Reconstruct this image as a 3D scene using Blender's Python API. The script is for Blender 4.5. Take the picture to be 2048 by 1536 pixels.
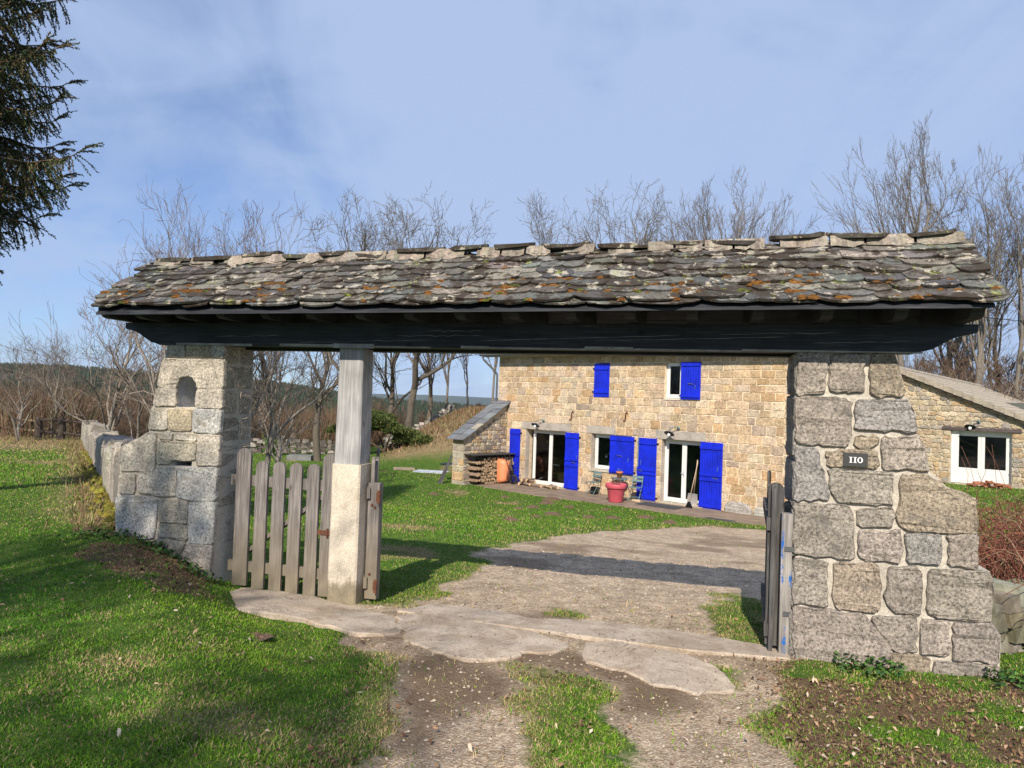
import bpy, bmesh, math, random
import numpy as np
from mathutils import Vector, Matrix, geometry

random.seed(7); RNG = np.random.default_rng(7)
for o in list(bpy.data.objects): bpy.data.objects.remove(o)
SC = bpy.context.scene
COL = SC.collection

# ------------------------------------------------------------ camera
F, ROLL, PITCH, EYE = 1422., .035, math.atan(32/1422.), 1.94
cam = bpy.data.objects.new('camera', bpy.data.cameras.new('camera'))
COL.objects.link(cam); SC.camera = cam
cam.data.sensor_fit = 'HORIZONTAL'; cam.data.sensor_width = 36.; cam.data.lens = 36*F/2048
cam.data.clip_start = .05; cam.data.clip_end = 60000
_cp, _sp, _cr, _sr = math.cos(PITCH), math.sin(PITCH), math.cos(ROLL), math.sin(ROLL)
_X = Vector((_cr, -_sp*_sr, _cp*_sr)); _Z = Vector((0, -_cp, -_sp)); _Y = _Z.cross(_X)
cam.matrix_world = Matrix(((_X.x, _Y.x, _Z.x, 0), (_X.y, _Y.y, _Z.y, 0), (_X.z, _Y.z, _Z.z, EYE), (0, 0, 0, 1)))

# ------------------------------------------------------------ world and sun
SUN_EL, SUN_AZ = math.radians(37.5), math.radians(192.3)
world = bpy.data.worlds.new('World'); SC.world = world; world.use_nodes = True
nt = world.node_tree; nt.nodes.clear()
def wn(t, **k):
    n = nt.nodes.new(t)
    for a, b in k.items(): setattr(n, a, b)
    return n
sky = wn('ShaderNodeTexSky', sky_type='NISHITA', sun_disc=False, sun_elevation=SUN_EL, sun_rotation=SUN_AZ, altitude=900, air_density=1.0, dust_density=.4, ozone_density=2.2)
tc = wn('ShaderNodeTexCoord'); sep = wn('ShaderNodeSeparateXYZ'); nt.links.new(tc.outputs['Generated'], sep.inputs[0])
def wmath(op, a, b=None, c=None, clamp=False):
    n = wn('ShaderNodeMath', operation=op, use_clamp=clamp)
    for i, v in enumerate((a, b, c)):
        if v is None: continue
        if isinstance(v, (int, float)): n.inputs[i].default_value = v
        else: nt.links.new(v, n.inputs[i])
    return n.outputs[0]
zz = wmath('ADD', wmath('MAXIMUM', sep.outputs[2], 0.), .42)
cx_ = wmath('DIVIDE', sep.outputs[0], zz); cy_ = wmath('DIVIDE', sep.outputs[1], zz)
comb = wn('ShaderNodeCombineXYZ'); nt.links.new(cx_, comb.inputs[0]); nt.links.new(cy_, comb.inputs[1])
def wnoise(rot, scale3, scale, detail, rough, dist, off=(0, 0, 0)):
    m = wn('ShaderNodeMapping'); m.inputs['Rotation'].default_value[2] = rot; m.inputs['Scale'].default_value = scale3; m.inputs['Location'].default_value = off
    nt.links.new(comb.outputs[0], m.inputs[0])
    n = wn('ShaderNodeTexNoise'); n.inputs['Scale'].default_value = scale; n.inputs['Detail'].default_value = detail
    n.inputs['Roughness'].default_value = rough; n.inputs['Distortion'].default_value = dist
    nt.links.new(m.outputs[0], n.inputs[0]); return n.outputs[0]
n1 = wnoise(.9, (1, .5, 1), 1.3, 3, .5, .5, (3.1, 1.4, 0))
n2 = wnoise(.75, (1.7, .75, 1), 2.0, 7, .55, .7, (.3, 2.2, 0))
n3 = wnoise(1.5, (.7, 1.7, 1), 3.4, 6, .55, .6, (5., .2, 0))
cl = wmath('ADD', wmath('ADD', wmath('MULTIPLY', n1, .75), wmath('MULTIPLY', n2, .80)), wmath('MULTIPLY', n3, .42))
# the veil of cirrus thickens to the right and thins towards the horizon
cl = wmath('ADD', cl, wmath('MULTIPLY', cx_, .11))
cl = wmath('SUBTRACT', cl, wmath('MULTIPLY', wmath('SUBTRACT', .32, sep.outputs[2], clamp=True), .55))
mr = wn('ShaderNodeMapRange', interpolation_type='SMOOTHSTEP'); mr.inputs[1].default_value = .60; mr.inputs[2].default_value = 1.02; mr.inputs[3].default_value = .26; mr.inputs[4].default_value = .93
nt.links.new(cl, mr.inputs[0])
mix = wn('ShaderNodeMixRGB'); nt.links.new(mr.outputs[0], mix.inputs[0]); nt.links.new(sky.outputs[0], mix.inputs[1])
mix.inputs[2].default_value = (5.5, 5.55, 6.1, 1)
tint = wn('ShaderNodeMixRGB', blend_type='MULTIPLY'); tint.inputs[0].default_value = 1; tint.inputs[2].default_value = (.74, .93, 1.22, 1)
nt.links.new(mix.outputs[0], tint.inputs[1])
bg = wn('ShaderNodeBackground'); bg.inputs[1].default_value = .096
nt.links.new(tint.outputs[0], bg.inputs[0])
wo = wn('ShaderNodeOutputWorld'); nt.links.new(bg.outputs[0], wo.inputs[0])

sun = bpy.data.objects.new('sun', bpy.data.lights.new('sun', 'SUN')); COL.objects.link(sun)
sun.data.energy = 5.0; sun.data.angle = math.radians(.55); sun.data.color = (1, .905, .77)
SD = Vector((.213*math.cos(SUN_EL), .977*math.cos(SUN_EL), -math.sin(SUN_EL)))
sun.rotation_euler = SD.to_track_quat('-Z', 'Y').to_euler(); sun.location = (-4, -20, 18)
SC.view_settings.view_transform = 'Standard'; SC.view_settings.look = 'None'
SC.view_settings.exposure = 0.24; SC.view_settings.gamma = 1

# ------------------------------------------------------------ survey helpers: sight lines of the camera meeting real planes
CAM = np.array([0, 0, EYE])
def ray(px, py):
    dx = px-1024; dy = 768-py
    a = dx*_cr-dy*_sr; b = dx*_sr+dy*_cr
    d = np.array([a, F*_cp-b*_sp, F*_sp+b*_cp]); return d/d[1]
def hitp(px, py, O, N):
    r = ray(px, py); return CAM+r*(np.dot(O-CAM, N)/np.dot(r, N))
def hitz(px, py, z):
    r = ray(px, py); return CAM+r*((z-EYE)/r[2])
def atY(px, py, Y): return CAM+ray(px, py)*Y
def ss(a, b, x):
    t = np.clip((x-a)/(b-a), 0, 1); return t*t*(3-2*t)
_perm = RNG.random((256, 256))
def vnoise(x, y):
    x = np.asarray(x, float); y = np.asarray(y, float)
    xi = np.floor(x).astype(int); yi = np.floor(y).astype(int); fx = x-xi; fy = y-yi
    fx = fx*fx*(3-2*fx); fy = fy*fy*(3-2*fy)
    g = lambda a, b: _perm[a % 256, b % 256]
    return (g(xi, yi)*(1-fx)+g(xi+1, yi)*fx)*(1-fy)+(g(xi, yi+1)*(1-fx)+g(xi+1, yi+1)*fx)*fy
def fbm(x, y, o=4):
    s = 0; a = .5
    for i in range(o):
        s = s+a*vnoise(x*2**i+17.3*i, y*2**i+5.1*i); a *= .5
    return s/(1-.5**o)

# frames: gate and house facade
class Frame:
    def __init__(s, O, U, lean=0.):
        s.O = np.array(O, float); U = np.array([U[0], U[1], 0.]); s.U = U/np.linalg.norm(U)
        s.N = np.array([s.U[1], -s.U[0], 0.]); s.lean = lean
    def p(s, u, v, w=0.): return s.O+s.U*u+s.N*w+np.array([0, 0, v])
    def uv(s, px, py, w=0.):
        N = s.N+np.array([0, 0, s.lean]); O = s.O+s.N*w+np.array([0, 0, 2.4 if s.lean else 0.])
        q = hitp(px, py, O, N)-s.O; return (float(q@s.U), float(q[2]))
    def poly(s, pts, w=0.): return [s.uv(a, b, w) for a, b in pts]
GF = Frame((2.246, 5.61, 0), (.96818, -.25025), .05)     # gate plane, pillars batter by 5 percent
HF = Frame((5.4, 25.1, -1.49), (.745, -.667))            # house facade
AF = Frame((16.45, 25, -.45), (.745, -.667))             # annex gable wall

def gz(x, y):
    x = np.asarray(x, float); y = np.asarray(y, float)
    dg = .25*(x-2.246)+.968*(y-5.61)
    t = np.where(dg > 0, -.1*dg, -.03*dg)
    zc = .04-1.53+.08*np.logaddexp(0, (t+1.53)/.08)
    zl = np.where(y > 7.3, .47-.036*(y-7.3), .47-.02*(7.3-y)); zl = np.maximum(zl, -1.5)
    s = (x+4)*.855+(y-7.4)*.519
    wl = 1-ss(.0, 1.05, s)
    z = zc*(1-wl)+zl*wl
    zr = np.maximum(np.where(y > 5.1, .1-.03*(y-5.1), .1+.03*(5.1-y)), -.5)
    s2 = (x-3.4)*.909-(y-5.1)*.416
    wr = ss(-.6, .9, s2)
    z = z*(1-wr)+zr*wr
    z = z+2.7*ss(-8.5, -2.2, x)*ss(33.5, 43, y)*(1-ss(14, 30, x))
    z = z-.13*np.maximum(np.sqrt(x*x+y*y)-62, 0)
    near = np.exp(-((x+1)**2+(y-6)**2)/90)
    z = z+(fbm(x*.9, y*.9, 3)-.5)*.06*near+(fbm(x*.25+9, y*.25, 3)-.5)*.12*(1-near)*ss(30, 36, y)
    return z
def gzf(x, y): return float(gz(x, y))
def hitg(px, py):
    r = ray(px, py); t = 1.5
    while t < 90:
        q = CAM+r*t
        if q[2] < gzf(q[0], q[1]):
            lo, hi = t/1.03, t
            for _ in range(12):
                m = (lo+hi)/2; q = CAM+r*m
                if q[2] < gzf(q[0], q[1]): hi = m
                else: lo = m
            return CAM+r*hi
        t *= 1.03
    return CAM+r*90

# ------------------------------------------------------------ materials
def newmat(name):
    m = bpy.data.materials.new(name); m.use_nodes = True; return m, m.node_tree, m.node_tree.nodes['Principled BSDF']
def nd(t, ty, **k):
    n = t.nodes.new(ty)
    for a, b in k.items(): setattr(n, a, b)
    return n
def noise(t, vec, scale, detail=4, rough=.55, dist=0.):
    n = nd(t, 'ShaderNodeTexNoise'); n.inputs['Scale'].default_value = scale; n.inputs['Detail'].default_value = detail
    n.inputs['Roughness'].default_value = rough; n.inputs['Distortion'].default_value = dist
    if vec is not None: t.links.new(vec, n.inputs[0])
    return n.outputs[0]
def ramp(t, fac, stops, interp='LINEAR'):
    r = nd(t, 'ShaderNodeValToRGB'); r.color_ramp.interpolation = interp
    e = r.color_ramp.elements
    while len(e) < len(stops): e.new(.5)
    for i, (p, c) in enumerate(stops):
        e[i].position = p; e[i].color = (c, c, c, 1) if isinstance(c, (int, float)) else (*c, 1)
    t.links.new(fac, r.inputs[0]); return r.outputs[0]
def mixc(t, fac, a, b, mode='MIX'):
    n = nd(t, 'ShaderNodeMixRGB', blend_type=mode)
    for i, v in enumerate((fac, a, b)):
        if isinstance(v, (int, float)): n.inputs[i].default_value = v
        elif isinstance(v, tuple): n.inputs[i].default_value = (*v, 1)
        else: t.links.new(v, n.inputs[i])
    return n.outputs[0]
def bump(t, b, h, strength, dist):
    n = nd(t, 'ShaderNodeBump'); n.inputs['Strength'].default_value = strength; n.inputs['Distance'].default_value = dist
    t.links.new(h, n.inputs['Height']); t.links.new(n.outputs[0], b.inputs['Normal']); return n
def objc(t, scale=(1, 1, 1), rotz=0.):
    c = nd(t, 'ShaderNodeTexCoord'); m = nd(t, 'ShaderNodeMapping'); m.inputs['Scale'].default_value = scale
    if rotz:
        m0 = nd(t, 'ShaderNodeMapping'); m0.inputs['Rotation'].default_value[2] = rotz
        t.links.new(c.outputs['Object'], m0.inputs[0]); t.links.new(m0.outputs[0], m.inputs[0])
    else: t.links.new(c.outputs['Object'], m.inputs[0])
    return m.outputs[0]
def attr(t, name='Col'):
    n = nd(t, 'ShaderNodeAttribute'); n.attribute_name = name; return n.outputs['Color']

def mat_stone(name, fine=70., coarse=7., speck=.55, bumpd=.012, patch=None, streak=None):
    m, t, b = newmat(name); v = objc(t); c = attr(t)
    f = noise(t, v, fine, 5, .7); g = noise(t, v, coarse, 5, .6, .3); vf = noise(t, v, fine*2.6, 2, .5)
    c = mixc(t, 1, c, ramp(t, g, [(.25, .68), (.5, 1.), (.8, 1.25)]), 'MULTIPLY')
    c = mixc(t, 1, c, ramp(t, f, [(.3, 1-speck), (.48, .95), (.7, 1+speck*.8)]), 'MULTIPLY')
    c = mixc(t, 1, c, ramp(t, vf, [(.3, .72), (.5, 1.), (.7, 1.28)]), 'MULTIPLY')
    if patch:
        pn = noise(t, v, coarse*.6, 6, .7, .5); c = mixc(t, ramp(t, pn, [(.56, 0.), (.68, .75)]), c, patch)
        pw = noise(t, v, coarse*3.2, 4, .6, .2); c = mixc(t, ramp(t, pw, [(.68, 0.), (.74, .6)]), c, (.52, .50, .44))
    t.links.new(c, b.inputs['Base Color']); b.inputs['Roughness'].default_value = .92
    h = mixc(t, .45, noise(t, v, fine*.32, 5, .65), f); bump(t, b, h, .9, bumpd); return m
def mat_plain(name, col, rough=.6, metal=0., var=.12, scale=12., bd=0.):
    m, t, b = newmat(name); v = objc(t); g = noise(t, v, scale, 5, .6)
    c = mixc(t, 1, col, ramp(t, g, [(.3, 1-var), (.7, 1+var)]), 'MULTIPLY')
    t.links.new(c, b.inputs['Base Color']); b.inputs['Roughness'].default_value = rough; b.inputs['Metallic'].default_value = metal
    if bd: bump(t, b, g, .6, bd)
    return m
def mat_attr(name, rough=.8, var=.2, scale=20., bd=0., trans=0.):
    m, t, b = newmat(name); v = objc(t); g = noise(t, v, scale, 4, .6)
    c = mixc(t, 1, attr(t), ramp(t, g, [(.3, 1-var), (.7, 1+var)]), 'MULTIPLY')
    t.links.new(c, b.inputs['Base Color']); b.inputs['Roughness'].default_value = rough
    b.inputs['Specular IOR Level'].default_value = .25
    if bd: bump(t, b, g, .6, bd)
    return m
def mat_wood(name, dark, light, axis='z', rotz=0., gs=1., paint=None, bd=.004, foot=None):
    m, t, b = newmat(name)
    sc = {'z': (55*gs, 55*gs, 2.2*gs), 'x': (2.2*gs, 55*gs, 55*gs)}[axis]
    v = objc(t, sc, rotz); v2 = objc(t)
    g = noise(t, v, 1., 6, .62, .7); k = noise(t, v2, 3.1, 3, .5)
    c = ramp(t, g, [(.28, dark), (.5, tuple((a+q)/2 for a, q in zip(dark, light))), (.66, light)])
    c = mixc(t, 1, c, ramp(t, k, [(.3, .75), (.7, 1.2)]), 'MULTIPLY')
    kn = nd(t, 'ShaderNodeTexVoronoi'); kn.inputs['Scale'].default_value = 1.
    vk = objc(t, (5, 5, 2.4) if axis == 'z' else (2.4, 5, 5), rotz); t.links.new(vk, kn.inputs[0])
    c = mixc(t, ramp(t, kn.outputs['Distance'], [(.05, .8), (.11, 0.)]), c, tuple(d*.55 for d in dark))
    if paint:
        pn = noise(t, objc(t, (7, 7, 7)), 1., 8, .75); pc = noise(t, v, .7, 4, .6)
        pm = mixc(t, .5, pn, pc); c = mixc(t, ramp(t, pm, [(.55, 0.), (.585, 1.)]), c, paint)
    if foot:
        s = nd(t, 'ShaderNodeSeparateXYZ'); t.links.new(v2, s.inputs[0])
        r = nd(t, 'ShaderNodeMapRange'); r.inputs[1].default_value = .05; r.inputs[2].default_value = .75; r.inputs[3].default_value = .75; r.inputs[4].default_value = 0
        t.links.new(s.outputs[2], r.inputs[0]); c = mixc(t, r.outputs[0], c, foot)
    t.links.new(c, b.inputs['Base Color']); b.inputs['Roughness'].default_value = .85; b.inputs['Specular IOR Level'].default_value = .25
    bump(t, b, g, .8, bd); return m

GRAN = mat_stone('grey_granite', 48, 5, .95, .03, (.13, .12, .105))
TANST = mat_stone('tan_granite', 46, 6, .75, .028, (.27, .23, .165))
MORT = mat_stone('lime_mortar', 40, 6, .16, .006)
HST = mat_stone('house_stone', 14, 3.0, .42, .02)
SLATE = mat_stone('lichen_slate', 26, 9, .3, .008)
def lichen(m):
    t = m.node_tree; b = t.nodes['Principled BSDF']; c = b.inputs['Base Color'].links[0].from_socket; v = objc(t)
    n1 = noise(t, v, 5.5, 7, .72, .4); c = mixc(t, ramp(t, n1, [(.48, 0.), (.545, .93)]), c, (.036, .024, .015))
    n2 = noise(t, objc(t, (1, 1, 1), .8), 8.5, 6, .68, .3); c = mixc(t, ramp(t, n2, [(.585, 0.), (.61, .85)]), c, (.42, .375, .30))
    n3 = noise(t, objc(t, (1, 1, 1), 1.9), 4.2, 7, .8, .2); c = mixc(t, ramp(t, n3, [(.60, 0.), (.645, .75)]), c, (.30, .33, .10))
    n4 = noise(t, objc(t, (1, 1, 1), 2.7), 9, 4, .6, .2); c = mixc(t, ramp(t, n4, [(.70, 0.), (.725, .8)]), c, (.17, .08, .022))
    t.links.new(c, b.inputs['Base Color'])
lichen(SLATE)
SLMORT = mat_stone('weathered_ridge_mortar', 40, 9, .5, .012, (.06, .045, .032))
MOSS = mat_attr('moss_cushion', .95, .5, 60, .01)
CLEANSL = mat_stone('clean_slate', 20, 4, .25, .004)
GROT = math.radians(14.49)
BEAMW = mat_wood('black_tarred_timber', (.016, .017, .021), (.050, .053, .062), 'x', GROT, 1., None, .004)
def wearedge(m):
    t = m.node_tree; b = t.nodes['Principled BSDF']; c = b.inputs['Base Color'].links[0].from_socket
    n = noise(t, objc(t, (1.1, 16, 16), GROT), 1., 7, .66, .5)
    c = mixc(t, ramp(t, n, [(.64, 0.), (.67, .6)]), c, (.12, .115, .11)); t.links.new(c, b.inputs['Base Color']); b.inputs['Roughness'].default_value = .6
wearedge(BEAMW)
POSTW = mat_wood('weathered_grey_timber', (.22, .215, .215), (.46, .45, .44), 'z')
PICKW = mat_wood('weathered_picket', (.085, .075, .07), (.295, .265, .245), 'z', 0, 1.2, None, .004, (.24, .20, .135))
LEAFW = mat_wood('dark_weathered_timber', (.035, .033, .033), (.15, .145, .14), 'z')
BLUEW = mat_wood('timber_with_old_blue_paint', (.14, .13, .12), (.40, .37, .34), 'z', 0, 1., (.02, .12, .42), .004)
CONC = mat_stone('cast_concrete', 45, 4, .14, .004, (.36, .27, .16))
def stainfoot(m):
    t = m.node_tree; b = t.nodes['Principled BSDF']; c = b.inputs['Base Color'].links[0].from_socket
    s = nd(t, 'ShaderNodeSeparateXYZ'); t.links.new(objc(t), s.inputs[0])
    n = noise(t, objc(t, (9, 9, 5)), 1., 6, .7)
    a = nd(t, 'ShaderNodeMath', operation='MULTIPLY_ADD'); a.inputs[1].default_value = -1.5; a.inputs[2].default_value = .72; t.links.new(s.outputs[2], a.inputs[0])
    d = nd(t, 'ShaderNodeMath', operation='ADD'); t.links.new(a.outputs[0], d.inputs[0]); t.links.new(n, d.inputs[1])
    c = mixc(t, ramp(t, d.outputs[0], [(.82, 0.), (1., .75)]), c, (.17, .135, .07)); t.links.new(c, b.inputs['Base Color'])
stainfoot(CONC)
SLAB = mat_stone('worn_concrete_slab', 60, 3, .28, .006, (.27, .20, .135))
def dirty(m):
    t = m.node_tree; b = t.nodes['Principled BSDF']; c = b.inputs['Base Color'].links[0].from_socket; v = objc(t)
    n = noise(t, v, 2.2, 8, .72, .6); c = mixc(t, ramp(t, n, [(.46, 0.), (.62, .8)]), c, (.30, .225, .155))
    n = noise(t, v, 1.6, 3, .5, 3.5); c = mixc(t, ramp(t, n, [(.492, 0.), (.5, .8), (.508, 0.)]), c, (.10, .07, .045))
    t.links.new(c, b.inputs['Base Color'])
dirty(SLAB)
BLUE = mat_plain('blue_shutter_paint', (.003, .018, .56), .5, 0, .28, 3.5)
WHITE = mat_plain('white_joinery', (.74, .74, .72), .4, 0, .04)
BLACKM = mat_plain('black_metal', (.012, .013, .015), .45, .3)
RUST = mat_plain('rusty_iron', (.13, .05, .025), .8, .2, .4, 30)
GREENM = mat_plain('grey_green_paint', (.13, .21, .21), .5, .1)
TERRA = mat_plain('terracotta', (.50, .17, .07), .8, 0, .2, 20)
PINK = mat_plain('pink_painted_clay', (.58, .095, .13), .55, 0, .12, 8)
SOIL = mat_plain('potting_soil', (.13, .055, .035), .95, 0, .5, 60, .02)
ORANGE = mat_plain('faded_orange_plastic', (.72, .26, .12), .5, 0, .1, 6)
RUBBER = mat_plain('black_rubber', (.014, .014, .016), .8)
ZINC = mat_plain('grey_zinc', (.16, .165, .17), .45, .6)
ALU = mat_plain('bright_aluminium', (.62, .64, .68), .35, .7)
PALEW = mat_plain('pale_wood_handle', (.52, .38, .26), .6)
DECK = mat_wood('worn_terrace_boards', (.13, .095, .07), (.33, .255, .19), 'x', math.radians(41.8), .35)
LINT = mat_stone('lintel_granite', 30, 3, .25, .006)
DARKW = mat_wood('dark_lintel_timber', (.045, .035, .035), (.15, .12, .115), 'x', math.radians(41.8), .4)
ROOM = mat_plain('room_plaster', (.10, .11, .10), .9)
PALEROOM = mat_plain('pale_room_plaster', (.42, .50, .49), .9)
TILE = mat_plain('beige_concrete_tile', (.33, .285, .225), .9, 0, .28, 5, .01)
SIGNM = mat_plain('charcoal_plate', (.05, .05, .047), .45, 0, .05)
DIGIT = mat_plain('white_digit_paint', (.85, .85, .85), .5, 0, .02)
WICKER = mat_plain('wicker', (.38, .25, .12), .8, 0, .4, 40, .01)
BARK = mat_attr('bark', .9, .3, 14, .01)
NEEDLE = mat_attr('needles', .75, .25, 8)
BLADE = mat_attr('grass_blade', .7, .2, 3)
LEAF = mat_attr('dead_leaf', .8, .25, 30)
LOGM = mat_attr('split_wood', .9, .3, 18, .01)
RUBM = mat_attr('dry_rubble', .95, .4, 8, .03)
def mat_glass():
    m, t, b = newmat('window_glass'); out = t.nodes['Material Output']; t.nodes.remove(b)
    g = nd(t, 'ShaderNodeBsdfGlossy'); g.inputs['Roughness'].default_value = .01; g.inputs['Color'].default_value = (1, 1, 1, 1)
    tr = nd(t, 'ShaderNodeBsdfTransparent'); tr.inputs['Color'].default_value = (.82, .88, .86, 1)
    fr = nd(t, 'ShaderNodeFresnel'); fr.inputs['IOR'].default_value = 1.55; mx = nd(t, 'ShaderNodeMixShader')
    t.links.new(fr.outputs[0], mx.inputs[0]); t.links.new(tr.outputs[0], mx.inputs[1]); t.links.new(g.outputs[0], mx.inputs[2]); t.links.new(mx.outputs[0], out.inputs[0]); return m
GLASS = mat_glass()

# ------------------------------------------------------------ mesh collector
class MB:
    def __init__(s): s.v = []; s.f = []; s.c = []; s.m = []
    def face(s, idx, col=(.5, .5, .5), m=0): s.f.append(tuple(idx)); s.c.append(col); s.m.append(m)
    def pts(s, P):
        n = len(s.v); s.v.extend([tuple(float(q) for q in p) for p in P]); return n
    def box8(s, P, col=(.5,)*3, m=0):
        n = s.pts(P)
        for f in ((0, 3, 2, 1), (4, 5, 6, 7), (0, 1, 5, 4), (1, 2, 6, 5), (2, 3, 7, 6), (3, 0, 4, 7)): s.face([n+i for i in f], col, m)
    def box(s, fr, u0, u1, v0, v1, w0, w1, col=(.5,)*3, m=0):
        s.box8([fr.p(u0, v0, w0), fr.p(u1, v0, w0), fr.p(u1, v0, w1), fr.p(u0, v0, w1), fr.p(u0, v1, w0), fr.p(u1, v1, w0), fr.p(u1, v1, w1), fr.p(u0, v1, w1)], col, m)
    def bar(s, a, b, wd, ht, up=(0, 0, 1), col=(.5,)*3, m=0):
        a = np.array(a, float); b = np.array(b, float); d = b-a; d /= np.linalg.norm(d); up = np.array(up, float)
        x = np.cross(d, up)
        if np.linalg.norm(x) < 1e-4: x = np.cross(d, (0, 1, .1))
        x /= np.linalg.norm(x); y = np.cross(x, d); x = x*wd/2; y = y*ht/2
        s.box8([a-x-y, a+x-y, a+x+y, a-x+y, b-x-y, b+x-y, b+x+y, b-x+y], col, m)
    def tube(s, P, R, k=6, col=(.5,)*3, m=0, caps=True):
        P = np.array(P, float); n = len(P); R = np.broadcast_to(np.array(R, float), (n,))
        T = np.gradient(P, axis=0); T /= np.linalg.norm(T, axis=1)[:, None]+1e-9
        ref = np.array([0, 0, 1.]) if abs(T[0, 2]) < .9 else np.array([1., 0, 0])
        A = np.cross(T, ref); A /= np.linalg.norm(A, axis=1)[:, None]+1e-9; B = np.cross(T, A)
        th = np.arange(k)*2*np.pi/k
        V = P[:, None]+R[:, None, None]*(A[:, None]*np.cos(th)[None, :, None]+B[:, None]*np.sin(th)[None, :, None])
        b = s.pts(V.reshape(-1, 3))
        for i in range(n-1):
            for j in range(k):
                j2 = (j+1) % k; s.face((b+i*k+j, b+i*k+j2, b+(i+1)*k+j2, b+(i+1)*k+j), col, m)
        if caps: s.face([b+j for j in range(k)][::-1], col, m); s.face([b+(n-1)*k+j for j in range(k)], col, m)
    def lathe(s, c, prof, k=20, col=(.5,)*3, m=0):
        b = len(s.v)
        for r, z in prof:
            s.pts([(c[0]+r*math.cos(2*math.pi*j/k), c[1]+r*math.sin(2*math.pi*j/k), c[2]+z) for j in range(k)])
        for i in range(len(prof)-1):
            for j in range(k):
                j2 = (j+1) % k; s.face((b+i*k+j, b+i*k+j2, b+(i+1)*k+j2, b+(i+1)*k+j), col, m)
    def prism(s, fr, poly, w0, w1, col=(.5,)*3, m=0, wf=None):
        n = len(poly)
        lean = (lambda v: (2.4-v)*fr.lean) if fr.lean and wf is None else (lambda v: 0)
        b = s.pts([fr.p(u, v, w1+lean(v)) for u, v in poly]); b2 = s.pts([fr.p(u, v, w0) for u, v in poly])
        tris = geometry.tessellate_polygon([[Vector((u, v, 0)) for u, v in poly]])
        for t in tris: s.face([b+i for i in t], col, m); s.face([b2+i for i in reversed(t)], col, m)
        for i in range(n): j = (i+1) % n; s.face((b+i, b2+i, b2+j, b+j), col, m)
    def stone(s, fr, poly, proud=.015, col=(.4,)*3, m=0, rnd=.012, jit=.006, sub=.09, w=0., rough=.004, grow=0.):
        """one stone: irregular rounded outline standing proud of the mortar"""
        P = []
        n = len(poly)
        area = sum(poly[i][0]*poly[(i+1) % n][1]-poly[(i+1) % n][0]*poly[i][1] for i in range(n))
        if area < 0: poly = poly[::-1]
        for i in range(n):
            a = np.array(poly[i]); b = np.array(poly[(i+1) % n]); L = np.linalg.norm(b-a)
            if L < 1e-5: continue
            k = max(1, int(L/sub))
            cut = min(.28, rnd*1.3/L) if L > rnd*3 else .3
            for t in ([cut]+[j/k for j in range(1, k)]+[1-cut]): P.append(a+(b-a)*t)
        P = np.array(P)
        P = P+RNG.normal(0, jit, P.shape)
        nn = len(P)
        def off(Q, d):
            e1 = Q-np.roll(Q, 1, 0); e2 = np.roll(Q, -1, 0)-Q; e = e1+e2; e /= np.linalg.norm(e, axis=1)[:, None]+1e-9
            return Q+np.stack([-e[:, 1], e[:, 0]], 1)*d
        if grow: P = off(P, grow)
        lean = (lambda v: (2.4-v)*fr.lean) if fr.lean else (lambda v: 0)
        rings = [(P, -.03), (P, proud*.35), (off(P, rnd*.35), proud*.8), (off(P, rnd), proud)]
        b = [s.pts([fr.p(q[0], q[1], w+d+lean(q[1])+(RNG.normal(0, rough) if ri > 1 else 0)) for q in Q]) for ri, (Q, d) in enumerate(rings)]
        for r in range(3):
            for i in range(nn):
                j = (i+1) % nn; s.face((b[r]+i, b[r]+j, b[r+1]+j, b[r+1]+i), col, m)
        tris = geometry.tessellate_polygon([[Vector((q[0], q[1], 0)) for q in rings[3][0]]])
        for t in tris: s.face([b[3]+i for i in t], col, m)
    def arr(s, V, Fc, Cc=None, m=0):
        b = len(s.v); s.v.extend(map(tuple, V)); s.f.extend([tuple(b+i for i in f) for f in Fc]); s.c.extend([tuple(c) for c in Cc]); s.m.extend([m]*len(Fc))
    def build(s, name, mats, parent=None, smooth=False, loc=None):
        me = bpy.data.meshes.new(name); ob = bpy.data.objects.new(name, me); COL.objects.link(ob)
        off = np.zeros(3)
        if parent is not None:
            ob.parent = parent
            off = ORG.get(parent.name, np.zeros(3))
        elif loc is not None: ob.location = loc; off = np.array(loc, float)
        V = np.array(s.v, float)-off
        me.from_pydata(V.tolist(), [], s.f)
        for mm in (mats if isinstance(mats, (list, tuple)) else [mats]): me.materials.append(mm)
        me.polygons.foreach_set('material_index', s.m)
        a = me.color_attributes.new('Col', 'FLOAT_COLOR', 'CORNER')
        ln = np.array([len(f) for f in s.f]); C = np.ones((len(s.f), 4)); C[:, :3] = np.array(s.c)
        a.data.foreach_set('color', np.repeat(C, ln, axis=0).ravel())
        if smooth: me.polygons.foreach_set('use_smooth', [True]*len(s.f))
        me.update(); ORG[ob.name] = off; return ob
ORG = {}
def fast(name, V, Fc, C, mat, loc=(0, 0, 0), k=3):
    """large uniform-face mesh from arrays; C is per face"""
    me = bpy.data.meshes.new(name); V = np.asarray(V, float)-np.array(loc); Fc = np.asarray(Fc)
    me.vertices.add(len(V)); me.vertices.foreach_set('co', V.ravel())
    me.loops.add(Fc.size); me.loops.foreach_set('vertex_index', Fc.ravel())
    me.polygons.add(len(Fc)); me.polygons.foreach_set('loop_start', np.arange(0, Fc.size, k)); me.polygons.foreach_set('loop_total', np.full(len(Fc), k))
    me.materials.append(mat)
    a = me.color_attributes.new('Col', 'FLOAT_COLOR', 'CORNER'); CC = np.ones((len(Fc), 4)); CC[:, :3] = C
    a.data.foreach_set('color', np.repeat(CC, k, axis=0).ravel()); me.update(calc_edges=True)
    ob = bpy.data.objects.new(name, me); COL.objects.link(ob); ob.location = loc; return ob
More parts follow.
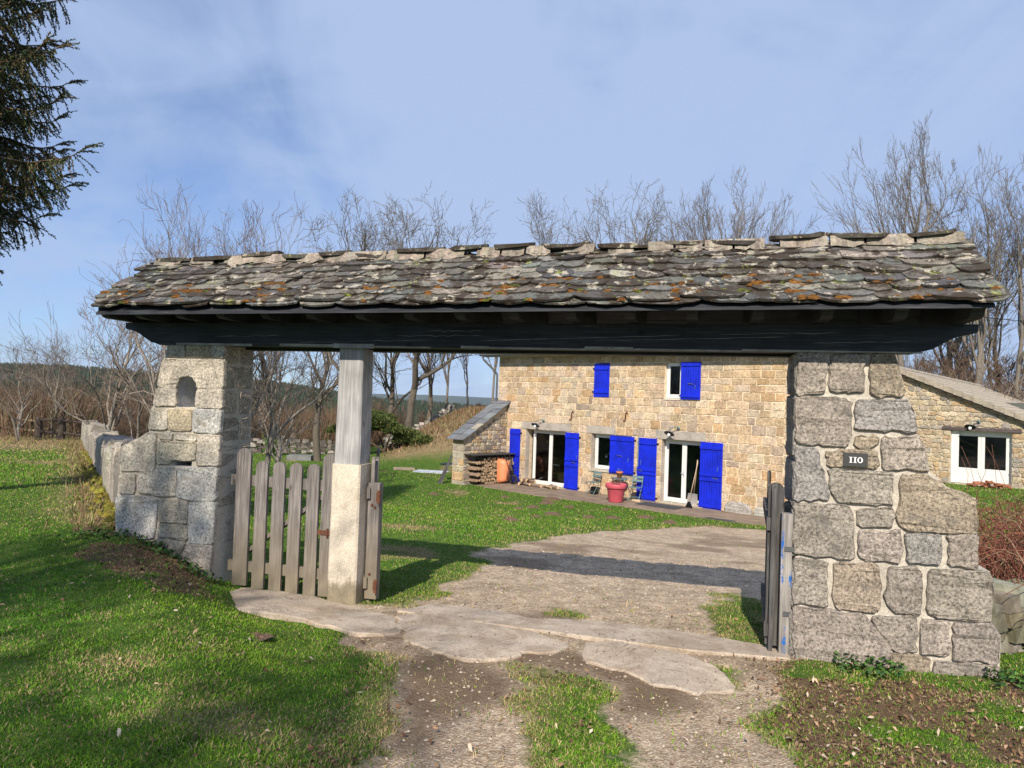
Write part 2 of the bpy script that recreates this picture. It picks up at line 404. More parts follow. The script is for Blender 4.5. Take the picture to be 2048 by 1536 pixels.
def tag(o, label=None, cat=None, group=None, kind=None):
    if label: o['label'] = label
    if cat: o['category'] = cat
    if group: o['group'] = group
    if kind: o['kind'] = kind
    return o
def thing(name, label, cat, loc=(0, 0, 0), group=None, rotz=0.):
    o = bpy.data.objects.new(name, None); COL.objects.link(o); o.location = loc; o.rotation_euler[2] = rotz; o.empty_display_size = .1
    ORG[o.name] = np.array(loc, float)
    return tag(o, label, cat, group)
def dup(o, loc=None, rotz=None, scale=None, label=None, parent=None):
    c = o.copy(); COL.objects.link(c)
    if parent is not None: c.parent = parent
    for ch in o.children: dup(ch, parent=c)
    if loc is not None: c.location = loc
    if rotz is not None: c.rotation_euler = (0, 0, rotz) if isinstance(rotz, (int, float)) else rotz
    if scale is not None: c.scale = (scale,)*3 if isinstance(scale, (int, float)) else scale
    if label: c['label'] = label
    return c
def jitc(c, s=.12):
    k = 1+RNG.normal(0, s); return tuple(float(max(.005, q*k*(1+RNG.normal(0, s*.12)))) for q in c)

# ============================================================ GROUND
def grid_axis(lo, hi, a, b, fine, grow=1.07):
    xs = list(np.arange(a, b+1e-6, fine)); st = fine; x = xs[-1]
    while x < hi: st = min(st*grow, 4.); x += st; xs.append(x)
    st = fine; x = xs[0]
    while x > lo: st = min(st*grow, 4.); x -= st; xs.insert(0, x)
    return np.array(xs)
GX = grid_axis(-110, 110, -5.6, 5.6, .07); GY = grid_axis(-60, 150, 1.6, 12.5, .07)
def in_poly(x, y, poly):
    x = np.asarray(x); ins = np.zeros(x.shape, bool); n = len(poly)
    for i in range(n):
        x1, y1 = poly[i]; x2, y2 = poly[(i+1) % n]
        c = ((y1 > y) != (y2 > y)) & (x < (x2-x1)*(y-y1)/(y2-y1+1e-12)+x1); ins ^= c
    return ins
def sd(x, y, poly):
    """signed distance, positive inside"""
    x = np.asarray(x); D = np.full(x.shape, 1e9); n = len(poly)
    for i in range(n):
        x1, y1 = poly[i]; x2, y2 = poly[(i+1) % n]; dx, dy = x2-x1, y2-y1
        t = np.clip(((x-x1)*dx+(y-y1)*dy)/(dx*dx+dy*dy+1e-12), 0, 1); D = np.minimum(D, np.hypot(x-x1-t*dx, y-y1-t*dy))
    return np.where(in_poly(x, y, poly), D, -D)
def gpoly(pts): return [tuple(hitg(a, b)[:2]) for a, b in pts]
YARD = gpoly([(1590, 1052), (1400, 1052), (1250, 1060), (1120, 1072), (1010, 1092), (940, 1110), (975, 1120), (930, 1150), (880, 1185), (845, 1212), (700, 1205), (720, 1225), (1560, 1330), (1590, 1300)])
YARD = [(8.3, 18.0), (9.6, 19.5)]+YARD[1:]+[(2.2, 5.9), (3.1, 7.5)]
TRACKL = gpoly([(800, 1285), (840, 1272), (1040, 1320), (1065, 1345), (1040, 1400), (1000, 1440), (1060, 1536), (1080, 1536)])+[(.2, 1.2), (-1.4, 1.2)]+gpoly([(745, 1536), (770, 1420), (790, 1340)])
TRACKR = gpoly([(1120, 1340), (1180, 1320), (1420, 1380), (1500, 1330), (1580, 1330), (1540, 1400), (1500, 1460), (1560, 1536)])+[(1.7, 1.2), (.9, 1.2)]+gpoly([(1330, 1536), (1250, 1440), (1170, 1380)])
PATCHES = [gpoly([(1060, 1218), (1100, 1208), (1170, 1214), (1180, 1235), (1110, 1240)]), gpoly([(1370, 1235), (1400, 1190), (1500, 1185), (1560, 1230), (1540, 1292), (1440, 1278), (1390, 1262)])]
LITTER = gpoly([(1490, 1345), (1600, 1325), (1990, 1370), (2300, 1380)])+[(6, 2.5), (3.5, 1.), (1.8, 1.)]+gpoly([(1590, 1536), (1530, 1440)])
BANK = gpoly([(160, 1040), (240, 1060), (440, 1165), (450, 1185), (420, 1195), (330, 1180), (200, 1110)])
TERR = [tuple(HF.p(u, 0, w)[:2]) for u, w in ((-7.9, .0), (-7.9, 1.9), (-6.8, 2.2), (-3.2, 2.35), (-.4, 2.05), (2.4, 2.0), (4.8, 1.75), (4.8, 0))]
MOLES = [(1365, 1010, .35), (1095, 1006, .30), (1388, 1012, .2), (1065, 1016, .22), (1010, 994, .14), (868, 988, .18), (1105, 1000, .34), (1020, 1044, .28), (1075, 1038, .16), (1100, 1012, .2), (1138, 1015, .2), (1072, 1034, .24), (1115, 1030, .3), (1175, 1034, .26), (1225, 1037, .28), (1295, 1038, .32), (1350, 1047, .26), (1038, 1018, .2)]
MOLES = [(1095, 1007, .34), (1103, 1000, .42), (1065, 1015, .30), (1038, 1018, .22), (868, 989, .26), (1010, 994, .2), (1138, 1015, .24), (1022, 1041, .3), (1073, 1034, .2), (1105, 1030, .36), (1176, 1035, .28), (1225, 1037, .3), (1290, 1036, .34), (1340, 1046, .28), (1213, 1020, .2)]
SILLP = gpoly([(640, 1225), (700, 1210), (800, 1218), (1200, 1262), (1600, 1300), (1600, 1335), (1500, 1350), (1300, 1345), (1110, 1345), (900, 1320), (810, 1292), (720, 1282)])
def wgt(x, y):
    """weights of gravel, bare soil, dry grass at a point"""
    nx = x+(fbm(x*1.9+3, y*1.9, 5)-.5)*.7; ny = y+(fbm(x*1.9+40, y*1.9+9, 5)-.5)*.7
    n = fbm(x*3.1+20, y*3.1+2, 5)
    gy_ = ss(-.25, .22, sd(nx, ny, YARD)); g = gy_
    for P in PATCHES: g = g*(1-ss(-.1, .25, sd(nx, ny, P))*.9)
    tl = ss(-.22, .20, sd(nx, ny, TRACKL)); tr = ss(-.22, .20, sd(nx, ny, TRACKR)); sl_ = ss(-.10, .10, sd(nx, ny, SILLP)); g = np.maximum(g, np.maximum(sl_, np.maximum(tl, tr)))
    dirt = np.maximum(tl, tr)*ss(.30, .80, fbm(x*1.3+7, y*1.3+31, 5)+.30*ss(3.4, 5.0, y-.25*x)-.02)
    dirt = np.maximum(dirt, np.maximum(tl, tr)*.38)
    dirt = np.maximum(dirt, sl_*ss(.3, .7, fbm(x*2.3+17, y*2.3, 4)))
    dirt = np.maximum(dirt, gy_*ss(.5, .72, fbm(x*.8+70, y*.8+3, 4))*.75)
    li = ss(-.3, .25, sd(nx, ny, LITTER)); bk = ss(-.15, .15, sd(nx, ny, BANK))
    soil = np.maximum(li*ss(.30, .52, n), bk*ss(.22, .4, n))
    mid = ss(-.3, .1, -np.abs(x+.15-.03*y)+.75)*(1-ss(5.0, 5.4, y+.25*x)) # central strip thinning
    soil = np.maximum(soil, .5*mid*ss(.45, .6, n)*(1-g))
    dry = np.maximum(.75*ss(.60, .78, fbm(x*.55+33, y*.55+8, 4)), ss(-1.2, .3, sd(nx, ny, YARD))*.45)
    ed = ss(-.7, 0., sd(nx, ny, TRACKL))*.55; dry = np.maximum(dry, ed)
    s = (x+4)*.855+(y-7.4)*.519
    dry = np.maximum(dry, ss(-1.5, -.2, s)*ss(7.4, 8, y)*(1-ss(.2, .6, s))*.7)
    dry = np.maximum(dry, ss(17, 24, y)*(1-ss(-1.5, 0, s))*.95)
    dry = np.maximum(dry, ss(-8.5, -5.5, x)*ss(34, 38, y)); dry = np.maximum(dry, ss(44, 52, y))
    dry = np.maximum(dry, ss(-1.8, -.1, -np.hypot(x+2.9, (y-8.3)*.7)+1.2)*.0)
    return g, dirt, soil, np.clip(dry, 0, 1)
X, Y = np.meshgrid(GX, GY); Zg = gz(X, Y); wg, wd, wl_, wdry = wgt(X, Y)
Zg = Zg-wg*.012+(fbm(X*5, Y*5, 3)-.5)*.018
nyy, nxx = X.shape; Vg = np.stack([X, Y, Zg], -1).reshape(-1, 3)
ii = np.arange((nyy-1)*(nxx-1)); r_, c_ = ii//(nxx-1), ii % (nxx-1); q0 = r_*nxx+c_
Fq = np.stack([q0, q0+1, q0+nxx+1, q0+nxx], 1)
wface = wg.ravel()[Fq].mean(1)
def mat_ground():
    m, t, b = newmat('turf_gravel_and_soil'); v = objc(t)
    w = nd(t, 'ShaderNodeAttribute'); w.attribute_name = 'W'; s = nd(t, 'ShaderNodeSeparateColor'); t.links.new(w.outputs['Color'], s.inputs[0])
    wg, wd, ws = s.outputs[0], s.outputs[1], s.outputs[2]
    wy = nd(t, 'ShaderNodeAttribute'); wy.attribute_name = 'D'; wy = wy.outputs['Fac']
    n1 = noise(t, v, 3, 6, .65); n2 = noise(t, v, 16, 6, .7); n3 = noise(t, v, 70, 4, .7); n4 = noise(t, v, 9, 5, .7, .4)
    green = mixc(t, n2, (.028, .075, .010), (.085, .165, .022)); green = mixc(t, ramp(t, n4, [(.45, 0.), (.62, .6)]), green, (.14, .17, .045))
    dryc = mixc(t, n2, (.13, .095, .05), (.33, .26, .14))
    def thr(wv, nz, lo=.38, hi=.62, amp=.7):
        a = nd(t, 'ShaderNodeMath', operation='MULTIPLY_ADD'); a.inputs[1].default_value = amp; t.links.new(nz, a.inputs[0]); t.links.new(wv, a.inputs[2])
        a2 = nd(t, 'ShaderNodeMath', operation='SUBTRACT'); t.links.new(a.outputs[0], a2.inputs[0]); a2.inputs[1].default_value = amp/2
        return ramp(t, a2.outputs[0], [(lo, 0.), (hi, 1.)])
    c = mixc(t, thr(wy, n1, .35, .8), green, dryc)
    c = mixc(t, thr(ws, n2, .4, .6), c, mixc(t, n3, (.06, .037, .023), (.23, .15, .095)))
    vo = nd(t, 'ShaderNodeTexVoronoi'); vo.inputs['Scale'].default_value = 75.; t.links.new(v, vo.inputs[0])
    sv = nd(t, 'ShaderNodeSeparateColor'); t.links.new(vo.outputs['Color'], sv.inputs[0])
    grav = ramp(t, sv.outputs[0], [(0., (.35, .25, .17)), (.5, (.55, .42, .295)), (1., (.74, .61, .46))])
    grav = mixc(t, 1, grav, mixc(t, 1, ramp(t, n4, [(.3, .6), (.65, 1.15)]), ramp(t, n1, [(.35, .72), (.65, 1.12)]), 'MULTIPLY'), 'MULTIPLY')
    grav = mixc(t, thr(wd, mixc(t, .5, n4, n2), .22, 1., 1.3), grav, mixc(t, n3, (.10, .068, .044), (.27, .195, .13)))
    c = mixc(t, thr(wg, n2, .30, .68, .9), c, grav)
    t.links.new(c, b.inputs['Base Color']); b.inputs['Roughness'].default_value = .97; b.inputs['Specular IOR Level'].default_value = .1
    h = mixc(t, .5, n3, vo.outputs['Distance']); h = mixc(t, .4, h, n2); bump(t, b, h, .9, .035); return m
GM = mat_ground()
def ground_part(name, sel, label=None):
    me = bpy.data.meshes.new(name); F2 = Fq[sel]; used, inv = np.unique(F2, return_inverse=True); F2 = inv.reshape(-1, 4); V2 = Vg[used]
    me.vertices.add(len(V2)); me.vertices.foreach_set('co', V2.ravel()); me.loops.add(F2.size); me.loops.foreach_set('vertex_index', F2.ravel())
    me.polygons.add(len(F2)); me.polygons.foreach_set('loop_start', np.arange(0, F2.size, 4)); me.polygons.foreach_set('loop_total', np.full(len(F2), 4))
    me.materials.append(GM); me.update(calc_edges=True)
    a = me.color_attributes.new('W', 'FLOAT_COLOR', 'POINT'); CC = np.ones((len(V2), 4)); CC[:, 0] = wg.ravel()[used]; CC[:, 1] = wd.ravel()[used]; CC[:, 2] = wl_.ravel()[used]
    a.data.foreach_set('color', CC.ravel()); d = me.attributes.new('D', 'FLOAT', 'POINT'); d.data.foreach_set('value', wdry.ravel()[used])
    me.polygons.foreach_set('use_smooth', [True]*len(F2))
    ob = bpy.data.objects.new(name, me); COL.objects.link(ob); return tag(ob, kind='structure', label=label)
ground_part('ground', wface <= .5); ground_part('gravel_driveway', wface > .5)

# threshold slab and the worn concrete aprons in front of it
def slab(name, pts, thick, label, seed=0, rag=.075):
    P = gpoly(pts); Q = []
    for i in range(len(P)):
        a = np.array(P[i]); b = np.array(P[(i+1) % len(P)]); k = max(1, int(np.linalg.norm(b-a)/.05))
        for j in range(k): q = a+(b-a)*j/k; Q.append(q)
    Q = np.array(Q); Q = Q+np.stack([fbm(Q[:, 0]*6+seed, Q[:, 1]*6, 4)-.5, fbm(Q[:, 0]*6+9, Q[:, 1]*6+seed, 4)-.5], 1)*rag*2
    cen = Q.mean(0); m = MB(); n = len(Q)
    zt = np.array([gzf(*q) for q in Q]); cf_ = np.linalg.lstsq(np.column_stack([Q, np.ones(n)]), zt, rcond=None)[0]; zt = np.column_stack([Q, np.ones(n)])@cf_+thick
    Qi = Q+(cen-Q)/np.linalg.norm(cen-Q, axis=1)[:, None]*.02
    a = m.pts([(q[0], q[1], z-.12) for q, z in zip(Q, zt)]); b = m.pts([(q[0], q[1], z-.008) for q, z in zip(Q, zt)]); c = m.pts([(q[0], q[1], z) for q, z in zip(Qi, zt)])
    col = (.49, .405, .315)
    for i in range(n):
        j = (i+1) % n; m.face((a+i, a+j, b+j, b+i), col); m.face((b+i, b+j, c+j, c+i), col)
    for t in geometry.tessellate_polygon([[Vector((q[0], q[1], 0)) for q in Qi]]): m.face([c+i for i in t], col)
    return tag(m.build(name, SLAB), label, None, None, 'structure')
slab('threshold_slab', [(795, 1222), (860, 1208), (1000, 1224), (1050, 1238), (1180, 1243), (1360, 1262), (1500, 1285), (1575, 1300), (1580, 1320), (1400, 1305), (1200, 1280), (1000, 1250)], .010, 'long grey threshold strip crossing the driveway between the gate pillars', 3, .03)
slab('concrete_apron', [(440, 1190), (470, 1178), (560, 1185), (650, 1200), (720, 1213), (798, 1230), (812, 1258), (775, 1277), (690, 1267), (600, 1247), (500, 1228), (450, 1210)], .006, 'worn pale concrete in front of the picket gate', 5)
slab('concrete_apron', [(792, 1234), (830, 1226), (900, 1233), (1000, 1251), (1090, 1268), (1140, 1285), (1110, 1302), (1050, 1306), (1020, 1316), (970, 1325), (890, 1310), (820, 1282), (800, 1258)], .004, 'worn pale concrete in front of the threshold beside the wooden post', 8)
slab('concrete_apron', [(1158, 1302), (1175, 1284), (1250, 1286), (1360, 1304), (1430, 1328), (1466, 1356), (1462, 1380), (1400, 1392), (1330, 1372), (1220, 1338), (1166, 1320)], .004, 'rounded patch of worn concrete in front of the threshold beside the right pillar', 11)

# ============================================================ THE GATE
def px(fr, pts, org, sc): return [fr.uv(org[0]+a/sc, org[1]+b/sc) for a, b in pts]
# --- right pillar: each stone traced, laid on its real plane
rp = thing('stone_pillar', 'tall grey granite gate pillar with stepped right side carrying the number plate', 'pillar', tuple(GF.p(.7, 0, -.2)), 'stone pillars carrying the gate roof')
RS = [((1595,706),(1646,706),(1652,723),(1648,786),(1595,788)), ((1664,710),(1730,710),(1729,782),(1693,783),(1658,779)), ((1739,711),(1786,707),(1793,729),(1800,752),(1806,767),(1806,790),(1764,792),(1740,790)),
((1592,795),(1687,796),(1701,805),(1699,884),(1693,892),(1594,887)), ((1714,801),(1816,799),(1824,826),(1832,865),(1764,861),(1712,859),(1711,826)), ((1710,874),(1753,873),(1753,893),(1711,894)),
((1765,874),(1838,874),(1846,899),(1857,940),(1766,938),(1762,899)), ((1592,896),(1632,896),(1638,914),(1658,990),(1651,1000),(1591,998)), ((1651,905),(1687,900),(1749,902),(1755,914),(1753,931),(1749,936),(1655,931)),
((1655,940),(1781,946),(1785,952),(1783,1010),(1676,1003),(1664,981)), ((1802,952),(1851,949),(1875,960),(1890,975),(1951,999),(1953,1067),(1810,1060),(1796,1045)), ((1587,1009),(1694,1011),(1704,1026),(1706,1116),(1589,1107)),
((1715,1019),(1786,1015),(1786,1038),(1782,1055),(1717,1051)), ((1717,1064),(1797,1061),(1801,1068),(1801,1124),(1723,1118),(1717,1110)), ((1811,1068),(1879,1070),(1881,1126),(1816,1124)), ((1892,1071),(1950,1070),(1952,1137),(1900,1129)),
((1587,1116),(1652,1122),(1653,1210),(1587,1205)), ((1669,1126),(1752,1129),(1758,1141),(1757,1217),(1748,1223),(1679,1217),(1668,1206)), ((1778,1133),(1835,1135),(1841,1145),(1839,1229),(1786,1225),(1771,1206)),
((1858,1137),(1950,1143),(1977,1145),(1986,1164),(1980,1242),(1870,1234),(1856,1225)), ((1586,1213),(1732,1232),(1782,1297),(1771,1336),(1717,1345),(1652,1345),(1587,1335)), ((1742,1234),(1832,1234),(1832,1303),(1786,1299)),
((1843,1242),(1898,1244),(1896,1311),(1843,1307)), ((1908,1248),(1979,1246),(2000,1274),(1996,1324),(1908,1320)), ((1782,1307),(1856,1316),(1858,1375),(1813,1365),(1780,1361)), ((1866,1324),(1996,1332),(1992,1375),(1954,1390),(1904,1384),(1864,1375))]
out = [(1597,700),(1788,700),(1796,725),(1808,768),(1809,793),(1818,797),(1834,868),(1840,872),(1859,942),(1876,955),(1893,973),(1952,997),(1955,1068),(1953,1140),(1980,1143),(1988,1165),(1983,1243),(2003,1272),(2000,1330),(1996,1400),(1587,1360)]
OUTR = GF.poly(out)
m = MB(); m.prism(GF, OUTR, -.46, -.008, (.50, .455, .385)); core = m.build('mortar_core', MORT, rp)
m = MB()
for i, s_ in enumerate(RS):
    P = GF.poly(s_); base = (.285, .25, .21)
    if i in (2, 5, 8, 10, 17, 24): base = (.31, .255, .19)
    if i in (4, 14, 7): base = (.25, .235, .215)
    m.stone(GF, P, .022, jitc(base, .08), 0, .010, .0065, .05, 0, .0045, -.009)
# side faces: opening side, and the stepped right side
def side_stones(m, fr, u, v0, v1, d0, d1, sgn, col, rows=.3, ufun=None):
    """stones on a face square to the gate plane; u may follow a slanting edge"""
    sf = Frame(fr.p(0, 0, 0), fr.N*-sgn if sgn > 0 else fr.N)
    v = v0
    while v < v1-.02:
        h = min(rows*(1+RNG.normal(0, .15)), v1-v)
        if v1-v-h < .1: h = v1-v
        uu = ufun(v+h/2) if ufun else u
        F2 = Frame(fr.p(uu, 0, 0), (-fr.N if sgn > 0 else fr.N))
        cut = d0+(d1-d0)*RNG.uniform(.35, .65); lean = (2.4-v)*fr.lean
        segs = [(-lean, cut), (cut, d1)] if h < .32 or RNG.random() < .5 else [(-lean, d1)]
        for a, b in segs:
            a_, b_ = (a+.01, b-.01) if sgn > 0 else (-b+.01, -a-.01)
            m.stone(F2, [(a_, v+.01), (b_, v+.01), (b_, v+h-.01), (a_, v+h-.01)], .018, jitc(col, .1), 0, .02, .006, .06, 0, .004)
        v += h
side_stones(m, GF, .0, 0, 2.4, 0, .46, -1, (.26, .245, .22), .42, lambda v: -.0+.0*v)
m.build('granite_blocks', GRAN, rp)
# number plate
u0, v1 = GF.uv(1688, 905); u1, v0 = GF.uv(1731, 933)
zc_ = GF.uv(1709, 919); lw = (2.4-zc_[1])*GF.lean
np_ = thing('number_plate', 'small dark rectangular house number plate reading 110 on the right pillar', 'number plate', tuple(GF.p(zc_[0], v0, lw+.035)))
m = MB(); PW, PH = .086, .052
m.box(GF, zc_[0]-PW, zc_[0]+PW, zc_[1]-PH, zc_[1]+PH, lw+.005, lw+.040); m.build('plate', SIGNM, np_)
m = MB(); W0, W1 = lw+.038, lw+.0425
def quad(a, b, c, d): m.box(GF, a, b, c, d, W0, W1)
cx0, cz0 = zc_
for dx in (-.034, -.004):
    quad(cx0+dx-.005, cx0+dx+.005, cz0-.019, cz0+.020); quad(cx0+dx-.0115, cx0+dx+.0115, cz0-.0225, cz0-.0185); quad(cx0+dx-.0115, cx0+dx-.004, cz0+.0165, cz0+.0215)
    quad(cx0+dx+.004, cx0+dx+.0115, cz0+.0175, cz0+.0215)
k = 24; oc = (cx0+.031, cz0-.0005); b0 = len(m.v)
for rx, ry in ((.0195, .022), (.0095, .0165)):
    m.pts([GF.p(oc[0]+rx*math.cos(2*math.pi*j/k), oc[1]+ry*math.sin(2*math.pi*j/k), W1) for j in range(k)])
for j in range(k): j2 = (j+1) % k; m.face((b0+j, b0+j2, b0+k+j2, b0+k+j))
m.build('number', DIGIT, np_)
for dx in (-.076, .076):
    m = MB(); m.tube([GF.p(cx0+dx, cz0, lw+.038), GF.p(cx0+dx, cz0, lw+.044)], .0035, 8); m.build('screw', ZINC, np_)

# --- left pillar with its niche, letter slot and low wing
lp = thing('stone_pillar', 'tan granite gate pillar with arched niche and letter slot left of the picket gate', 'pillar', tuple(GF.p(-5.7, .1, -.2)), 'stone pillars carrying the gate roof')
O3 = (180, 650)
LS = [((405,96),(485,105),(487,160),(395,158)), ((500,104),(620,106),(620,162),(498,158)), ((632,104),(692,106),(689,165),(630,160)),
((378,178),(685,182),(683,322),(552,322),(549,298),(538,274),(522,262),(500,256),(475,260),(457,276),(447,298),(443,320),(352,312)),
((345,328),(440,325),(440,412),(330,408)), ((550,330),(681,330),(676,425),(545,418)), ((322,430),(400,430),(395,535),(305,530)), ((412,435),(520,435),(518,538),(410,535)), ((534,435),(673,435),(664,552),(530,548)),
((358,552),(420,555),(418,588),(360,580)), ((437,555),(545,562),(545,590),(437,585)), ((352,600),(543,600),(541,690),(420,688),(416,708),(350,705)), ((558,565),(664,568),(657,720),(550,712)),
((170,625),(270,575),(300,555),(340,560),(330,745),(160,745)), ((160,758),(232,765),(230,862),(150,858)), ((250,760),(330,752),(345,732),(442,735),(443,870),(380,875),(250,855)), ((457,735),(652,735),(642,895),(560,898),(450,880)),
((140,875),(300,880),(348,905),(330,1085),(240,1095),(138,1070)), ((358,895),(505,905),(500,1012),(355,1005)), ((355,1018),(498,1030),(497,1100),(350,1078)), ((515,908),(642,910),(627,1120),(508,1115)),
((345,1092),(490,1115),(440,1220),(340,1180)), ((500,1128),(624,1132),(604,1330),(520,1330),(450,1220))]
out = [(403,90),(694,90),(604,1390),(500,1390),(330,1300),(128,1200),(137,870),(150,750),(160,622),(205,600),(280,565),(300,545),(308,430),(328,405),(352,312),(380,175)]
OUTL = px(GF, out, O3, 2.56)
m = MB(); m.prism(GF, OUTL, -.46, -.006, (.52, .46, .37)); core = m.build('mortar_core', MORT, lp)
ctr = MB()
nic = px(GF, [(443,420),(443,320),(447,298),(457,276),(475,260),(500,256),(522,262),(538,274),(549,298),(551,322),(548,420)], O3, 2.56)
slot = px(GF, [(420,697),(520,700),(518,725),(418,721)], O3, 2.56)
cf = Frame(GF.O, GF.U[:2], 0)
ctr.prism(cf, nic, -.40, .25); ctr.prism(cf, slot, -.30, .25); co = ctr.build('cutter', MORT)
co.data.validate()
def weld(ob):
    b = bmesh.new(); b.from_mesh(ob.data); bmesh.ops.remove_doubles(b, verts=b.verts, dist=1e-5); bmesh.ops.recalc_face_normals(b, faces=b.faces); b.to_mesh(ob.data); b.free()
weld(core); weld(co)
co.parent = None; co.location = core.matrix_world.translation
md = core.modifiers.new('b', 'BOOLEAN'); md.object = co; md.operation = 'DIFFERENCE'; md.solver = 'EXACT'
co.location = (0, 0, 0); bpy.context.view_layer.update()
dg_ = bpy.context.evaluated_depsgraph_get(); nm = bpy.data.meshes.new_from_object(core.evaluated_get(dg_)); core.modifiers.clear(); core.data = nm
bpy.data.objects.remove(co)
m = MB()
for i, s_ in enumerate(LS):
    P = px(GF, s_, O3, 2.56); base = (.44, .39, .32)
    if i in (1, 7): base = (.44, .37, .25)
    if i in (11, 18, 19, 21): base = (.38, .34, .26)
    if i in (16, 20, 17, 8): base = (.43, .415, .38)
    m.stone(GF, P, .018, jitc(base, .05), 0, .009, .003, .06, 0, .003, -.012)
side_stones(m, GF, 0, .0, 2.42, 0, .46, 1, (.36, .31, .24), .3, lambda v: -5.222+.0*v)
# left sloping flank and the end of the low wing
for a, b in zip(range(len(OUTL)-10, len(OUTL)-1), range(len(OUTL)-9, len(OUTL))):
    pass
m.build('granite_blocks', TANST, lp)

# --- roof structure
gr = thing('gate_roof', 'long mossy slate roof on black timbers spanning the whole gateway', 'roof', tuple(GF.p(-2.4, 2.37, -.2)))
def beam_poly(ul, ur, z0, z1, rl=.3):
    P = [(ul+rl*.9, z0)]; P += [(ur-rl*.9, z0)]
    og = [(.86, .012), (.70, .03), (.55, .07), (.42, .105), (.28, .13), (.16, .145), (.03, .155), (0., .17)]
    for a, h in og: P.append((ur-rl*a*.95, z0+h))
    P += [(ur, z1), (ul, z1)]
    for a, h in reversed(og): P.append((ul+rl*a*.95, z0+h))
    return P
gf0 = Frame(GF.O, GF.U[:2], 0)
def zt(u): return .0 + .005*(u+6.3)      # the carpentry rises a little to the right
def liftp(P): return [(u, v+zt(u)) for u, v in P]
m = MB(); m.prism(gf0, liftp(beam_poly(-6.36, 1.25, 2.365, 2.585, .46)), -.14, .035); m.build('front_beam', BEAMW, gr)
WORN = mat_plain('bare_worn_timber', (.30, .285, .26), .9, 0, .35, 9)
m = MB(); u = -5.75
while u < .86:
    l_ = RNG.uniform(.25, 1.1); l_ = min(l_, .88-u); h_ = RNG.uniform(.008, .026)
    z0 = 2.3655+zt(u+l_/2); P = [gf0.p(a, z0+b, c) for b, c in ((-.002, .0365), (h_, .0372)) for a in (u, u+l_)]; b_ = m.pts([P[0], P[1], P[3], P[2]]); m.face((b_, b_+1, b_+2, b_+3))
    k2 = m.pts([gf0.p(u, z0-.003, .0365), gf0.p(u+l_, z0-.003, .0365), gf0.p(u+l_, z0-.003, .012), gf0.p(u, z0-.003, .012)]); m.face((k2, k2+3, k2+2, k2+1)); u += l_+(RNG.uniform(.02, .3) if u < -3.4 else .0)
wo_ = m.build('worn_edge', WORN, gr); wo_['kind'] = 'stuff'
m = MB()
for u0_, v0_, L_, sl in ((-4.4, 2.40, 1.3, .04), (-2.6, 2.43, 1.7, .07), (-1.6, 2.44, 1.5, .05), (-3.4, 2.47, .8, .01), (-.6, 2.50, .9, .02), (-5.3, 2.45, .7, .02), (.1, 2.43, .7, .03), (-3.1, 2.52, .5, .0)):
    P = [gf0.p(u0_+L_*t, v0_+sl*t+RNG.normal(0, .003)+zt(u0_), .0355) for t in np.linspace(0, 1, 14)]; m.tube(P, [.0005]+[RNG.uniform(.0008, .0022) for _ in range(12)]+[.0005], 4)
cr_ = m.build('drying_cracks', WORN, gr); cr_['kind'] = 'stuff'
m = MB(); m.prism(gf0, liftp(beam_poly(-6.30, .98, 2.35, 2.57, .40)), -.47, -.31); m.build('rear_beam', BEAMW, gr)
RZ, EZ, EW, RW = 3.275, 2.70, .50, -.215   # ridge height, eave height, eave reach, ridge line
SL = math.atan2(RZ-EZ, EW-RW)
def rdz(u, q=0.): return -.055*(1-min(1, (u+6.3)/7.5))*max(0, 1-q/.95)   # the ridge sags towards its left end
ru = [-6.27, -5.89, -5.44, -5.0, -4.535, -4.08, -3.605, -3.15, -2.693, -2.227, -1.754, -1.285, -.81, -.33, .147, .64, 1.12]
def rafter(u):
    m = MB(); hw = .042
    # profile in (w, z): carved toe in front, plain at the back
    n_ = zt(u)
    top = lambda w: RZ-.055-(abs(w-RW))*math.tan(SL)
    zb = 2.589
    P = [(.43, top(.43)), (.43, zb+.065), (.405, zb+.050), (.40, zb+.038), (.375, zb+.012), (.33, zb), (-.62, zb), (-.62, max(zb+.02, top(RW-.62))), (-.72, max(zb+.01, top(RW-.45))), (RW, top(RW))]
    P = [(.43, top(.43)), (.43, zb+.065), (.405, zb+.050), (.40, zb+.038), (.375, zb+.012), (.33, zb), (RW-.50, zb), (RW-.60, max(zb+.03, top(RW-.60)-.05)), (RW-.60, top(RW-.60)), (RW, top(RW))]
    sf = Frame(gf0.p(u, n_, 0), (-gf0.N if True else gf0.N))
    # frame whose u axis runs backwards (-N); its normal is along the gate
    Q = [(-w, z) for w, z in P]
    m.prism(sf, Q[::-1], -hw, hw); return m.build('rafter', BEAMW, gr)
for u in ru: rafter(u)
m = MB()
for sgn in (1, -1):     # boarding under the slates
    for k_ in range(7):
        w0 = RW+sgn*(.03+.098*k_); w1 = RW+sgn*(.03+.098*(k_+1)-.004)
        z0, z1 = RZ-.03-abs(w0-RW)*math.tan(SL), RZ-.03-abs(w1-RW)*math.tan(SL)
        A = [(-6.27, w0, z0-.045), (1.19, w0, z0+.03), (1.19, w1, z1+.03), (-6.27, w1, z1-.045)]
        P = [gf0.p(u, z-.02, w) for u, w, z in A]+[gf0.p(u, z, w) for u, w, z in A]; m.box8(P)
m.build('roof_boards', BEAMW, gr)
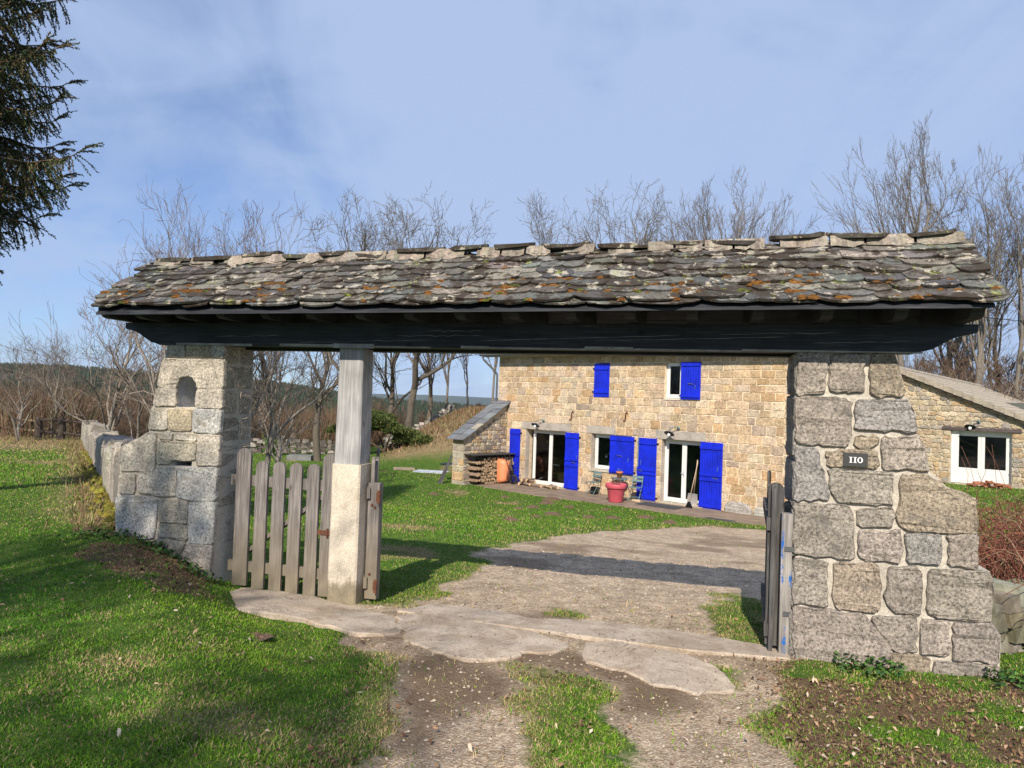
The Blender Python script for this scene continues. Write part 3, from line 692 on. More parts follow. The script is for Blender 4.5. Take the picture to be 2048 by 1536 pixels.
# slates: overlapping rounded lauze stones
def rslate(m, fr, uc, sdist, wd_, ln, th, lift, sgn, col, tilt=0., zadd=0., droop=0., rnd=.45):
    """uc centre along roof, sdist distance of the lower edge from the ridge down the slope"""
    n_ = 10; pts = [(-wd_/2, ln)]
    for j in range(n_+1):
        a = math.pi*(j/n_); x = -math.cos(a)*wd_/2; y = (1-math.sin(a)**.55)*ln*rnd
        pts.append((x+RNG.normal(0, .006), y+RNG.normal(0, .005)))
    pts.append((wd_/2, ln))
    top = []; bot = []
    for x, y in pts:
        s_ = sdist-y; h = lift*(1-y/ln)+tilt*x
        w = RW+sgn*(s_*math.cos(SL)+h*math.sin(SL)); z = RZ-s_*math.sin(SL)+h*math.cos(SL)+zt(uc+x)+zadd+rdz(uc+x, abs(s_))
        top.append(fr.p(uc+x, z+RNG.normal(0, .002), w)); bot.append(fr.p(uc+x*.985, z-th*math.cos(SL), w-sgn*th*math.sin(SL)))
    a = m.pts(top); b = m.pts(bot); n2 = len(pts)
    cen = m.pts([np.mean(top, 0)+np.array([0, 0, .003])])
    for i in range(n2):
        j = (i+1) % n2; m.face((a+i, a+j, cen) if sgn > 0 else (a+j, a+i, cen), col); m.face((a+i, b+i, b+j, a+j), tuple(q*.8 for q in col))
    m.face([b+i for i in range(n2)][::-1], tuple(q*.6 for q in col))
slope_len = math.hypot(RZ-EZ, EW-RW)+.02
SC_ = [(.125, .12, .108), (.095, .096, .094), (.155, .142, .12), (.08, .072, .064), (.135, .118, .10), (.21, .19, .155), (.11, .115, .105)]
def row(m, sgn, sd_, l_, lift, wmin, wmax, th, u0=-6.26, u1=1.21, extra=0):
    u = u0-RNG.uniform(0, .12)
    while u < u1:
        wd_ = RNG.uniform(wmin, wmax)
        if u+wd_ > u1+.03: wd_ = u1+.03-u
        if wd_ > .07:
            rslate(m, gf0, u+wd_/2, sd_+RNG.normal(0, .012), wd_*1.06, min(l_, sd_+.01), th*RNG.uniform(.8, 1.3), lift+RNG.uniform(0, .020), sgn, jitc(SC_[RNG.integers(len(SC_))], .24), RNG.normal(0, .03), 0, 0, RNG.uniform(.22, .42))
        u += wd_
m = MB()
nr = 8
for sgn in (1, -1):
    for k_ in range(nr):
        sd_ = slope_len-.118*k_
        # hipped-looking ragged gable: lower courses reach further out
        ext = .035*(nr-1-k_)/nr
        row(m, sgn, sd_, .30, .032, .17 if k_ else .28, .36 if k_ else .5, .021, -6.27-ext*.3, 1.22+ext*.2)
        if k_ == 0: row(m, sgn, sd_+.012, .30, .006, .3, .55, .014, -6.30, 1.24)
m.build('slates', SLATE, gr)
m = MB()
u = -6.22
while u < 1.2:       # ridge stones bedded in mortar
    wd_ = RNG.uniform(.34, .52)
    if u+wd_ > 1.25: wd_ = 1.25-u
    P = []
    for j in range(14):
        a = 2*math.pi*j/14; P.append((u+wd_/2+wd_/2*math.copysign(abs(math.cos(a))**.6, math.cos(a))+RNG.normal(0, .010), -.02+.125*math.sin(a)+RNG.normal(0, .010)))
    col = jitc((.085, .075, .06), .25); hh = RNG.uniform(.058, .088); tl_ = RNG.normal(0, .04)
    t0 = m.pts([gf0.p(x, RZ+zt(x)+rdz(x)+hh+RNG.normal(0, .006)-max(0, y)*.25+(x-u)*tl_, RW+y) for x, y in P]); b0 = m.pts([gf0.p(x, RZ+zt(x)+rdz(x)+hh-.032-max(0, y)*.25+(x-u)*tl_, RW+y) for x, y in P])
    m.face([t0+i for i in range(14)][::1], col)
    for i in range(14): j = (i+1) % 14; m.face((t0+i, b0+i, b0+j, t0+j), col)
    m.face([b0+i for i in range(14)][::-1], col); u += wd_+RNG.uniform(-.02, .07)
m.build('ridge_stones', SLATE, gr)
m = MB()
u = -6.2
while u < 1.2:
    wd_ = RNG.uniform(.2, .38); wd_ = min(wd_, 1.22-u)
    n_ = 6; up = []; lo = []
    for j in range(n_+1):
        x = u+wd_*j/n_; e = math.sin(math.pi*j/n_)**.5
        up.append(gf0.p(x, RZ+zt(x)+rdz(x)+.052, RW+.06)); lo.append(gf0.p(x, RZ+zt(x)+rdz(x)-.034-.022*e+RNG.normal(0, .007), RW+.100+.022*e))
    bk = [gf0.p(u+wd_*j/n_, RZ+zt(u)+rdz(u)-.02, RW-.07) for j in range(n_+1)]
    a = m.pts(up); b = m.pts(lo); c = m.pts(bk)
    for j in range(n_): m.face((b+j, b+j+1, a+j+1, a+j), jitc((.26, .22, .175), .2)); m.face((a+j, a+j+1, c+j+1, c+j), (.4, .37, .33))
    u += wd_+RNG.choice([.0, .02, .12])
m.build('ridge_mortar', SLMORT, gr)
m = MB()
def cushion(m, P, nrm, r, flat, col):
    k_ = 9; ax = gf0.U; ay = np.cross(nrm, ax); b = m.pts([P+nrm*flat])
    for q, hh in ((.55, .8), (1., 0.)):
        m.pts([P+nrm*flat*hh-nrm*.004*(1-hh)+(ax*math.cos(2*math.pi*j/k_)*r*1.7+ay*math.sin(2*math.pi*j/k_)*r*.6)*q*(1+RNG.normal(0, .16)) for j in range(k_)])
    for j in range(k_): j2 = (j+1) % k_; m.face((b, b+1+j, b+1+j2), jitc(col, .2)); m.face((b+1+j, b+1+k_+j, b+1+k_+j2, b+1+j2), jitc(col, .2))
nrm = gf0.N*math.sin(SL)+np.array([0, 0, math.cos(SL)])
for q in range(220):
    clus = RNG.choice([-6.1, -5.9, -5.3, -4.6, -3.5, -2.9, -2.4, -2.3, -2.0, -1.8, -1.55, -1.4, -1.3, -.9, -.4, -.1, .1, .6, .9]); u = clus+RNG.normal(0, .13)
    s_ = slope_len-abs(RNG.choice([.03, .13, .15, .24, .25, .36])+RNG.normal(0, .012))
    if u < -6.4 or u > 1.25: continue
    P = gf0.p(u, RZ-s_*math.sin(SL)+zt(u)+rdz(u, s_), RW+s_*math.cos(SL))+nrm*.028
    cushion(m, P, nrm, RNG.uniform(.012, .034), RNG.uniform(.008, .02), (.17, .075, .018) if RNG.random() < .85 else (.09, .10, .02))
for q in range(150):
    u = RNG.uniform(-6.4, 1.25); s_ = RNG.uniform(.0, .3) if RNG.random() < .7 else RNG.uniform(.3, .8)
    P = gf0.p(u, RZ-s_*math.sin(SL)+zt(u)+rdz(u, s_), RW+s_*math.cos(SL))+nrm*.026
    cushion(m, P, nrm, RNG.uniform(.012, .03), RNG.uniform(.006, .014), (.028, .018, .010))
m.build('moss', MOSS, gr)

# --- middle post: timber on a concrete foot
PF = Frame(GF.O, GF.U[:2], 0)
pt = thing('gate_post', 'square weathered timber post on a cream concrete foot in the middle of the gateway', 'post', tuple(PF.p(-3.86, .0, -.1)))
def chamfer_post(m, u0, u1, w0, w1, z0, z1, c=.012, tap=0.):
    P0 = [(u0+c, w1), (u1-c, w1), (u1, w1-c), (u1, w0+c), (u1-c, w0), (u0+c, w0), (u0, w0+c), (u0, w1-c)]
    n_ = 7; b = len(m.v); uc = (u0+u1)/2
    for i in range(n_):
        z = z0+(z1-z0)*i/(n_-1); m.pts([PF.p(uc+(u-uc)*(1-tap*(i/(n_-1)))+RNG.normal(0, .0015), z, w) for u, w in P0])
    for i in range(n_-1):
        for j in range(8): j2 = (j+1) % 8; m.face((b+i*8+j, b+i*8+j2, b+(i+1)*8+j2, b+(i+1)*8+j), (.60, .525, .42))
    m.face([b+j for j in range(8)][::-1], (.60, .525, .42)); m.face([b+(n_-1)*8+j for j in range(8)], (.60, .525, .42))
m = MB(); chamfer_post(m, -4.01, -3.722, -.235, .02, -.12, 1.295, .016); m.build('concrete_foot', CONC, pt)
m = MB(); chamfer_post(m, -3.995, -3.735, -.222, .008, 1.295, 2.365, .012, .08); m.build('timber_post', POSTW, pt)
m = MB(); m.box(PF, -4.03, -3.62, 2.365, 2.405, .036, .052); m.build('shoe_plate', POSTW, pt)

# --- picket gates
def picket(m, fr, uc, z0, z1, wd_, w0, w1, lean=0.):
    n_ = 9; P = [(uc-wd_/2, z0+RNG.uniform(0, .02)), (uc+wd_/2, z0+RNG.uniform(0, .02))]
    for j in range(n_): a = math.pi*j/(n_-1); P.append((uc+lean+math.cos(a)*wd_/2, z1-wd_/2+math.sin(a)*wd_/2*.95))
    m.prism(fr, P, w0, w1)
pg = thing('picket_gate', 'closed grey wooden picket gate between the left stone pillar and the post', 'gate', tuple(PF.p(-4.55, .08, -.1)), 'wooden picket gates')
T3 = [(775, 628, .155), (887, 695, .128), (975, 700, .128), (1057, 705, .128), (1147, 710, .126), (1230, 658, .14)]
WP = -.05
for i, (xx, yy, wd_) in enumerate(T3):
    u, z = PF.uv(180+(xx+ (18 if i == 0 else 0))/2.56, 650+yy/2.56, WP)
    bx, by = [(760, 1300), (850, 1320), (937, 1330), (1028, 1345), (1118, 1360), (1200, 1370)][i]
    ub, zb = PF.uv(180+bx/2.56, 650+by/2.56, WP)
    m = MB(); picket(m, PF, (u+ub)/2, .03 + (.0 if i else .02), z, wd_, WP-.028, WP); m.build('picket', PICKW, pg)
for zz_ in (.24, 1.07):
    m = MB(); m.box(PF, -5.14, -4.02, zz_-.05, zz_+.05, WP-.062, WP-.030); m.build('rail', PICKW, pg)
m = MB(); m.bar(PF.p(-5.1, .27, WP-.085), PF.p(-4.08, 1.02, WP-.085), .035, .085, PF.N); m.build('brace', PICKW, pg)
m = MB(); m.box(PF, -4.16, -4.02, .62, .66, WP, WP+.012); m.tube([PF.p(-4.06, .60, WP+.012), PF.p(-4.06, .68, WP+.012)], .010, 8); m.build('latch', RUST, pg)
m = MB()
for i, (xx, yy, wd_) in enumerate(T3):
    pass
# open leaf folded back behind the post (seen nearly edge on)
def leaf(root, uh, zt_, wmat, end_side):
    pass
lg = thing('picket_gate', 'open wooden gate leaf seen edge on behind the middle post', 'gate', tuple(PF.p(-3.62, .08, -.3)), 'wooden picket gates')
LFd = np.array([-.150, .986, 0]); LFd /= np.linalg.norm(LFd)      # the leaf points away from the camera into the yard
def leaf_frame(u, w, d):
    o = PF.p(u, 0, w); return Frame(o, d[:2])
lf = leaf_frame(-3.60, -.02, LFd)
m = MB(); m.box(PF, -3.70, -3.585, .05, 1.12, -.20, -.125); m.build('hanging_stile', PICKW, lg)
for k_ in range(7):
    m = MB(); picket(m, lf, .22+k_*.205, -.02-.02*k_, 1.36 if k_ in (0, 6) else 1.25, .12, -.03, .0); m.build('picket', PICKW, lg)
for zz_ in (.2, 1.03):
    m = MB(); m.box(lf, .10, 1.5, zz_-.05, zz_+.05, -.062, -.032); m.build('rail', PICKW, lg)
for zz_ in (1.0, .18):
    m = MB(); m.tube([PF.p(-3.575, zz_-.06, -.09), PF.p(-3.575, zz_+.06, -.09)], .016, 8); m.box(PF, -3.60, -3.572, zz_-.04, zz_+.04, -.115, -.085); m.build('hinge', RUST, lg)
for zz_ in (.92, .9, .28):
    m = MB(); m.tube([PF.p(-3.655+(.03 if zz_ == .9 else 0), zz_, -.125), PF.p(-3.655+(.03 if zz_ == .9 else 0), zz_, -.112)], .012, 8); m.build('bolt', RUST, lg)
rg = thing('picket_gate', 'open gate leaf seen edge on against the right pillar with blue paint marks', 'gate', tuple(PF.p(-.08, .05, -.3)), 'wooden picket gates')
RFd = np.array([.315, .95, 0]); RFd /= np.linalg.norm(RFd)
m = MB()
m.box(PF, -.092, -.012, .03, 1.13, .0, .085); m.build('hanging_stile', BLUEW, rg)
rf = leaf_frame(-.135, .03, RFd)
for k_ in range(7):
    m = MB(); picket(m, rf, .05+k_*.205, -.02-.02*k_, 1.35 if k_ in (0, 6) else 1.25, .14 if k_ == 0 else .12, -.03, .0); m.build('picket', LEAFW, rg)
for zz_ in (.2, 1.03):
    m = MB(); m.box(rf, .02, 1.4, zz_-.05, zz_+.05, -.062, -.032); m.build('rail', LEAFW, rg)
m = MB(); picket(m, PF, -.135+.01, .06, 1.36, .12, -.06, -.02); m.build('end_picket', LEAFW, rg)
for zz_ in (.86, .36):
    m = MB(); m.box(PF, -.07, -.002, zz_-.018, zz_+.018, .0855, .092); m.build('hinge', ZINC, rg)

# ============================================================ THE HOUSE
TZ = -1.49
house = thing('stone_house', 'two storey tan ashlar farmhouse with bright blue shutters beyond the gate', 'house', tuple(HF.p(-1.7, 0, -3.5)))
HU0, HU1, HTOP, HDEP, WT = -8.02, 4.6, 5.42, 8.0, .45
OPEN = [(-6.38, -4.30, 0.0, 2.26), (-3.08, -1.30, .92, 2.26), (-.05, 1.50, .04, 2.24), (-3.02, -2.36, 3.66, 4.95), (.0, .66, 3.68, 4.95)]
def wall_with_holes(m, fr, u0, u1, v0, v1, w0, w1, holes, col=(.5, .43, .33)):
    vs = sorted({v0, v1}|{h[2] for h in holes if v0 < h[2] < v1}|{h[3] for h in holes if v0 < h[3] < v1})
    for a, b in zip(vs, vs[1:]):
        hs = sorted([h for h in holes if h[2] < b-1e-6 and h[3] > a+1e-6]); u = u0
        for h in hs:
            if h[0] > u: m.box(fr, u, h[0], a, b, w0, w1, col)
            u = max(u, h[1])
        if u < u1: m.box(fr, u, u1, a, b, w0, w1, col)
m = MB()
wall_with_holes(m, HF, HU0, HU1, -.6, HTOP, -WT, -.012, OPEN, (.80, .65, .47))
m.build('front_wall', MORT, house)
m = MB()
SF = Frame(HF.p(HU0, 0, 0), -HF.N); gpk = HTOP+HDEP/2*.5
m.prism(Frame(HF.p(HU0+.45, 0, 0), HF.N), [(-WT, -.6), (-WT, HTOP), (-HDEP/2, gpk-.1), (-HDEP, HTOP), (-HDEP, -.6)], -.0, .449, (.45, .37, .27)); m.build('gable_wall', HST, house)
m = MB(); m.prism(Frame(HF.p(HU1-.45, 0, 0), -HF.N), [(WT, -.6), (HDEP, -.6), (HDEP, HTOP), (HDEP/2, gpk-.1), (WT, HTOP)], -.0, .449, (.45, .37, .27)); m.build('gable_wall', HST, house)
m = MB(); m.box(HF, HU0+.46, HU1-.46, -.6, HTOP, -HDEP, -HDEP+.4, (.45, .37, .27)); m.build('rear_wall', HST, house)
# ashlar stones of the facade
LINTELS = [(-6.62, -4.08, 2.265, 2.56), (-3.31, -2.01, 2.27, 2.56), (-.30, 1.60, 2.245, 2.55)]
HCOL = [(.52, .395, .265), (.49, .36, .225), (.45, .30, .165), (.46, .37, .28), (.54, .425, .305), (.40, .31, .23), (.49, .35, .205), (.56, .455, .325), (.42, .27, .15), (.33, .245, .18)]
def courses(m, fr, u0, u1, v0, v1, holes, breaks, ch, wr, cols, jit=.004, gap=.016, proud=.014, rnd=.014, clip=None, weights=None, sub=.12):
    vs = sorted({v0, v1}|set(b for b in breaks if v0 < b < v1)); rows_ = []
    for a, b in zip(vs, vs[1:]):
        k_ = max(1, round((b-a)/ch)); hh = np.array([RNG.uniform(.8, 1.25) for _ in range(k_)]); hh = hh/hh.sum()*(b-a); z = a
        for h in hh: rows_.append((z, z+h)); z += h
    for a, b in rows_:
        blocked = sorted([(h[0], h[1]) for h in holes if h[2] < b-.03 and h[3] > a+.03]); u = u0; spans = []
        for h in blocked:
            if h[0] > u+.04: spans.append((u, h[0]))
            u = max(u, h[1])
        if u < u1-.04: spans.append((u, u1))
        for s0, s1 in spans:
            n_ = max(1, round((s1-s0)/((wr[0]+wr[1])/2*RNG.uniform(.85, 1.15)))); ww = RNG.uniform(wr[0], wr[1], n_); ww = ww/ww.sum()*(s1-s0); x = s0
            for w_ in ww:
                c = cols[RNG.choice(len(cols), p=weights)]; P = [(x+gap, a+gap), (x+w_-gap, a+gap), (x+w_-gap, b-gap), (x+gap, b-gap)]
                if clip is None or clip((x+x+w_)/2, (a+b)/2): m.stone(fr, P, proud*RNG.uniform(.6, 1.3), jitc(c, .10), 0, rnd, jit, sub, 0, .0015)
                x += w_
m = MB()
HW = np.array([.28, .22, .05, .05, .18, .04, .10, .06, .01, .01])
courses(m, HF, HU0+.01, HU1-.35, .0, 5.40, OPEN+LINTELS, [.92, 2.26, 2.56, 3.66, 4.95, .30], .285, (.22, .62), HCOL, .008, .013, .008, .008, None, HW)
courses(m, HF, HU1-.35, HU1-.0, .0, 5.40, [], [], .24, (.16, .24), HCOL, .012, .008, .02, .02, None, HW)
for l in LINTELS[:0]: pass
# plinth of rough boulders at the right foot
for a, b, h in ((2.35, 3.3, .38), (3.3, 3.9, .30), (3.9, 4.6, .34)):
    m.stone(HF, [(a, -.1), (b, -.1), (b-.03, h*.7), ((a+b)/2, h), (a+.05, h*.8)], .11, jitc((.36, .34, .31), .1), 0, .05, .02, .08, 0, .008)
m.build('ashlar_stones', HST, house)
for l in LINTELS:
    m = MB(); m.stone(HF, [(l[0], l[2]), (l[1], l[2]), (l[1], l[3]), (l[0], l[3])], .022, (.40, .355, .31), 0, .006, .002, .2, 0, .0005); m.build('lintel', LINT, house)
# jamb stones inside the two door openings
def jambs(u, v0, v1, sgn):
    m = MB(); fr = Frame(HF.p(u, 0, 0), -HF.N if sgn > 0 else HF.N); v = v0
    while v < v1-.05:
        h = min(RNG.uniform(.28, .42), v1-v)
        P = [(.0, v+.006), (.24, v+.006), (.24, v+h-.006), (.0, v+h-.006)] if sgn > 0 else [(-.24, v+.006), (0, v+.006), (0, v+h-.006), (-.24, v+h-.006)]
        m.stone(fr, P, .006, jitc((.42, .37, .32), .06), 0, .006, .001, .2, 0, 0); v += h
    return m
for u, v0, v1 in ((OPEN[0][0], 0, 2.26), (OPEN[2][0], .04, 2.24), (OPEN[1][0], .92, 2.26)):
    jambs(u, v0, v1, 1).build('jamb', LINT, house)
m = MB(); m.box(HF, -6.62, -6.38, 0, .002, 0, .002); 
for l in ((-6.62, -6.385, .35, .95), (-6.62, -6.385, 1.0, 1.5), (-6.62, -6.385, 1.55, 2.25)):
    pass
# roof
m = MB()
for sgn in (0, 1):
    ov = .38; z_e = HTOP-.06; fall = .5
    if not sgn: A = [(HU0-.65, .42, HTOP-.02), (HU1+.3, .42, HTOP-.02), (HU1+.3, -HDEP/2, HTOP+(HDEP/2+.42)*.42), (HU0-.65, -HDEP/2, HTOP+(HDEP/2+.42)*.42)]
    else: A = [(HU0-.65, -HDEP/2, HTOP+(HDEP/2+.42)*.42), (HU1+.3, -HDEP/2, HTOP+(HDEP/2+.42)*.42), (HU1+.3, -HDEP-.4, HTOP), (HU0-.65, -HDEP-.4, HTOP)]
    m.box8([HF.p(u, z-.06, w) for u, w, z in A]+[HF.p(u, z+.05, w) for u, w, z in A], (.2, .19, .18))
m.build('roof', mat_plain('house_roof_slate', (.20, .19, .18), .8, 0, .4, 6, .02), house)
m = MB(); m.box(HF, HU0-.65, HU1+.3, HTOP-.17, HTOP-.082, .0, .40); m.build('eaves_soffit', mat_plain('pale_soffit', (.42, .38, .33), .8), house)
m = MB()
m.tube([HF.p(HU0-.68, HTOP-.10, .475), HF.p(HU1+.32, HTOP-.10, .475)], .06, 10); m.build('gutter', ZINC, house)
m = MB()
m.tube([HF.p(HU0-.55, HTOP-.14, .475), HF.p(HU0-.50, HTOP-.30, .46), HF.p(HU0-.12, HTOP-.78, .12), HF.p(HU0-.05, HTOP-.92, .05), HF.p(HU0-.05, 3.3, .05), HF.p(HU0-.05, .0, .05)], .042, 8); m.build('downpipe', ZINC, house)
# interior shell (rooms behind the glass)
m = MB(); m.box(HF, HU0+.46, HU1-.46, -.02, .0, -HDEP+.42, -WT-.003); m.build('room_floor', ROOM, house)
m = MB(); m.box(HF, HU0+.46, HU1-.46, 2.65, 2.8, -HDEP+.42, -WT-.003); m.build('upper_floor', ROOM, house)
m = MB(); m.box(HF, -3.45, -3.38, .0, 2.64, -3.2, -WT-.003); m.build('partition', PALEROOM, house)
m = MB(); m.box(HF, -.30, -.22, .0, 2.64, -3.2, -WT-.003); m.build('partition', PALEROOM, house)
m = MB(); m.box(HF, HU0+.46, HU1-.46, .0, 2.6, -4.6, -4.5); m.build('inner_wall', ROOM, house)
# joinery
def window(fr, root, u0, u1, v0, v1, wf, leaves, fw=.075, name='window', bot=0., handle=False, topless=False):
    m = MB(); d0, d1 = wf-.06, wf
    m.box(fr, u0, u0+fw, v0, v1, d0, d1); m.box(fr, u1-fw, u1, v0, v1, d0, d1); m.box(fr, u0+fw, u1-fw, v1-fw, v1, d0, d1); m.box(fr, u0+fw, u1-fw, v0, v0+fw, d0, d1)
    fo = m.build(name, WHITE, root); a, b = u0+fw*.7, u1-fw*.7; L = (b-a)/leaves
    for k_ in range(leaves):
        s0, s1 = a+L*k_+.003, a+L*(k_+1)-.003; m = MB(); e0, e1 = d0+.012, d1+.014; sw = fw*.9; z0, z1 = v0+fw*.7, v1-fw*.7
        m.box(fr, s0, s0+sw, z0, z1, e0, e1); m.box(fr, s1-sw, s1, z0, z1, e0, e1); m.box(fr, s0+sw, s1-sw, z1-sw, z1, e0, e1); m.box(fr, s0+sw, s1-sw, z0, z0+sw*1.1+bot, e0, e1)
        m.build('sash', WHITE, fo)
        m = MB(); P = [fr.p(s0+sw, z0+sw*1.1+bot, e0+.03), fr.p(s1-sw, z0+sw*1.1+bot, e0+.03), fr.p(s1-sw, z1-sw, e0+.03), fr.p(s0+sw, z1-sw, e0+.03)]; b_ = m.pts(P); m.face((b_, b_+1, b_+2, b_+3)); m.build('pane', GLASS, fo)
    if handle:
        m = MB(); c = (a+b)/2; m.tube([fr.p(c+.0, v0+1.02, d1+.015), fr.p(c, v0+1.02, d1+.06), fr.p(c-.10, v0+1.03, d1+.06)], .011, 6); m.box(fr, c-.015, c+.015, v0+.9, v0+1.1, d1+.014, d1+.02); m.build('handle', ALU, fo)
    return fo
window(HF, house, -6.16, -4.30, .05, 2.25, -.24, 2, .085, 'french_window')
window(HF, house, -3.03, -1.32, .94, 2.25, -.20, 2, .08)
window(HF, house, -.04, 1.49, .06, 2.235, -.22, 2, .09, 'french_window', 0, True)
window(HF, house, -3.0, -2.38, 3.68, 4.94, -.2, 1, .05)
window(HF, house, .01, .65, 3.70, 4.94, -.12, 1, .075)
m = MB(); m.box(HF, -.02, .69, 3.625, 3.69, -.12, .03, (.6, .55, .45)); m.build('window_sill', LINT, house)
m = MB(); m.box(HF, -3.12, -1.25, .85, .925, -.2, .05, (.5, .44, .36)); m.build('window_sill', LINT, house)
for u0, u1 in ((-6.45, -4.15), (-.12, 1.6)):
    m = MB(); m.box(HF, u0, u1, -.08, .045, -.3, .18, (.55, .48, .38)); m.build('door_sill', SLAB, house)
# shutters: vertical boards, battens, hinges, bolt
def shutter(u0, u1, v0, v1, hinge, battens, w=.035, nb=None, lab=None, bar=True):
    n_ = nb or max(3, round((u1-u0)/.095)); m = MB(); bw = (u1-u0)/n_
    for k_ in range(n_):
        a, b = u0+bw*k_+.006, u0+bw*(k_+1)-.006; d = w+.028+RNG.uniform(0, .0015)
        P = [(a, w), (a, d-.004), (a+.005, d), (b-.005, d), (b, d-.004), (b, w)]
        o = m.pts([HF.p(x, v0, q) for x, q in P]); o2 = m.pts([HF.p(x, v1, q) for x, q in P])
        for j in range(6): j2 = (j+1) % 6; m.face((o+j, o+j2, o2+j2, o2+j))
        m.face([o+j for j in range(6)][::-1]); m.face([o2+j for j in range(6)])
    s_ = m.build('shutter', BLUE, house)
    for z in battens:
        m = MB(); m.box(HF, u0+.012, u1-.012, z-.05, z+.05, w+.03, w+.062); m.build('batten', BLUE, s_)
    hu = u1 if hinge > 0 else u0
    for z in (battens[0], battens[-1]):
        m = MB(); m.box(HF, min(hu, hu+.05*hinge)-.01, max(hu, hu+.05*hinge)+.01, z-.02, z+.02, .015, w+.02); m.build('hinge', BLACKM, s_)
    return s_
def bolt(s_, u, v, l=.16):
    m = MB(); m.box(HF, u-l/2, u+l/2, v-.013, v+.013, .086, .098); m.tube([HF.p(u+l/2, v, .1), HF.p(u+l/2+.03, v-.05, .11)], .008, 6); m.build('bolt', ZINC, s_)
def latch(s_, u, v):
    m = MB(); m.tube([HF.p(u, v+.08, .07), HF.p(u+.012, v+.03, .085), HF.p(u-.012, v-.03, .085), HF.p(u, v-.07, .07)], .008, 6); m.build('hook', GREENM, s_)
s1_ = shutter(-7.22, -6.64, .03, 2.24, 1, (.13, 1.16, 2.08))
s2_ = shutter(-4.29, -3.63, .03, 2.24, 1, (.13, .98, 1.20, 2.08)); bolt(s2_, -3.85, 1.09); latch(s2_, -3.70, 1.3)
s3_ = shutter(-2.20, -1.15, .85, 2.24, 1, (.95, 2.12)); bolt(s3_, -1.75, 1.52, .2); latch(s3_, -1.38, 1.38)
for z in (2.12, .95):
    m = MB(); m.box(HF, -1.34, -1.16, z-.018, z+.018, .085, .091); m.build('strap_hinge', BLACKM, s3_)
s4_ = shutter(-1.0, -.22, .03, 2.24, 1, (.13, .98, 1.12, 2.06)); bolt(s4_, -.88, 1.08); latch(s4_, -.85, 1.34)
m = MB(); m.box(HF, -.965, -.93, 1.2, 2.22, .085, .098); m.build('espagnolette', GREENM, s4_)
s5_ = shutter(1.45, 2.26, .03, 2.245, -1, (.13, 1.0, 1.16, 2.06)); bolt(s5_, 2.02, 1.06); latch(s5_, 2.1, 1.36)
s6_ = shutter(-3.04, -2.34, 3.66, 4.93, -1, (3.86, 4.74), .0)
for z in (3.86, 4.74):
    m = MB(); m.box(HF, -3.08, -2.5, z-.022, z+.022, .052, .060); m.build('strap_hinge', BLACKM, s6_)
s7_ = shutter(.64, 1.39, 3.665, 4.95, -1, (3.78, 4.86)); bolt(s7_, 1.02, 4.2, .18); latch(s7_, 1.2, 4.08)
# S shaped wall anchors
for u, v in ((-4.04, 2.89), (-1.57, 2.95)):
    m = MB(); P = []
    for j in range(25):
        t = j/24
        if t < .5: a = math.radians(30+ (1-t*2)*-0 + (t*2)*180*1.0); x = .075*math.cos(a); z = .085+.075*math.sin(a)
        P.append(None)
    P = [HF.p(u+.10*q, v+z, .03) for q, z in ((.95, .10), (.80, .15), (.45, .18), (.12, .15), (0, .07), (-.03, -.02), (-.12, -.11), (-.45, -.16), (-.82, -.15), (-1.0, -.10))]
    m.tube(P, [.012, .018, .022, .024, .028, .028, .024, .022, .018, .012], 8); m.build('wall_anchor', RUST, house)
# dark stain of damp stone under the eave at the right corner
# ---- outdoor lamps
def tiltmb(m, c, fr, a):
    ca, sa = math.cos(a), math.sin(a); V = np.array(m.v)-c; n = V@fr.N; z = V[:, 2]; uu = V@fr.U
    n2 = n*ca-z*sa; z2 = n*sa+z*ca; V = c+uu[:, None]*fr.U+n2[:, None]*fr.N+np.column_stack([0*z2, 0*z2, z2]); m.v = [tuple(p) for p in V]
def wall_lamp(fr, u, v, label, zoff=0.):
    o = fr.p(u+.22, v+.18, .0)
    L = thing('wall_lamp', label, 'lamp', tuple(o), 'enamelled outdoor lamps above the doors')
    m = MB(); m.tube([fr.p(u+.22, v+.18, .02), fr.p(u+.22, v+.18, .05)], .055, 12); m.tube([fr.p(u+.22, v+.18, .05), fr.p(u+.20, v+.22, .14), fr.p(u+.10, v+.21, .22), fr.p(u, v+.13, .27), fr.p(u, v+.06, .27)], .014, 8); m.build('bracket', GREENM, L, True)
    m = MB(); c = fr.p(u, v, .27); m.lathe(c, [(.025, .07), (.05, .06), (.07, .035), (.175, -.012), (.18, -.018), (.172, -.02), (.06, .02), (.02, .03)], 24); tiltmb(m, c, fr, .55); m.build('shade', BLACKM, L, True)
    m = MB(); m.lathe(c, [(.02, .03), (.045, .0), (.055, -.05), (.045, -.10), (.02, -.125), (.001, -.128)], 16); tiltmb(m, c, fr, .55); m.build('bulb', mat_plain('frosted_glass', (.8, .8, .78), .3), L, True)
wall_lamp(HF, -5.66, 2.46, 'black enamel lamp above the left french window of the house')
wall_lamp(HF, .38, 2.47, 'black enamel lamp above the right french window of the house')

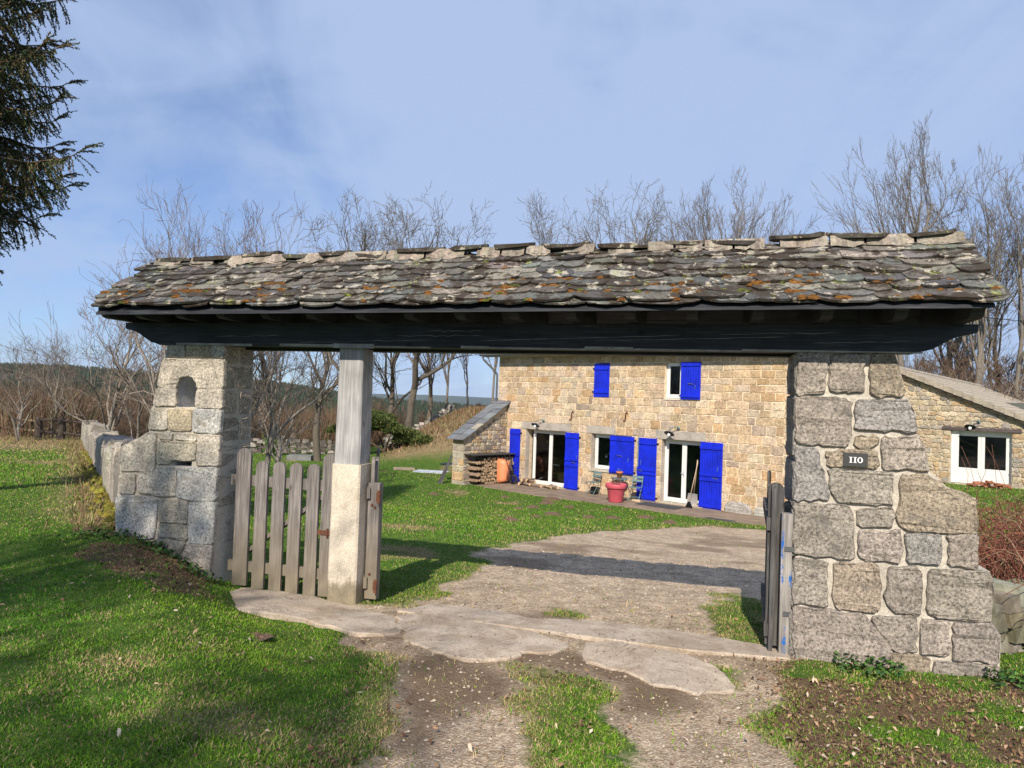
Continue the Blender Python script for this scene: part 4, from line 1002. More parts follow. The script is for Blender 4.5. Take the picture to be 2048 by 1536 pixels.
# ---- slate capped wing wall standing out from the left corner
WFu = HF.N                                      # runs out from the facade
wing = thing('buttress_wall', 'rubble buttress wall with sloping slate top at the left corner of the house', 'wall', tuple(HF.p(-7.9, 0, 1.3)))
WFr = Frame(HF.p(-7.45, 0, 0), -HF.N)          # right face of the wing, u axis runs towards the house; normal points right
WPROF = [(-2.5, -.3), (0.0, -.3), (0.0, 3.22), (-.15, 3.22), (-2.5, 1.86)]
m = MB(); m.prism(WFr, WPROF, -.63, -.014, (.50, .42, .31)); m.build('rubble_core', MORT, wing)
def under(q, z): return z < 3.16+(q+.15)*(3.22-1.86)/2.35-.08
m = MB()
v = -.05
rub = [(.44, .35, .24), (.36, .29, .21), (.30, .26, .22), (.42, .30, .17), (.48, .42, .32), (.27, .22, .18)]
while v < 3.2:
    h = RNG.uniform(.10, .2); u = -2.48
    while u < -.02:
        w_ = RNG.uniform(.12, .34)
        if u < -2.2: w_ = .4; 
        w_ = min(w_, -u)
        if under(u+w_*.2, v+h): m.stone(WFr, [(u+.01, v+.008+RNG.normal(0, .01)), (u+w_-.01, v+.008), (u+w_-.015, v+h-.008), (u+w_*.5, v+h+.005), (u+.012, v+h-.012)], .022, jitc(rub[RNG.integers(6)], .14), 0, .02, .012, .08, 0, .004)
        u += w_
    v += h
EFr = Frame(HF.p(-7.45-.63, 0, 2.5), HF.U)
courses(m, EFr, .0, .63, -.1, 1.9, [], [], .3, (.3, .6), [(.47, .40, .28), (.44, .31, .17), (.42, .37, .29)], .012, .01, .02, .02)
m.build('rubble_stones', HST, wing)
m = MB()
nsl = 8
for k_ in range(nsl):
    t0 = k_/nsl; t1 = (k_+1.25)/nsl
    q0_, q1_ = -2.72+t0*2.9, -2.72+t1*2.9; f = lambda q: 3.255+(q+.15)*(3.22-1.86)/2.35
    split = RNG.uniform(.35, .65)
    for a, b in ((-.80, -.80+.98*split-.006), (-.80+.98*split+.006, .17)):
        z0, z1 = f(q0_)+.05, f(q1_)+.005; j0 = RNG.normal(0, .025)
        P = [(a, q0_+j0, z0-.03), (b, q0_+j0, z0-.03), (b, q1_, z1-.03), (a, q1_, z1-.03)]
        col = jitc(((.17, .18, .19), (.14, .15, .165), (.36, .31, .24))[RNG.choice(3, p=(.45, .35, .2))], .12)
        m.box8([WFr.p(q, z, w) for w, q, z in P]+[WFr.p(q, z+.032, w) for w, q, z in P], col)
m.build('slate_coping', CLEANSL, wing)

# ---- terrace
TF = Frame(HF.O, HF.U[:2])
m = MB(); n_ = 26
front = [(-7.0, 2.1), (-6.0, 2.25), (-4.6, 2.35), (-3.2, 2.35), (-1.6, 2.15), (-.4, 2.0), (1., 1.95), (2.6, 2.0), (3.6, 1.95), (4.8, 1.75), (5.4, 1.7)]
def fw_(u): return float(np.interp(u, [a for a, b in front], [b for a, b in front]))
u = -7.4
wrow = 0
while wrow*.12 < 2.4:
    w0 = wrow*.12; u = -7.4+(wrow % 2)*.35
    while u < 5.4:
        l_ = RNG.uniform(.7, 1.1)
        if w0 < fw_(u+l_/2): m.box(HF, u+.004, u+l_-.004, -.03, .022+RNG.uniform(0, .005), w0+.004, w0+.116, jitc((.3, .24, .18), .1))
        u += l_
    wrow += 1
o = m.build('terrace', DECK); tag(o, kind='structure')
# ---- objects on the terrace
def HP(u, w, z=0.): return tuple(HF.p(u, .027+z, w))
def toH(px_, py_, z=.02):
    q = hitz(px_, py_, TZ+z)-HF.O; return float(q@HF.U), float(q@HF.N)
u, w = toH(1231, 1004)
pot = thing('flower_pot', 'large pink painted pot with dried stalks at the terrace edge', 'plant pot', HP(u, w))
c0 = np.array(HP(u, w)); S_ = 1.0
m = MB(); m.lathe(c0, [(r*.86, z*.9) for r, z in ((.001, 0), (.27, 0), (.285, .02), (.36, .52), (.37, .53), (.41, .535), (.425, .55), (.43, .68), (.42, .70), (.39, .70), (.37, .56), (.001, .55))], 32); m.build('body', PINK, pot, True)
m = MB(); m.lathe(c0, [(.325, .53), (.22, .57), (.1, .585), (.001, .585)], 20)
for k_ in range(60):
    a = RNG.uniform(0, 6.28); r = RNG.uniform(0, .26); p = c0+np.array([r*math.cos(a), r*math.sin(a), .57]); s_ = RNG.uniform(.02, .05)
    m.lathe(p, [(.001, s_*.8), (s_*.8, s_*.3), (s_, 0)], 6)
m.build('soil', SOIL, pot)
m = MB()
for k_ in range(26):
    a = RNG.uniform(0, 6.28); r = RNG.uniform(0, .14); l_ = RNG.uniform(.15, .42); p = c0+np.array([r*math.cos(a), r*math.sin(a), .57]); d = np.array([math.cos(a)*.25, math.sin(a)*.25, 1])
    m.tube([p, p+d*l_*.5, p+d*l_+RNG.normal(0, .03, 3)], [.006, .005, .003], 4, (.16, .11, .07))
m.build('dried_stalks', BARK, pot)
def bistro_chair(name, label, u, w, rot):
    R_ = thing(name, label, 'chair', (0, 0, 0), 'folding bistro chairs on the terrace')
    L = Frame((0, 0, 0), (1, 0)); P = lambda x, y, z: (x, y, z)
    m = MB()
    for sx in (-.19, .19):
        m.bar((sx, -.20, 0), (sx*.96, .13, .47), .022, .012, (0, 1, 0)); m.bar((sx*1.02, -.0, .0), (sx*1.02, .0, .001), .01, .01)
        m.bar((sx*1.05, .24, 0), (sx*1.05, -.20, .45), .022, .012, (0, 1, 0))
        m.bar((sx*.96, .13, .45), (sx*.96, .24, .86), .022, .012, (0, 1, 0))
    m.bar((-.19, -.12, .11), (.19, -.12, .11), .012, .012); m.bar((-.19, .17, .10), (.19, .17, .10), .012, .012)
    m.build('frame', GREENM, R_)
    for y in np.linspace(-.19, .14, 6):
        m = MB(); m.box(L, -.20, .20, .45, .466, -y-.024, -y+.024); m.build('seat_slat', GREENM, R_)
    for z in (.68, .80):
        m = MB(); m.bar((-.20, .205+(z-.74)*.25, z), (.20, .205+(z-.74)*.25, z), .016, .085, (0, .2, 1)); m.build('back_slat', GREENM, R_)
    R_.location = HP(u, w); R_.rotation_euler = (0, 0, rot); return R_
HROT = math.atan2(HF.U[1], HF.U[0])
UA = lambda p, w: HF.uv(p, 980, w)[0]
u, w = UA(1186, .42), .42; ch1 = bistro_chair('bistro_chair', 'green folding slatted chair under the small window, left of the pink pot', u, w, HROT-.15)
u, w = UA(1271, .42), .42; ch2 = dup(ch1, HP(u, w), HROT+.2, None, 'green folding slatted chair in front of the blue shutter, right of the pink pot')
u, w = UA(1238, .48), .48
tb = thing('bistro_table', 'small round folding metal table under the window behind the pink pot', 'table', HP(u, w)); c0 = np.array(HP(u, w))
m = MB(); m.lathe(c0, [(.001, .70), (.30, .70), (.305, .705), (.305, .72), (.30, .725), (.001, .725)], 28); m.build('table_top', GREENM, tb)
m = MB()
for s_ in (-1, 1):
    for d in (-1, 1): m.bar(c0+HF.U*(.24*d)+HF.N*(.16*s_), c0-HF.U*(.22*d)+HF.N*(.16*s_)+np.array([0, 0, .70]), .014, .02)
m.bar(c0+HF.U*.0+HF.N*.16+np.array([0, 0, .35]), c0-HF.N*.16+np.array([0, 0, .35]), .012, .012); m.build('folding_legs', GREENM, tb)
fp = thing('flower_pot', 'small terracotta pot standing on the bistro table', 'plant pot', tuple(c0+np.array([0, 0, .727]))); c1 = c0+np.array([0, 0, .727])
m = MB(); m.lathe(c1, [(.001, 0), (.075, 0), (.105, .17), (.125, .172), (.128, .235), (.115, .237), (.108, .20), (.001, .20)], 22); m.build('body', TERRA, fp, True)
m = MB()
for k_ in range(14):
    a = RNG.uniform(0, 6.28); d = np.array([math.cos(a)*.7, math.sin(a)*.7, 1.]); m.tube([c1+[0, 0, .2], c1+np.array([0, 0, .2])+d*.08, c1+np.array([0, 0, .2])+d*.16*RNG.uniform(.7, 1.1)], [.006, .005, .002], 4, (.10, .18, .16))
m.build('plant', BARK, fp)
bt = thing('basket', 'round dark wicker basket leaning on the wall behind the table', 'basket', HP(-1.75, .12)); c2 = np.array(HP(-1.75, .13, .30))
m = MB(); b = []
for r, d in ((.30, 0), (.31, .05), (.26, .10), (.10, .12), (.001, .12)):
    b.append(m.pts([c2+HF.U*r*1.05*math.cos(2*math.pi*j/24)+np.array([0, 0, 1])*r*math.sin(2*math.pi*j/24)*.95-HF.N*d*.8+HF.N*.1 for j in range(24)]))
for q in range(4):
    for j in range(24): m.face((b[q]+j, b[q]+(j+1) % 24, b[q+1]+(j+1) % 24, b[q+1]+j))
m.build('bowl', mat_plain('dark_wicker', (.07, .045, .03), .9, 0, .5, 50, .01), bt)
m = MB(); m.tube([c2+HF.U*.31*math.cos(2*math.pi*j/24)+np.array([0, 0, 1])*.30*math.sin(2*math.pi*j/24)+HF.N*.1 for j in range(25)], .018, 6, caps=False); m.build('rim', mat_plain('dark_wicker_rim', (.09, .06, .04), .9), bt)
# things under and beside the chairs
u, w = UA(1188, .3), .3
o = MB(); o.box(HF, u-.1, u+.14, .03, .30, w-.08, w+.08); bk = o.build('metal_box', BLACKM, None, False, HP(u, w)); tag(bk, 'small black box tucked under the left bistro chair', 'box')
m = MB(); u, w = toH(1272, 1003); b = m.pts([HF.p(u+dx, .03, w+dy) for dx, dy in ((-.2, -.07), (.15, -.09), (.2, .05), (-.12, .09))]); b2 = m.pts([HF.p(u+dx*.9, .09, w+dy*.8) for dx, dy in ((-.2, -.07), (.15, -.09), (.2, .05), (-.12, .09))])
for j in range(4): m.face((b+j, b+(j+1) % 4, b2+(j+1) % 4, b2+j), (.5, .38, .24))
m.face((b2, b2+1, b2+2, b2+3), (.5, .38, .24)); tag(m.build('stone', HST, None, False, HP(u, w)), 'flat tan stone on the terrace under the right bistro chair', 'stone')
u, w = toH(1320, 1012)
m = MB(); m.box(HF, u-.75, u+.75, .028, .042, w-.36, w+.36); mt = m.build('doormat', mat_plain('charcoal_doormat', (.045, .047, .052), .95, 0, .3, 60, .004), None, False, HP(u, w)); tag(mt, 'dark grey doormat in front of the right french window', 'doormat')
u, w = toH(1440, 1040)
m = MB(); m.box(HF, u-.45, u+.45, .028, .04, w-.12, w+.12); tag(m.build('doormat', mat_plain('dark_mat', (.05, .052, .055), .95), None, False, HP(u, w)), 'narrow dark mat at the outer edge of the terrace', 'doormat')
# snow shovel and broom leaning by the right french window
u, w = toH(1385, 1011); sh = thing('snow_shovel', 'aluminium snow shovel with pale wooden handle leaning beside the right french window', 'shovel', HP(u, w))
b0 = np.array(HP(u, w)); tip = HF.p(1.38, 1.62, .09); bl = b0+(tip-b0)*.26
m = MB(); n_ = 7; rows_ = []
dn = (tip-b0)/np.linalg.norm(tip-b0)
for q in range(5):
    t = q/4; cpt = b0+(bl-b0)*t*1.02; wd_ = .21*(1-.18*t); r = []
    for j in range(n_):
        x = -1+2*j/(n_-1); r.append(cpt+HF.U*wd_*x+HF.N*(.05*abs(x)**2+.012*((j % 2)*2-1)*.6+.04*t))
    rows_.append(m.pts(r))
for q in range(4):
    for j in range(n_-1): m.face((rows_[q]+j, rows_[q]+j+1, rows_[q+1]+j+1, rows_[q+1]+j))
blade = m.build('scoop', ALU, sh)
sol = blade.modifiers.new('t', 'SOLIDIFY'); sol.thickness = .006
m = MB(); m.tube([bl-dn*.02, tip], .017, 8); m.build('shaft', PALEW, sh, True)
br = thing('broom', 'long thin handled broom standing behind the snow shovel', 'broom', HP(1.30, .35)); b0 = np.array(HP(1.28, .42))
m = MB(); m.tube([b0+np.array([0, 0, .2]), HF.p(1.40, 1.55, .10)], .013, 8); m.build('shaft', PALEW, br, True)
m = MB(); m.box8([b0+HF.U*a+HF.N*c+np.array([0, 0, z]) for z in (0., .2) for a, c in ((-.13+z*.5, -.03), (.13-z*.5, -.03), (.13-z*.5, .03), (-.13+z*.5, .03))]); m.build('bristles', BLACKM, br)
# terracotta blocks at the right corner
u, w = 4.35, .25
tbk = thing('terracotta_block', 'orange hollow clay block lying at the right foot of the house', 'brick', HP(u, w))
m = MB()
for k_ in range(3): m.box(HF, u-.25, u+.25, .0+.06*k_, .012+.06*k_, w-.12, w+.12)
for k_ in range(5): m.box(HF, u-.25+.122*k_, u-.238+.122*k_, .0125, .119, w-.119, w+.119)
m.build('clay_body', TERRA, tbk)
cp = thing('chimney_cowl', 'small clay pot with a lid on the orange block by the house corner', 'clay pot', tuple(HF.p(4.32, .135, .25))); m = MB(); m.lathe(HF.p(4.32, .135, .25), [(.001, 0), (.06, 0), (.09, .06), (.075, .12), (.03, .15), (.03, .2), (.001, .21)], 14); m.build('body', RUST, cp, True)

# ---- fire wood
def log_mesh(nm, L, r, kind):
    m = MB(); k_ = 9
    if kind == 0: prof = [(r*math.cos(a)*RNG.uniform(.85, 1.1), r*math.sin(a)*RNG.uniform(.85, 1.1)) for a in np.linspace(0, 2*math.pi, k_, endpoint=False)]
    elif kind == 1: prof = [(0, -r*.75)]+[(r*1.25*math.sin(a)*RNG.uniform(.93, 1.05), -r*.75+r*1.55*math.cos(a)*RNG.uniform(.93, 1.05)) for a in np.linspace(.75, -.75, 6)]
    else: prof = [(r*math.cos(a)*RNG.uniform(.9, 1.1), max(-.15*r, r*math.sin(a))*RNG.uniform(.9, 1.1)) for a in np.linspace(0, 2*math.pi, k_, endpoint=False)]
    bk = (.25, .185, .14); wood = (.50, .35, .21); n_ = len(prof)
    a = m.pts([(x, 0, z) for x, z in prof]); c = m.pts([(x+RNG.normal(0, .004), L/2, z+RNG.normal(0, .004)) for x, z in prof]); b = m.pts([(x, L, z) for x, z in prof])
    for q0_, q1_ in ((a, c), (c, b)):
        for j in range(n_): j2 = (j+1) % n_; m.face((q0_+j, q0_+j2, q1_+j2, q1_+j), jitc(bk if not (kind == 1 and j in (0, n_-1)) else (.30, .21, .14), .1))
    m.face([a+j for j in range(n_)][::-1], jitc(wood, .12)); m.face([b+j for j in range(n_)], jitc(wood, .12))
    return m
protos = []
for k_ in range(8): protos.append(log_mesh('firewood_log', .46, RNG.uniform(.062, .08), [0, 1, 1, 2, 1, 0, 2, 1][k_]).build('firewood_log', LOGM))
shear = {}
LOGG = 'split logs in the woodpile against the buttress wall'; LOGL = 'split log stacked in the woodpile against the buttress wall'
used = set(); nl = 0
pile_rot_end = math.atan2(HF.U[1], HF.U[0])-math.pi/2      # log axis (local +y) along facade U, so its end looks right
def put_log(pr, P, rz, ry, lab, grp):
    if pr.name in used: o = pr.copy(); COL.objects.link(o)
    else: o = pr; used.add(pr.name)
    o.location = P; o.rotation_mode = 'YXZ'
    o.matrix_world = Matrix.Translation(Vector(P)) @ Matrix.Rotation(rz, 4, 'Z') @ Matrix.Rotation(ry, 4, 'Y')
    tag(o, lab, 'log', grp); return o
zr = .08; r_ = 0
while zr < 1.12:
    q = .10+RNG.uniform(0, .08)
    while q < 2.3:
        d = RNG.uniform(.125, .165); top = 1.08-.03*abs(math.sin(q*3))
        if q > 1.78:   # cribbed end: alternate layers lie lengthwise
            if r_ % 2 == 0:
                if q < 2.1:
                    for dep in (.10, .30): put_log(protos[RNG.integers(8)], tuple(HF.p(-7.44+dep+.03, zr, 1.82)), pile_rot_end-math.pi/2+RNG.normal(0, .04)+math.pi, RNG.uniform(0, 6.28), LOGL, LOGG)
                break
        put_log(protos[RNG.integers(8)], tuple(HF.p(-7.42+RNG.normal(0, .02), zr+RNG.normal(0, .012), q)), pile_rot_end+RNG.normal(0, .04), RNG.uniform(0, 6.28), LOGL, LOGG); nl += 1
        q += d
    zr += .118; r_ += 1
cv = MB(); cv.bar(HF.p(-7.15, 1.20, .02), HF.p(-7.15, 1.22, 2.5), .66, .03); cvo = cv.build('cover_sheet', mat_plain('dark_sheet', (.05, .047, .045), .7, 0, .3, 10), None, False, tuple(HF.p(-7.15, 1.2, 1.2))); tag(cvo, 'flat dark sheet covering the top of the woodpile', 'cover')
LG2 = 'pale split logs lying before the left french window'
lx = [(-6.15, .30, 0, 0), (-6.05, .48, 0, .3), (-5.85, .25, 0, 0), (-6.0, .35, .13, .1), (-5.9, .2, .13, 0), (-5.75, .35, .2, 0), (-5.55, .38, 0, 1.2), (-5.30, .28, 0, 1.4), (-5.35, .3, .12, 1.3), (-5.0, .34, 0, 1.45), (-4.75, .3, 0, .2), (-4.62, .3, .0, .1), (-4.5, .36, .0, 1.3), (-4.2, .32, 0, 1.35)]
for u, w, z, r2 in lx:
    put_log(protos[RNG.integers(8)], tuple(HF.p(u, .09+z, w+.25)), pile_rot_end+math.pi/2+r2, RNG.uniform(0, 6.28), 'pale split log lying on the terrace before the left french window', LG2)
# ---- wheelbarrow stood on its nose against the facade
wb = thing('wheelbarrow', 'orange wheelbarrow tipped upright between the woodpile and a blue shutter', 'wheelbarrow', HP(-6.85, .55))
BF = Frame(HF.p(-6.55, .03, .72), np.array([math.cos(-.42), math.sin(-.42)]))   # local frame: u across, w outward
# tray: open side to the left-back; we look at its outside
def bp(x, y, z): return BF.p(x, z, y)
m = MB()
lipb = [(-.42, -.28, .02), (-.42, .28, .02), (-.46, .26, 1.0), (-.46, -.26, 1.0)]; back = [(-.10, -.17, .12), (-.10, .17, .12), (-.06, .16, .88), (-.06, -.16, .88)]
def rr(P, k_=5):
    out_ = []; n_ = 4
    for i in range(4):
        p0, p1, p2 = np.array(P[i-1]), np.array(P[i]), np.array(P[(i+1) % 4])
        a = p1+(p0-p1)*.22; c = p1+(p2-p1)*.22
        for j in range(k_): t = j/(k_-1); out_.append((1-t)**2*a+2*t*(1-t)*p1+t*t*c)
    return out_
l1 = rr(lipb); l2 = rr(back); lm = [a*.45+b*.55+np.array([.015, 0, 0]) for a, b in zip(l1, l2)]
A_ = [m.pts([bp(*p) for p in L_]) for L_ in (l1, lm, l2)]; nn_ = len(l1)
for q in range(2):
    for j in range(nn_): m.face((A_[q]+j, A_[q]+(j+1) % nn_, A_[q+1]+(j+1) % nn_, A_[q+1]+j))
m.face([A_[2]+j for j in range(nn_)]); tr = m.build('tray', ORANGE, wb, True); so = tr.modifiers.new('t', 'SOLIDIFY'); so.thickness = .012
m = MB(); m.tube([bp(*p) for p in l1]+[bp(*l1[0])], .014, 6, caps=False); m.build('tray_rim', ORANGE, wb)
for y in (-.2, .2):
    m = MB(); m.tube([bp(.17, y*.35, .02), bp(.12, y*.6, .3), bp(-.03, y, .8), bp(-.17, y*1.25, 1.22)], .017, 8); m.build('handle', BLACKM, wb, True)
    m = MB(); m.tube([bp(-.13, y*1.2, 1.10), bp(-.17, y*1.27, 1.24)], .023, 8); m.build('grip', RUBBER, wb, True)
    m = MB(); m.tube([bp(.03, y*.9, .62), bp(.30, y*.95, .70), bp(.30, y*.95, .60), bp(.05, y*.8, .42)], .012, 6); m.build('leg', BLACKM, wb, True)
m = MB(); m.tube([bp(.02, -.17, .75), bp(.06, .15, .45)], .010, 6); m.build('cross_brace', BLACKM, wb); m = MB(); m.tube([bp(.02, .17, .75), bp(.06, -.15, .45)], .010, 6); m.build('cross_brace', BLACKM, wb)
wh = MB(); cw = bp(.16, 0, .20); ang = BF.N*.5+BF.U*.0
ax = BF.N; e1 = BF.U; e2 = np.array([0, 0, 1.])
prof = [(.115, -.035), (.165, -.045), (.195, -.025), (.20, 0), (.195, .025), (.165, .045), (.115, .035)]
kk = 26; bb = [wh.pts([cw+e1*r*math.cos(2*math.pi*j/kk)+e2*r*math.sin(2*math.pi*j/kk)+ax*a for j in range(kk)]) for r, a in prof]
for q in range(len(prof)-1):
    for j in range(kk): wh.face((bb[q]+j, bb[q]+(j+1) % kk, bb[q+1]+(j+1) % kk, bb[q+1]+j))
whl = wh.build('wheel', RUBBER, wb, True)
m = MB(); m.tube([cw-ax*.05, cw+ax*.05], .022, 10)
for j in range(5):
    a = 2*math.pi*j/5; m.bar(cw, cw+(e1*math.cos(a)+e2*math.sin(a))*.12, .03, .012, ax)
m.build('rim', mat_plain('dark_blue_rim', (.012, .014, .045), .5), whl)

# ---- seen through the glass
u, w = -4.75, -.9
bk = thing('wicker_basket', 'pale wicker trunk behind the right pane of the left french window', 'basket', tuple(HF.p(u, .0, w))); m = MB(); m.box(HF, u-.42, u+.42, .01, .52, w-.25, w+.25); m.build('trunk', WICKER, bk)
m = MB(); m.box(HF, u-.43, u+.43, .522, .55, w-.26, w+.26); m.build('lid', WICKER, bk)
m = MB(); m.box(HF, -4.9, -4.55, .555, .60, -.95, -.7); m.box(HF, -4.75, -4.5, .602, .66, -.9, -.75); tag(m.build('paper_stack', WHITE, None, False, tuple(HF.p(-4.8, .55, -.9))), 'white papers lying on the wicker trunk behind the glass', 'papers')
cI = thing('dining_chair', 'dark red chair inside behind the left french window', 'chair', tuple(HF.p(-5.45, 0, -1.1))); RED = mat_plain('dark_red_cloth', (.22, .05, .04), .8)
for dx in (-.18, .18):
    for dy in (-.18, .18):
        m = MB(); m.box(HF, -5.45+dx-.02, -5.45+dx+.02, .01, .44, -1.1+dy-.02, -1.1+dy+.02); m.build('leg', RED, cI)
m = MB(); m.box(HF, -5.67, -5.23, .441, .5, -1.32, -.88); m.build('seat', RED, cI); m = MB(); m.box(HF, -5.27, -5.23, .501, 1.05, -1.32, -.88); m.build('backrest', RED, cI)
tI = thing('dining_table', 'dark table with a white cloth inside the left french window', 'table', tuple(HF.p(-5.6, 0, -1.9))); m = MB(); m.box(HF, -6.2, -5.0, .72, .76, -2.3, -1.5); m.build('table_top', WHITE, tI)
for dx in (-.5, .5):
    for dy in (-.33, .33): m = MB(); m.box(HF, -5.6+dx-.03, -5.6+dx+.03, .01, .718, -1.9+dy-.03, -1.9+dy+.03); m.build('leg', RED, tI)
dk = thing('desk', 'light green desk inside behind the small window', 'desk', tuple(HF.p(-2.75, 0, -.95))); m = MB(); m.box(HF, -3.2, -2.35, 1.02, 1.06, -1.2, -.62); m.build('table_top', mat_plain('green_desk', (.25, .55, .35), .5), dk)
for dx in (-3.15, -2.4): m = MB(); m.box(HF, dx-.02, dx+.02, .01, 1.018, -1.18, -.64); m.build('side_panel', PALEROOM, dk)
wc = thing('armchair', 'white curved chair back seen through the small window', 'chair', tuple(HF.p(-2.35, 0, -.75))); m = MB()
m.prism(Frame(HF.p(0, 0, -.58), HF.U[:2]), [(-2.62, .5), (-2.1, .5), (-2.1, 1.24), (-2.35, 1.26), (-2.58, 1.22), (-2.63, 1.1), (-2.56, .9)], 0, .06); m.build('backrest', WHITE, wc)
m = MB(); m.box(HF, -2.6, -2.12, .42, .498, -1.0, -.53); m.build('seat', WHITE, wc); m = MB(); m.box(HF, -2.4, -2.3, .01, .418, -.82, -.72); m.build('leg', ALU, wc)
dl = thing('desk_lamp', 'small curved desk lamp on the desk behind the small window', 'lamp', tuple(HF.p(-2.85, 1.06, -.8))); m = MB()
m.tube([HF.p(-2.68, 1.065, -.8), HF.p(-2.62, 1.25, -.8), HF.p(-2.68, 1.42, -.8), HF.p(-2.80, 1.5, -.8), HF.p(-2.88, 1.46, -.8)], .012, 8); m.build('arm', ALU, dl)
m = MB(); m.lathe(HF.p(-2.9, 1.33, -.8), [(.09, 0), (.07, .08), (.03, .13), (.001, .14)], 16); m.build('lamp_shade', ALU, dl)
m = MB(); m.lathe(HF.p(-2.68, 1.062, -.8), [(.001, .02), (.07, .015), (.08, 0)], 16); m.build('base', ALU, dl)

# ============================================================ THE ANNEX
an = thing('stone_annex', 'low rubble outbuilding with beige tiled roof and white glazed door at the right', 'outbuilding', tuple(AF.p(0, 0, -2)))
AH = [(-.85, .97, -.02, 1.86)]
kz = (4.0-2.35)/(-2.59-1.29)
def ru_(u): return 3.99+(u+2.59)*kz       # underside of the verge
def rv(u): return 3.99-(abs(u+2.59))*abs(kz)
m = MB()
wall_with_holes(m, AF, -6.5, 6.2, -.9, 1.87, -.4, -.012, AH, (.52, .45, .34)); 
m.prism(AF, [(-6.5, 1.87), (6.2, 1.87), (6.2, max(1.9, rv(6.2))), (-2.59, 3.99-.02), (-6.5, rv(-6.5)-.02)], -.4, -.012, (.52, .45, .34)) if rv(6.2) > 1.9 else m.prism(AF, [(-6.5, 1.87), (2.35, 1.87), (-2.59, 3.97), (-6.5, rv(-6.5)-.02)], -.4, -.012, (.52, .45, .34))
m.build('gable_wall', MORT, an)
m = MB()
rc = [(.46, .37, .25), (.42, .33, .22), (.38, .32, .24), (.42, .30, .18), (.50, .42, .30), (.30, .27, .23), (.42, .35, .25)]
courses(m, AF, -5, 3.5, -.4, 3.95, AH+[(-1.12, 1.22, 1.86, 2.0)], [1.86, 2.0], .17, (.16, .42), rc, .018, .012, .02, .022, lambda u, v: v < rv(u)-.16, None, .08)
m.build('rubble_stones', HST, an)
m = MB(); m.box(AF, -1.12, 1.24, 1.865, 1.99, -.30, .05); m.build('timber_lintel', DARKW, an)
window(AF, an, -.84, .96, .0, 1.855, -.20, 2, .11, 'french_window', .36)
m = MB(); m.box(AF, -.845, -.61, 0.0, 1.85, -.125, -.115); m.build('door_panel', WHITE, an)
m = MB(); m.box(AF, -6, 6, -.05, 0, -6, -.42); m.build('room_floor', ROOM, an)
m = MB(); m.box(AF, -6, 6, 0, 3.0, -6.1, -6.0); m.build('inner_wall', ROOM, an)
m = MB(); m.box(AF, -6.5, 3.0, -.9, 1.6, -18., -17.6, (.45, .38, .28)); m.build('rear_wall', HST, an)
# tiled roof: courses stepping down from the ridge on both slopes, verge tiles along the rake
m = MB(); th = math.atan(abs(kz)); 
for sgn in (1, -1):
    L_ = 10.2/2 if sgn > 0 else 4.2; nck = int(L_/.33)
    for c in range(nck):
        s0, s1 = c*.33, (c+1)*.33+.05
        ua, ub = -2.59+sgn*s0*math.cos(th), -2.59+sgn*s1*math.cos(th); za, zb = 4.05-s0*math.sin(th), 4.05-s1*math.sin(th)
        for w0 in np.arange(.22, -18.0, -.30):
            g = .006; wv = [(w0, 0), (w0-.07, .028), (w0-.15, .010), (w0-.22, .028), (w0-.295, 0)]
            for (wa, ha), (wb_, hb) in zip(wv, wv[1:]):
                P = [AF.p(ua, za+ha, wa), AF.p(ub, zb+ha+.035, wa), AF.p(ub, zb+hb+.035, wb_), AF.p(ua, za+hb, wb_)]
                b = m.pts(P); m.face((b, b+1, b+2, b+3)); b = m.pts([AF.p(ub, zb+ha+.035, wa), AF.p(ub, zb+ha-.01, wa), AF.p(ub, zb+hb-.01, wb_), AF.p(ub, zb+hb+.035, wb_)]); m.face((b, b+1, b+2, b+3))
tiles = m.build('roof', TILE, an)
m = MB()
for sgn in (1, -1):
    for c in range(15 if sgn > 0 else 12):
        s0, s1 = c*.33+.004, (c+1)*.33-.004
        ua, ub = -2.59+sgn*s0*math.cos(th), -2.59+sgn*s1*math.cos(th); za, zb = 4.09-s0*math.sin(th), 4.11-s1*math.sin(th)
        m.box8([AF.p(ua, za-.17, .20), AF.p(ub, zb-.17, .20), AF.p(ub, zb-.17, .235), AF.p(ua, za-.17, .235), AF.p(ua, za+.02, .13), AF.p(ub, zb+.02, .13), AF.p(ub, zb+.02, .235), AF.p(ua, za+.02, .235)])
m.build('verge_tiles', TILE, tiles)
m = MB()
for k_ in range(48): m.tube([AF.p(-2.59, 4.07, .2-.38*k_), AF.p(-2.59, 4.085, .2-.38*(k_+1)+.01)], [.085, .095], 10)
m.build('ridge_tiles', TILE, tiles)
m = MB(); m.box8([AF.p(u, rv(u)-.12+dz, w) for dz in (0, .12) for u, w in ((-2.59, 0.), (2.9, 0.), (2.9, .19), (-2.59, .19))]); m.build('verge_board', DARKW, an)
wall_lamp(AF, -.22, 2.02, 'black enamel lamp above the white door of the outbuilding')
wd1 = thing('tile_heap', 'small heap of broken orange tiles below the outbuilding door', 'tile heap', tuple(AF.p(.5, 0, .5))); m = MB()
for k_ in range(70):
    u = RNG.uniform(-.15, 1.0); w = RNG.uniform(.25, .7); z = RNG.uniform(.0, .16)*(1-abs(u-.45)/.8); p = AF.p(u, .02+z, w); a = RNG.uniform(0, 3); d = np.array([math.cos(a), math.sin(a), RNG.normal(0, .25)])*.09
    m.bar(p-d, p+d, .10, .03, (RNG.normal(0, .3), RNG.normal(0, .3), 1))
m.build('broken_tiles', mat_plain('broken_clay', (.33, .13, .07), .9, 0, .4, 15), wd1)

# ============================================================ WALLS AND FENCES AROUND THE YARD
def G(x, y, dz=0.): return (float(x), float(y), gzf(x, y)+dz)
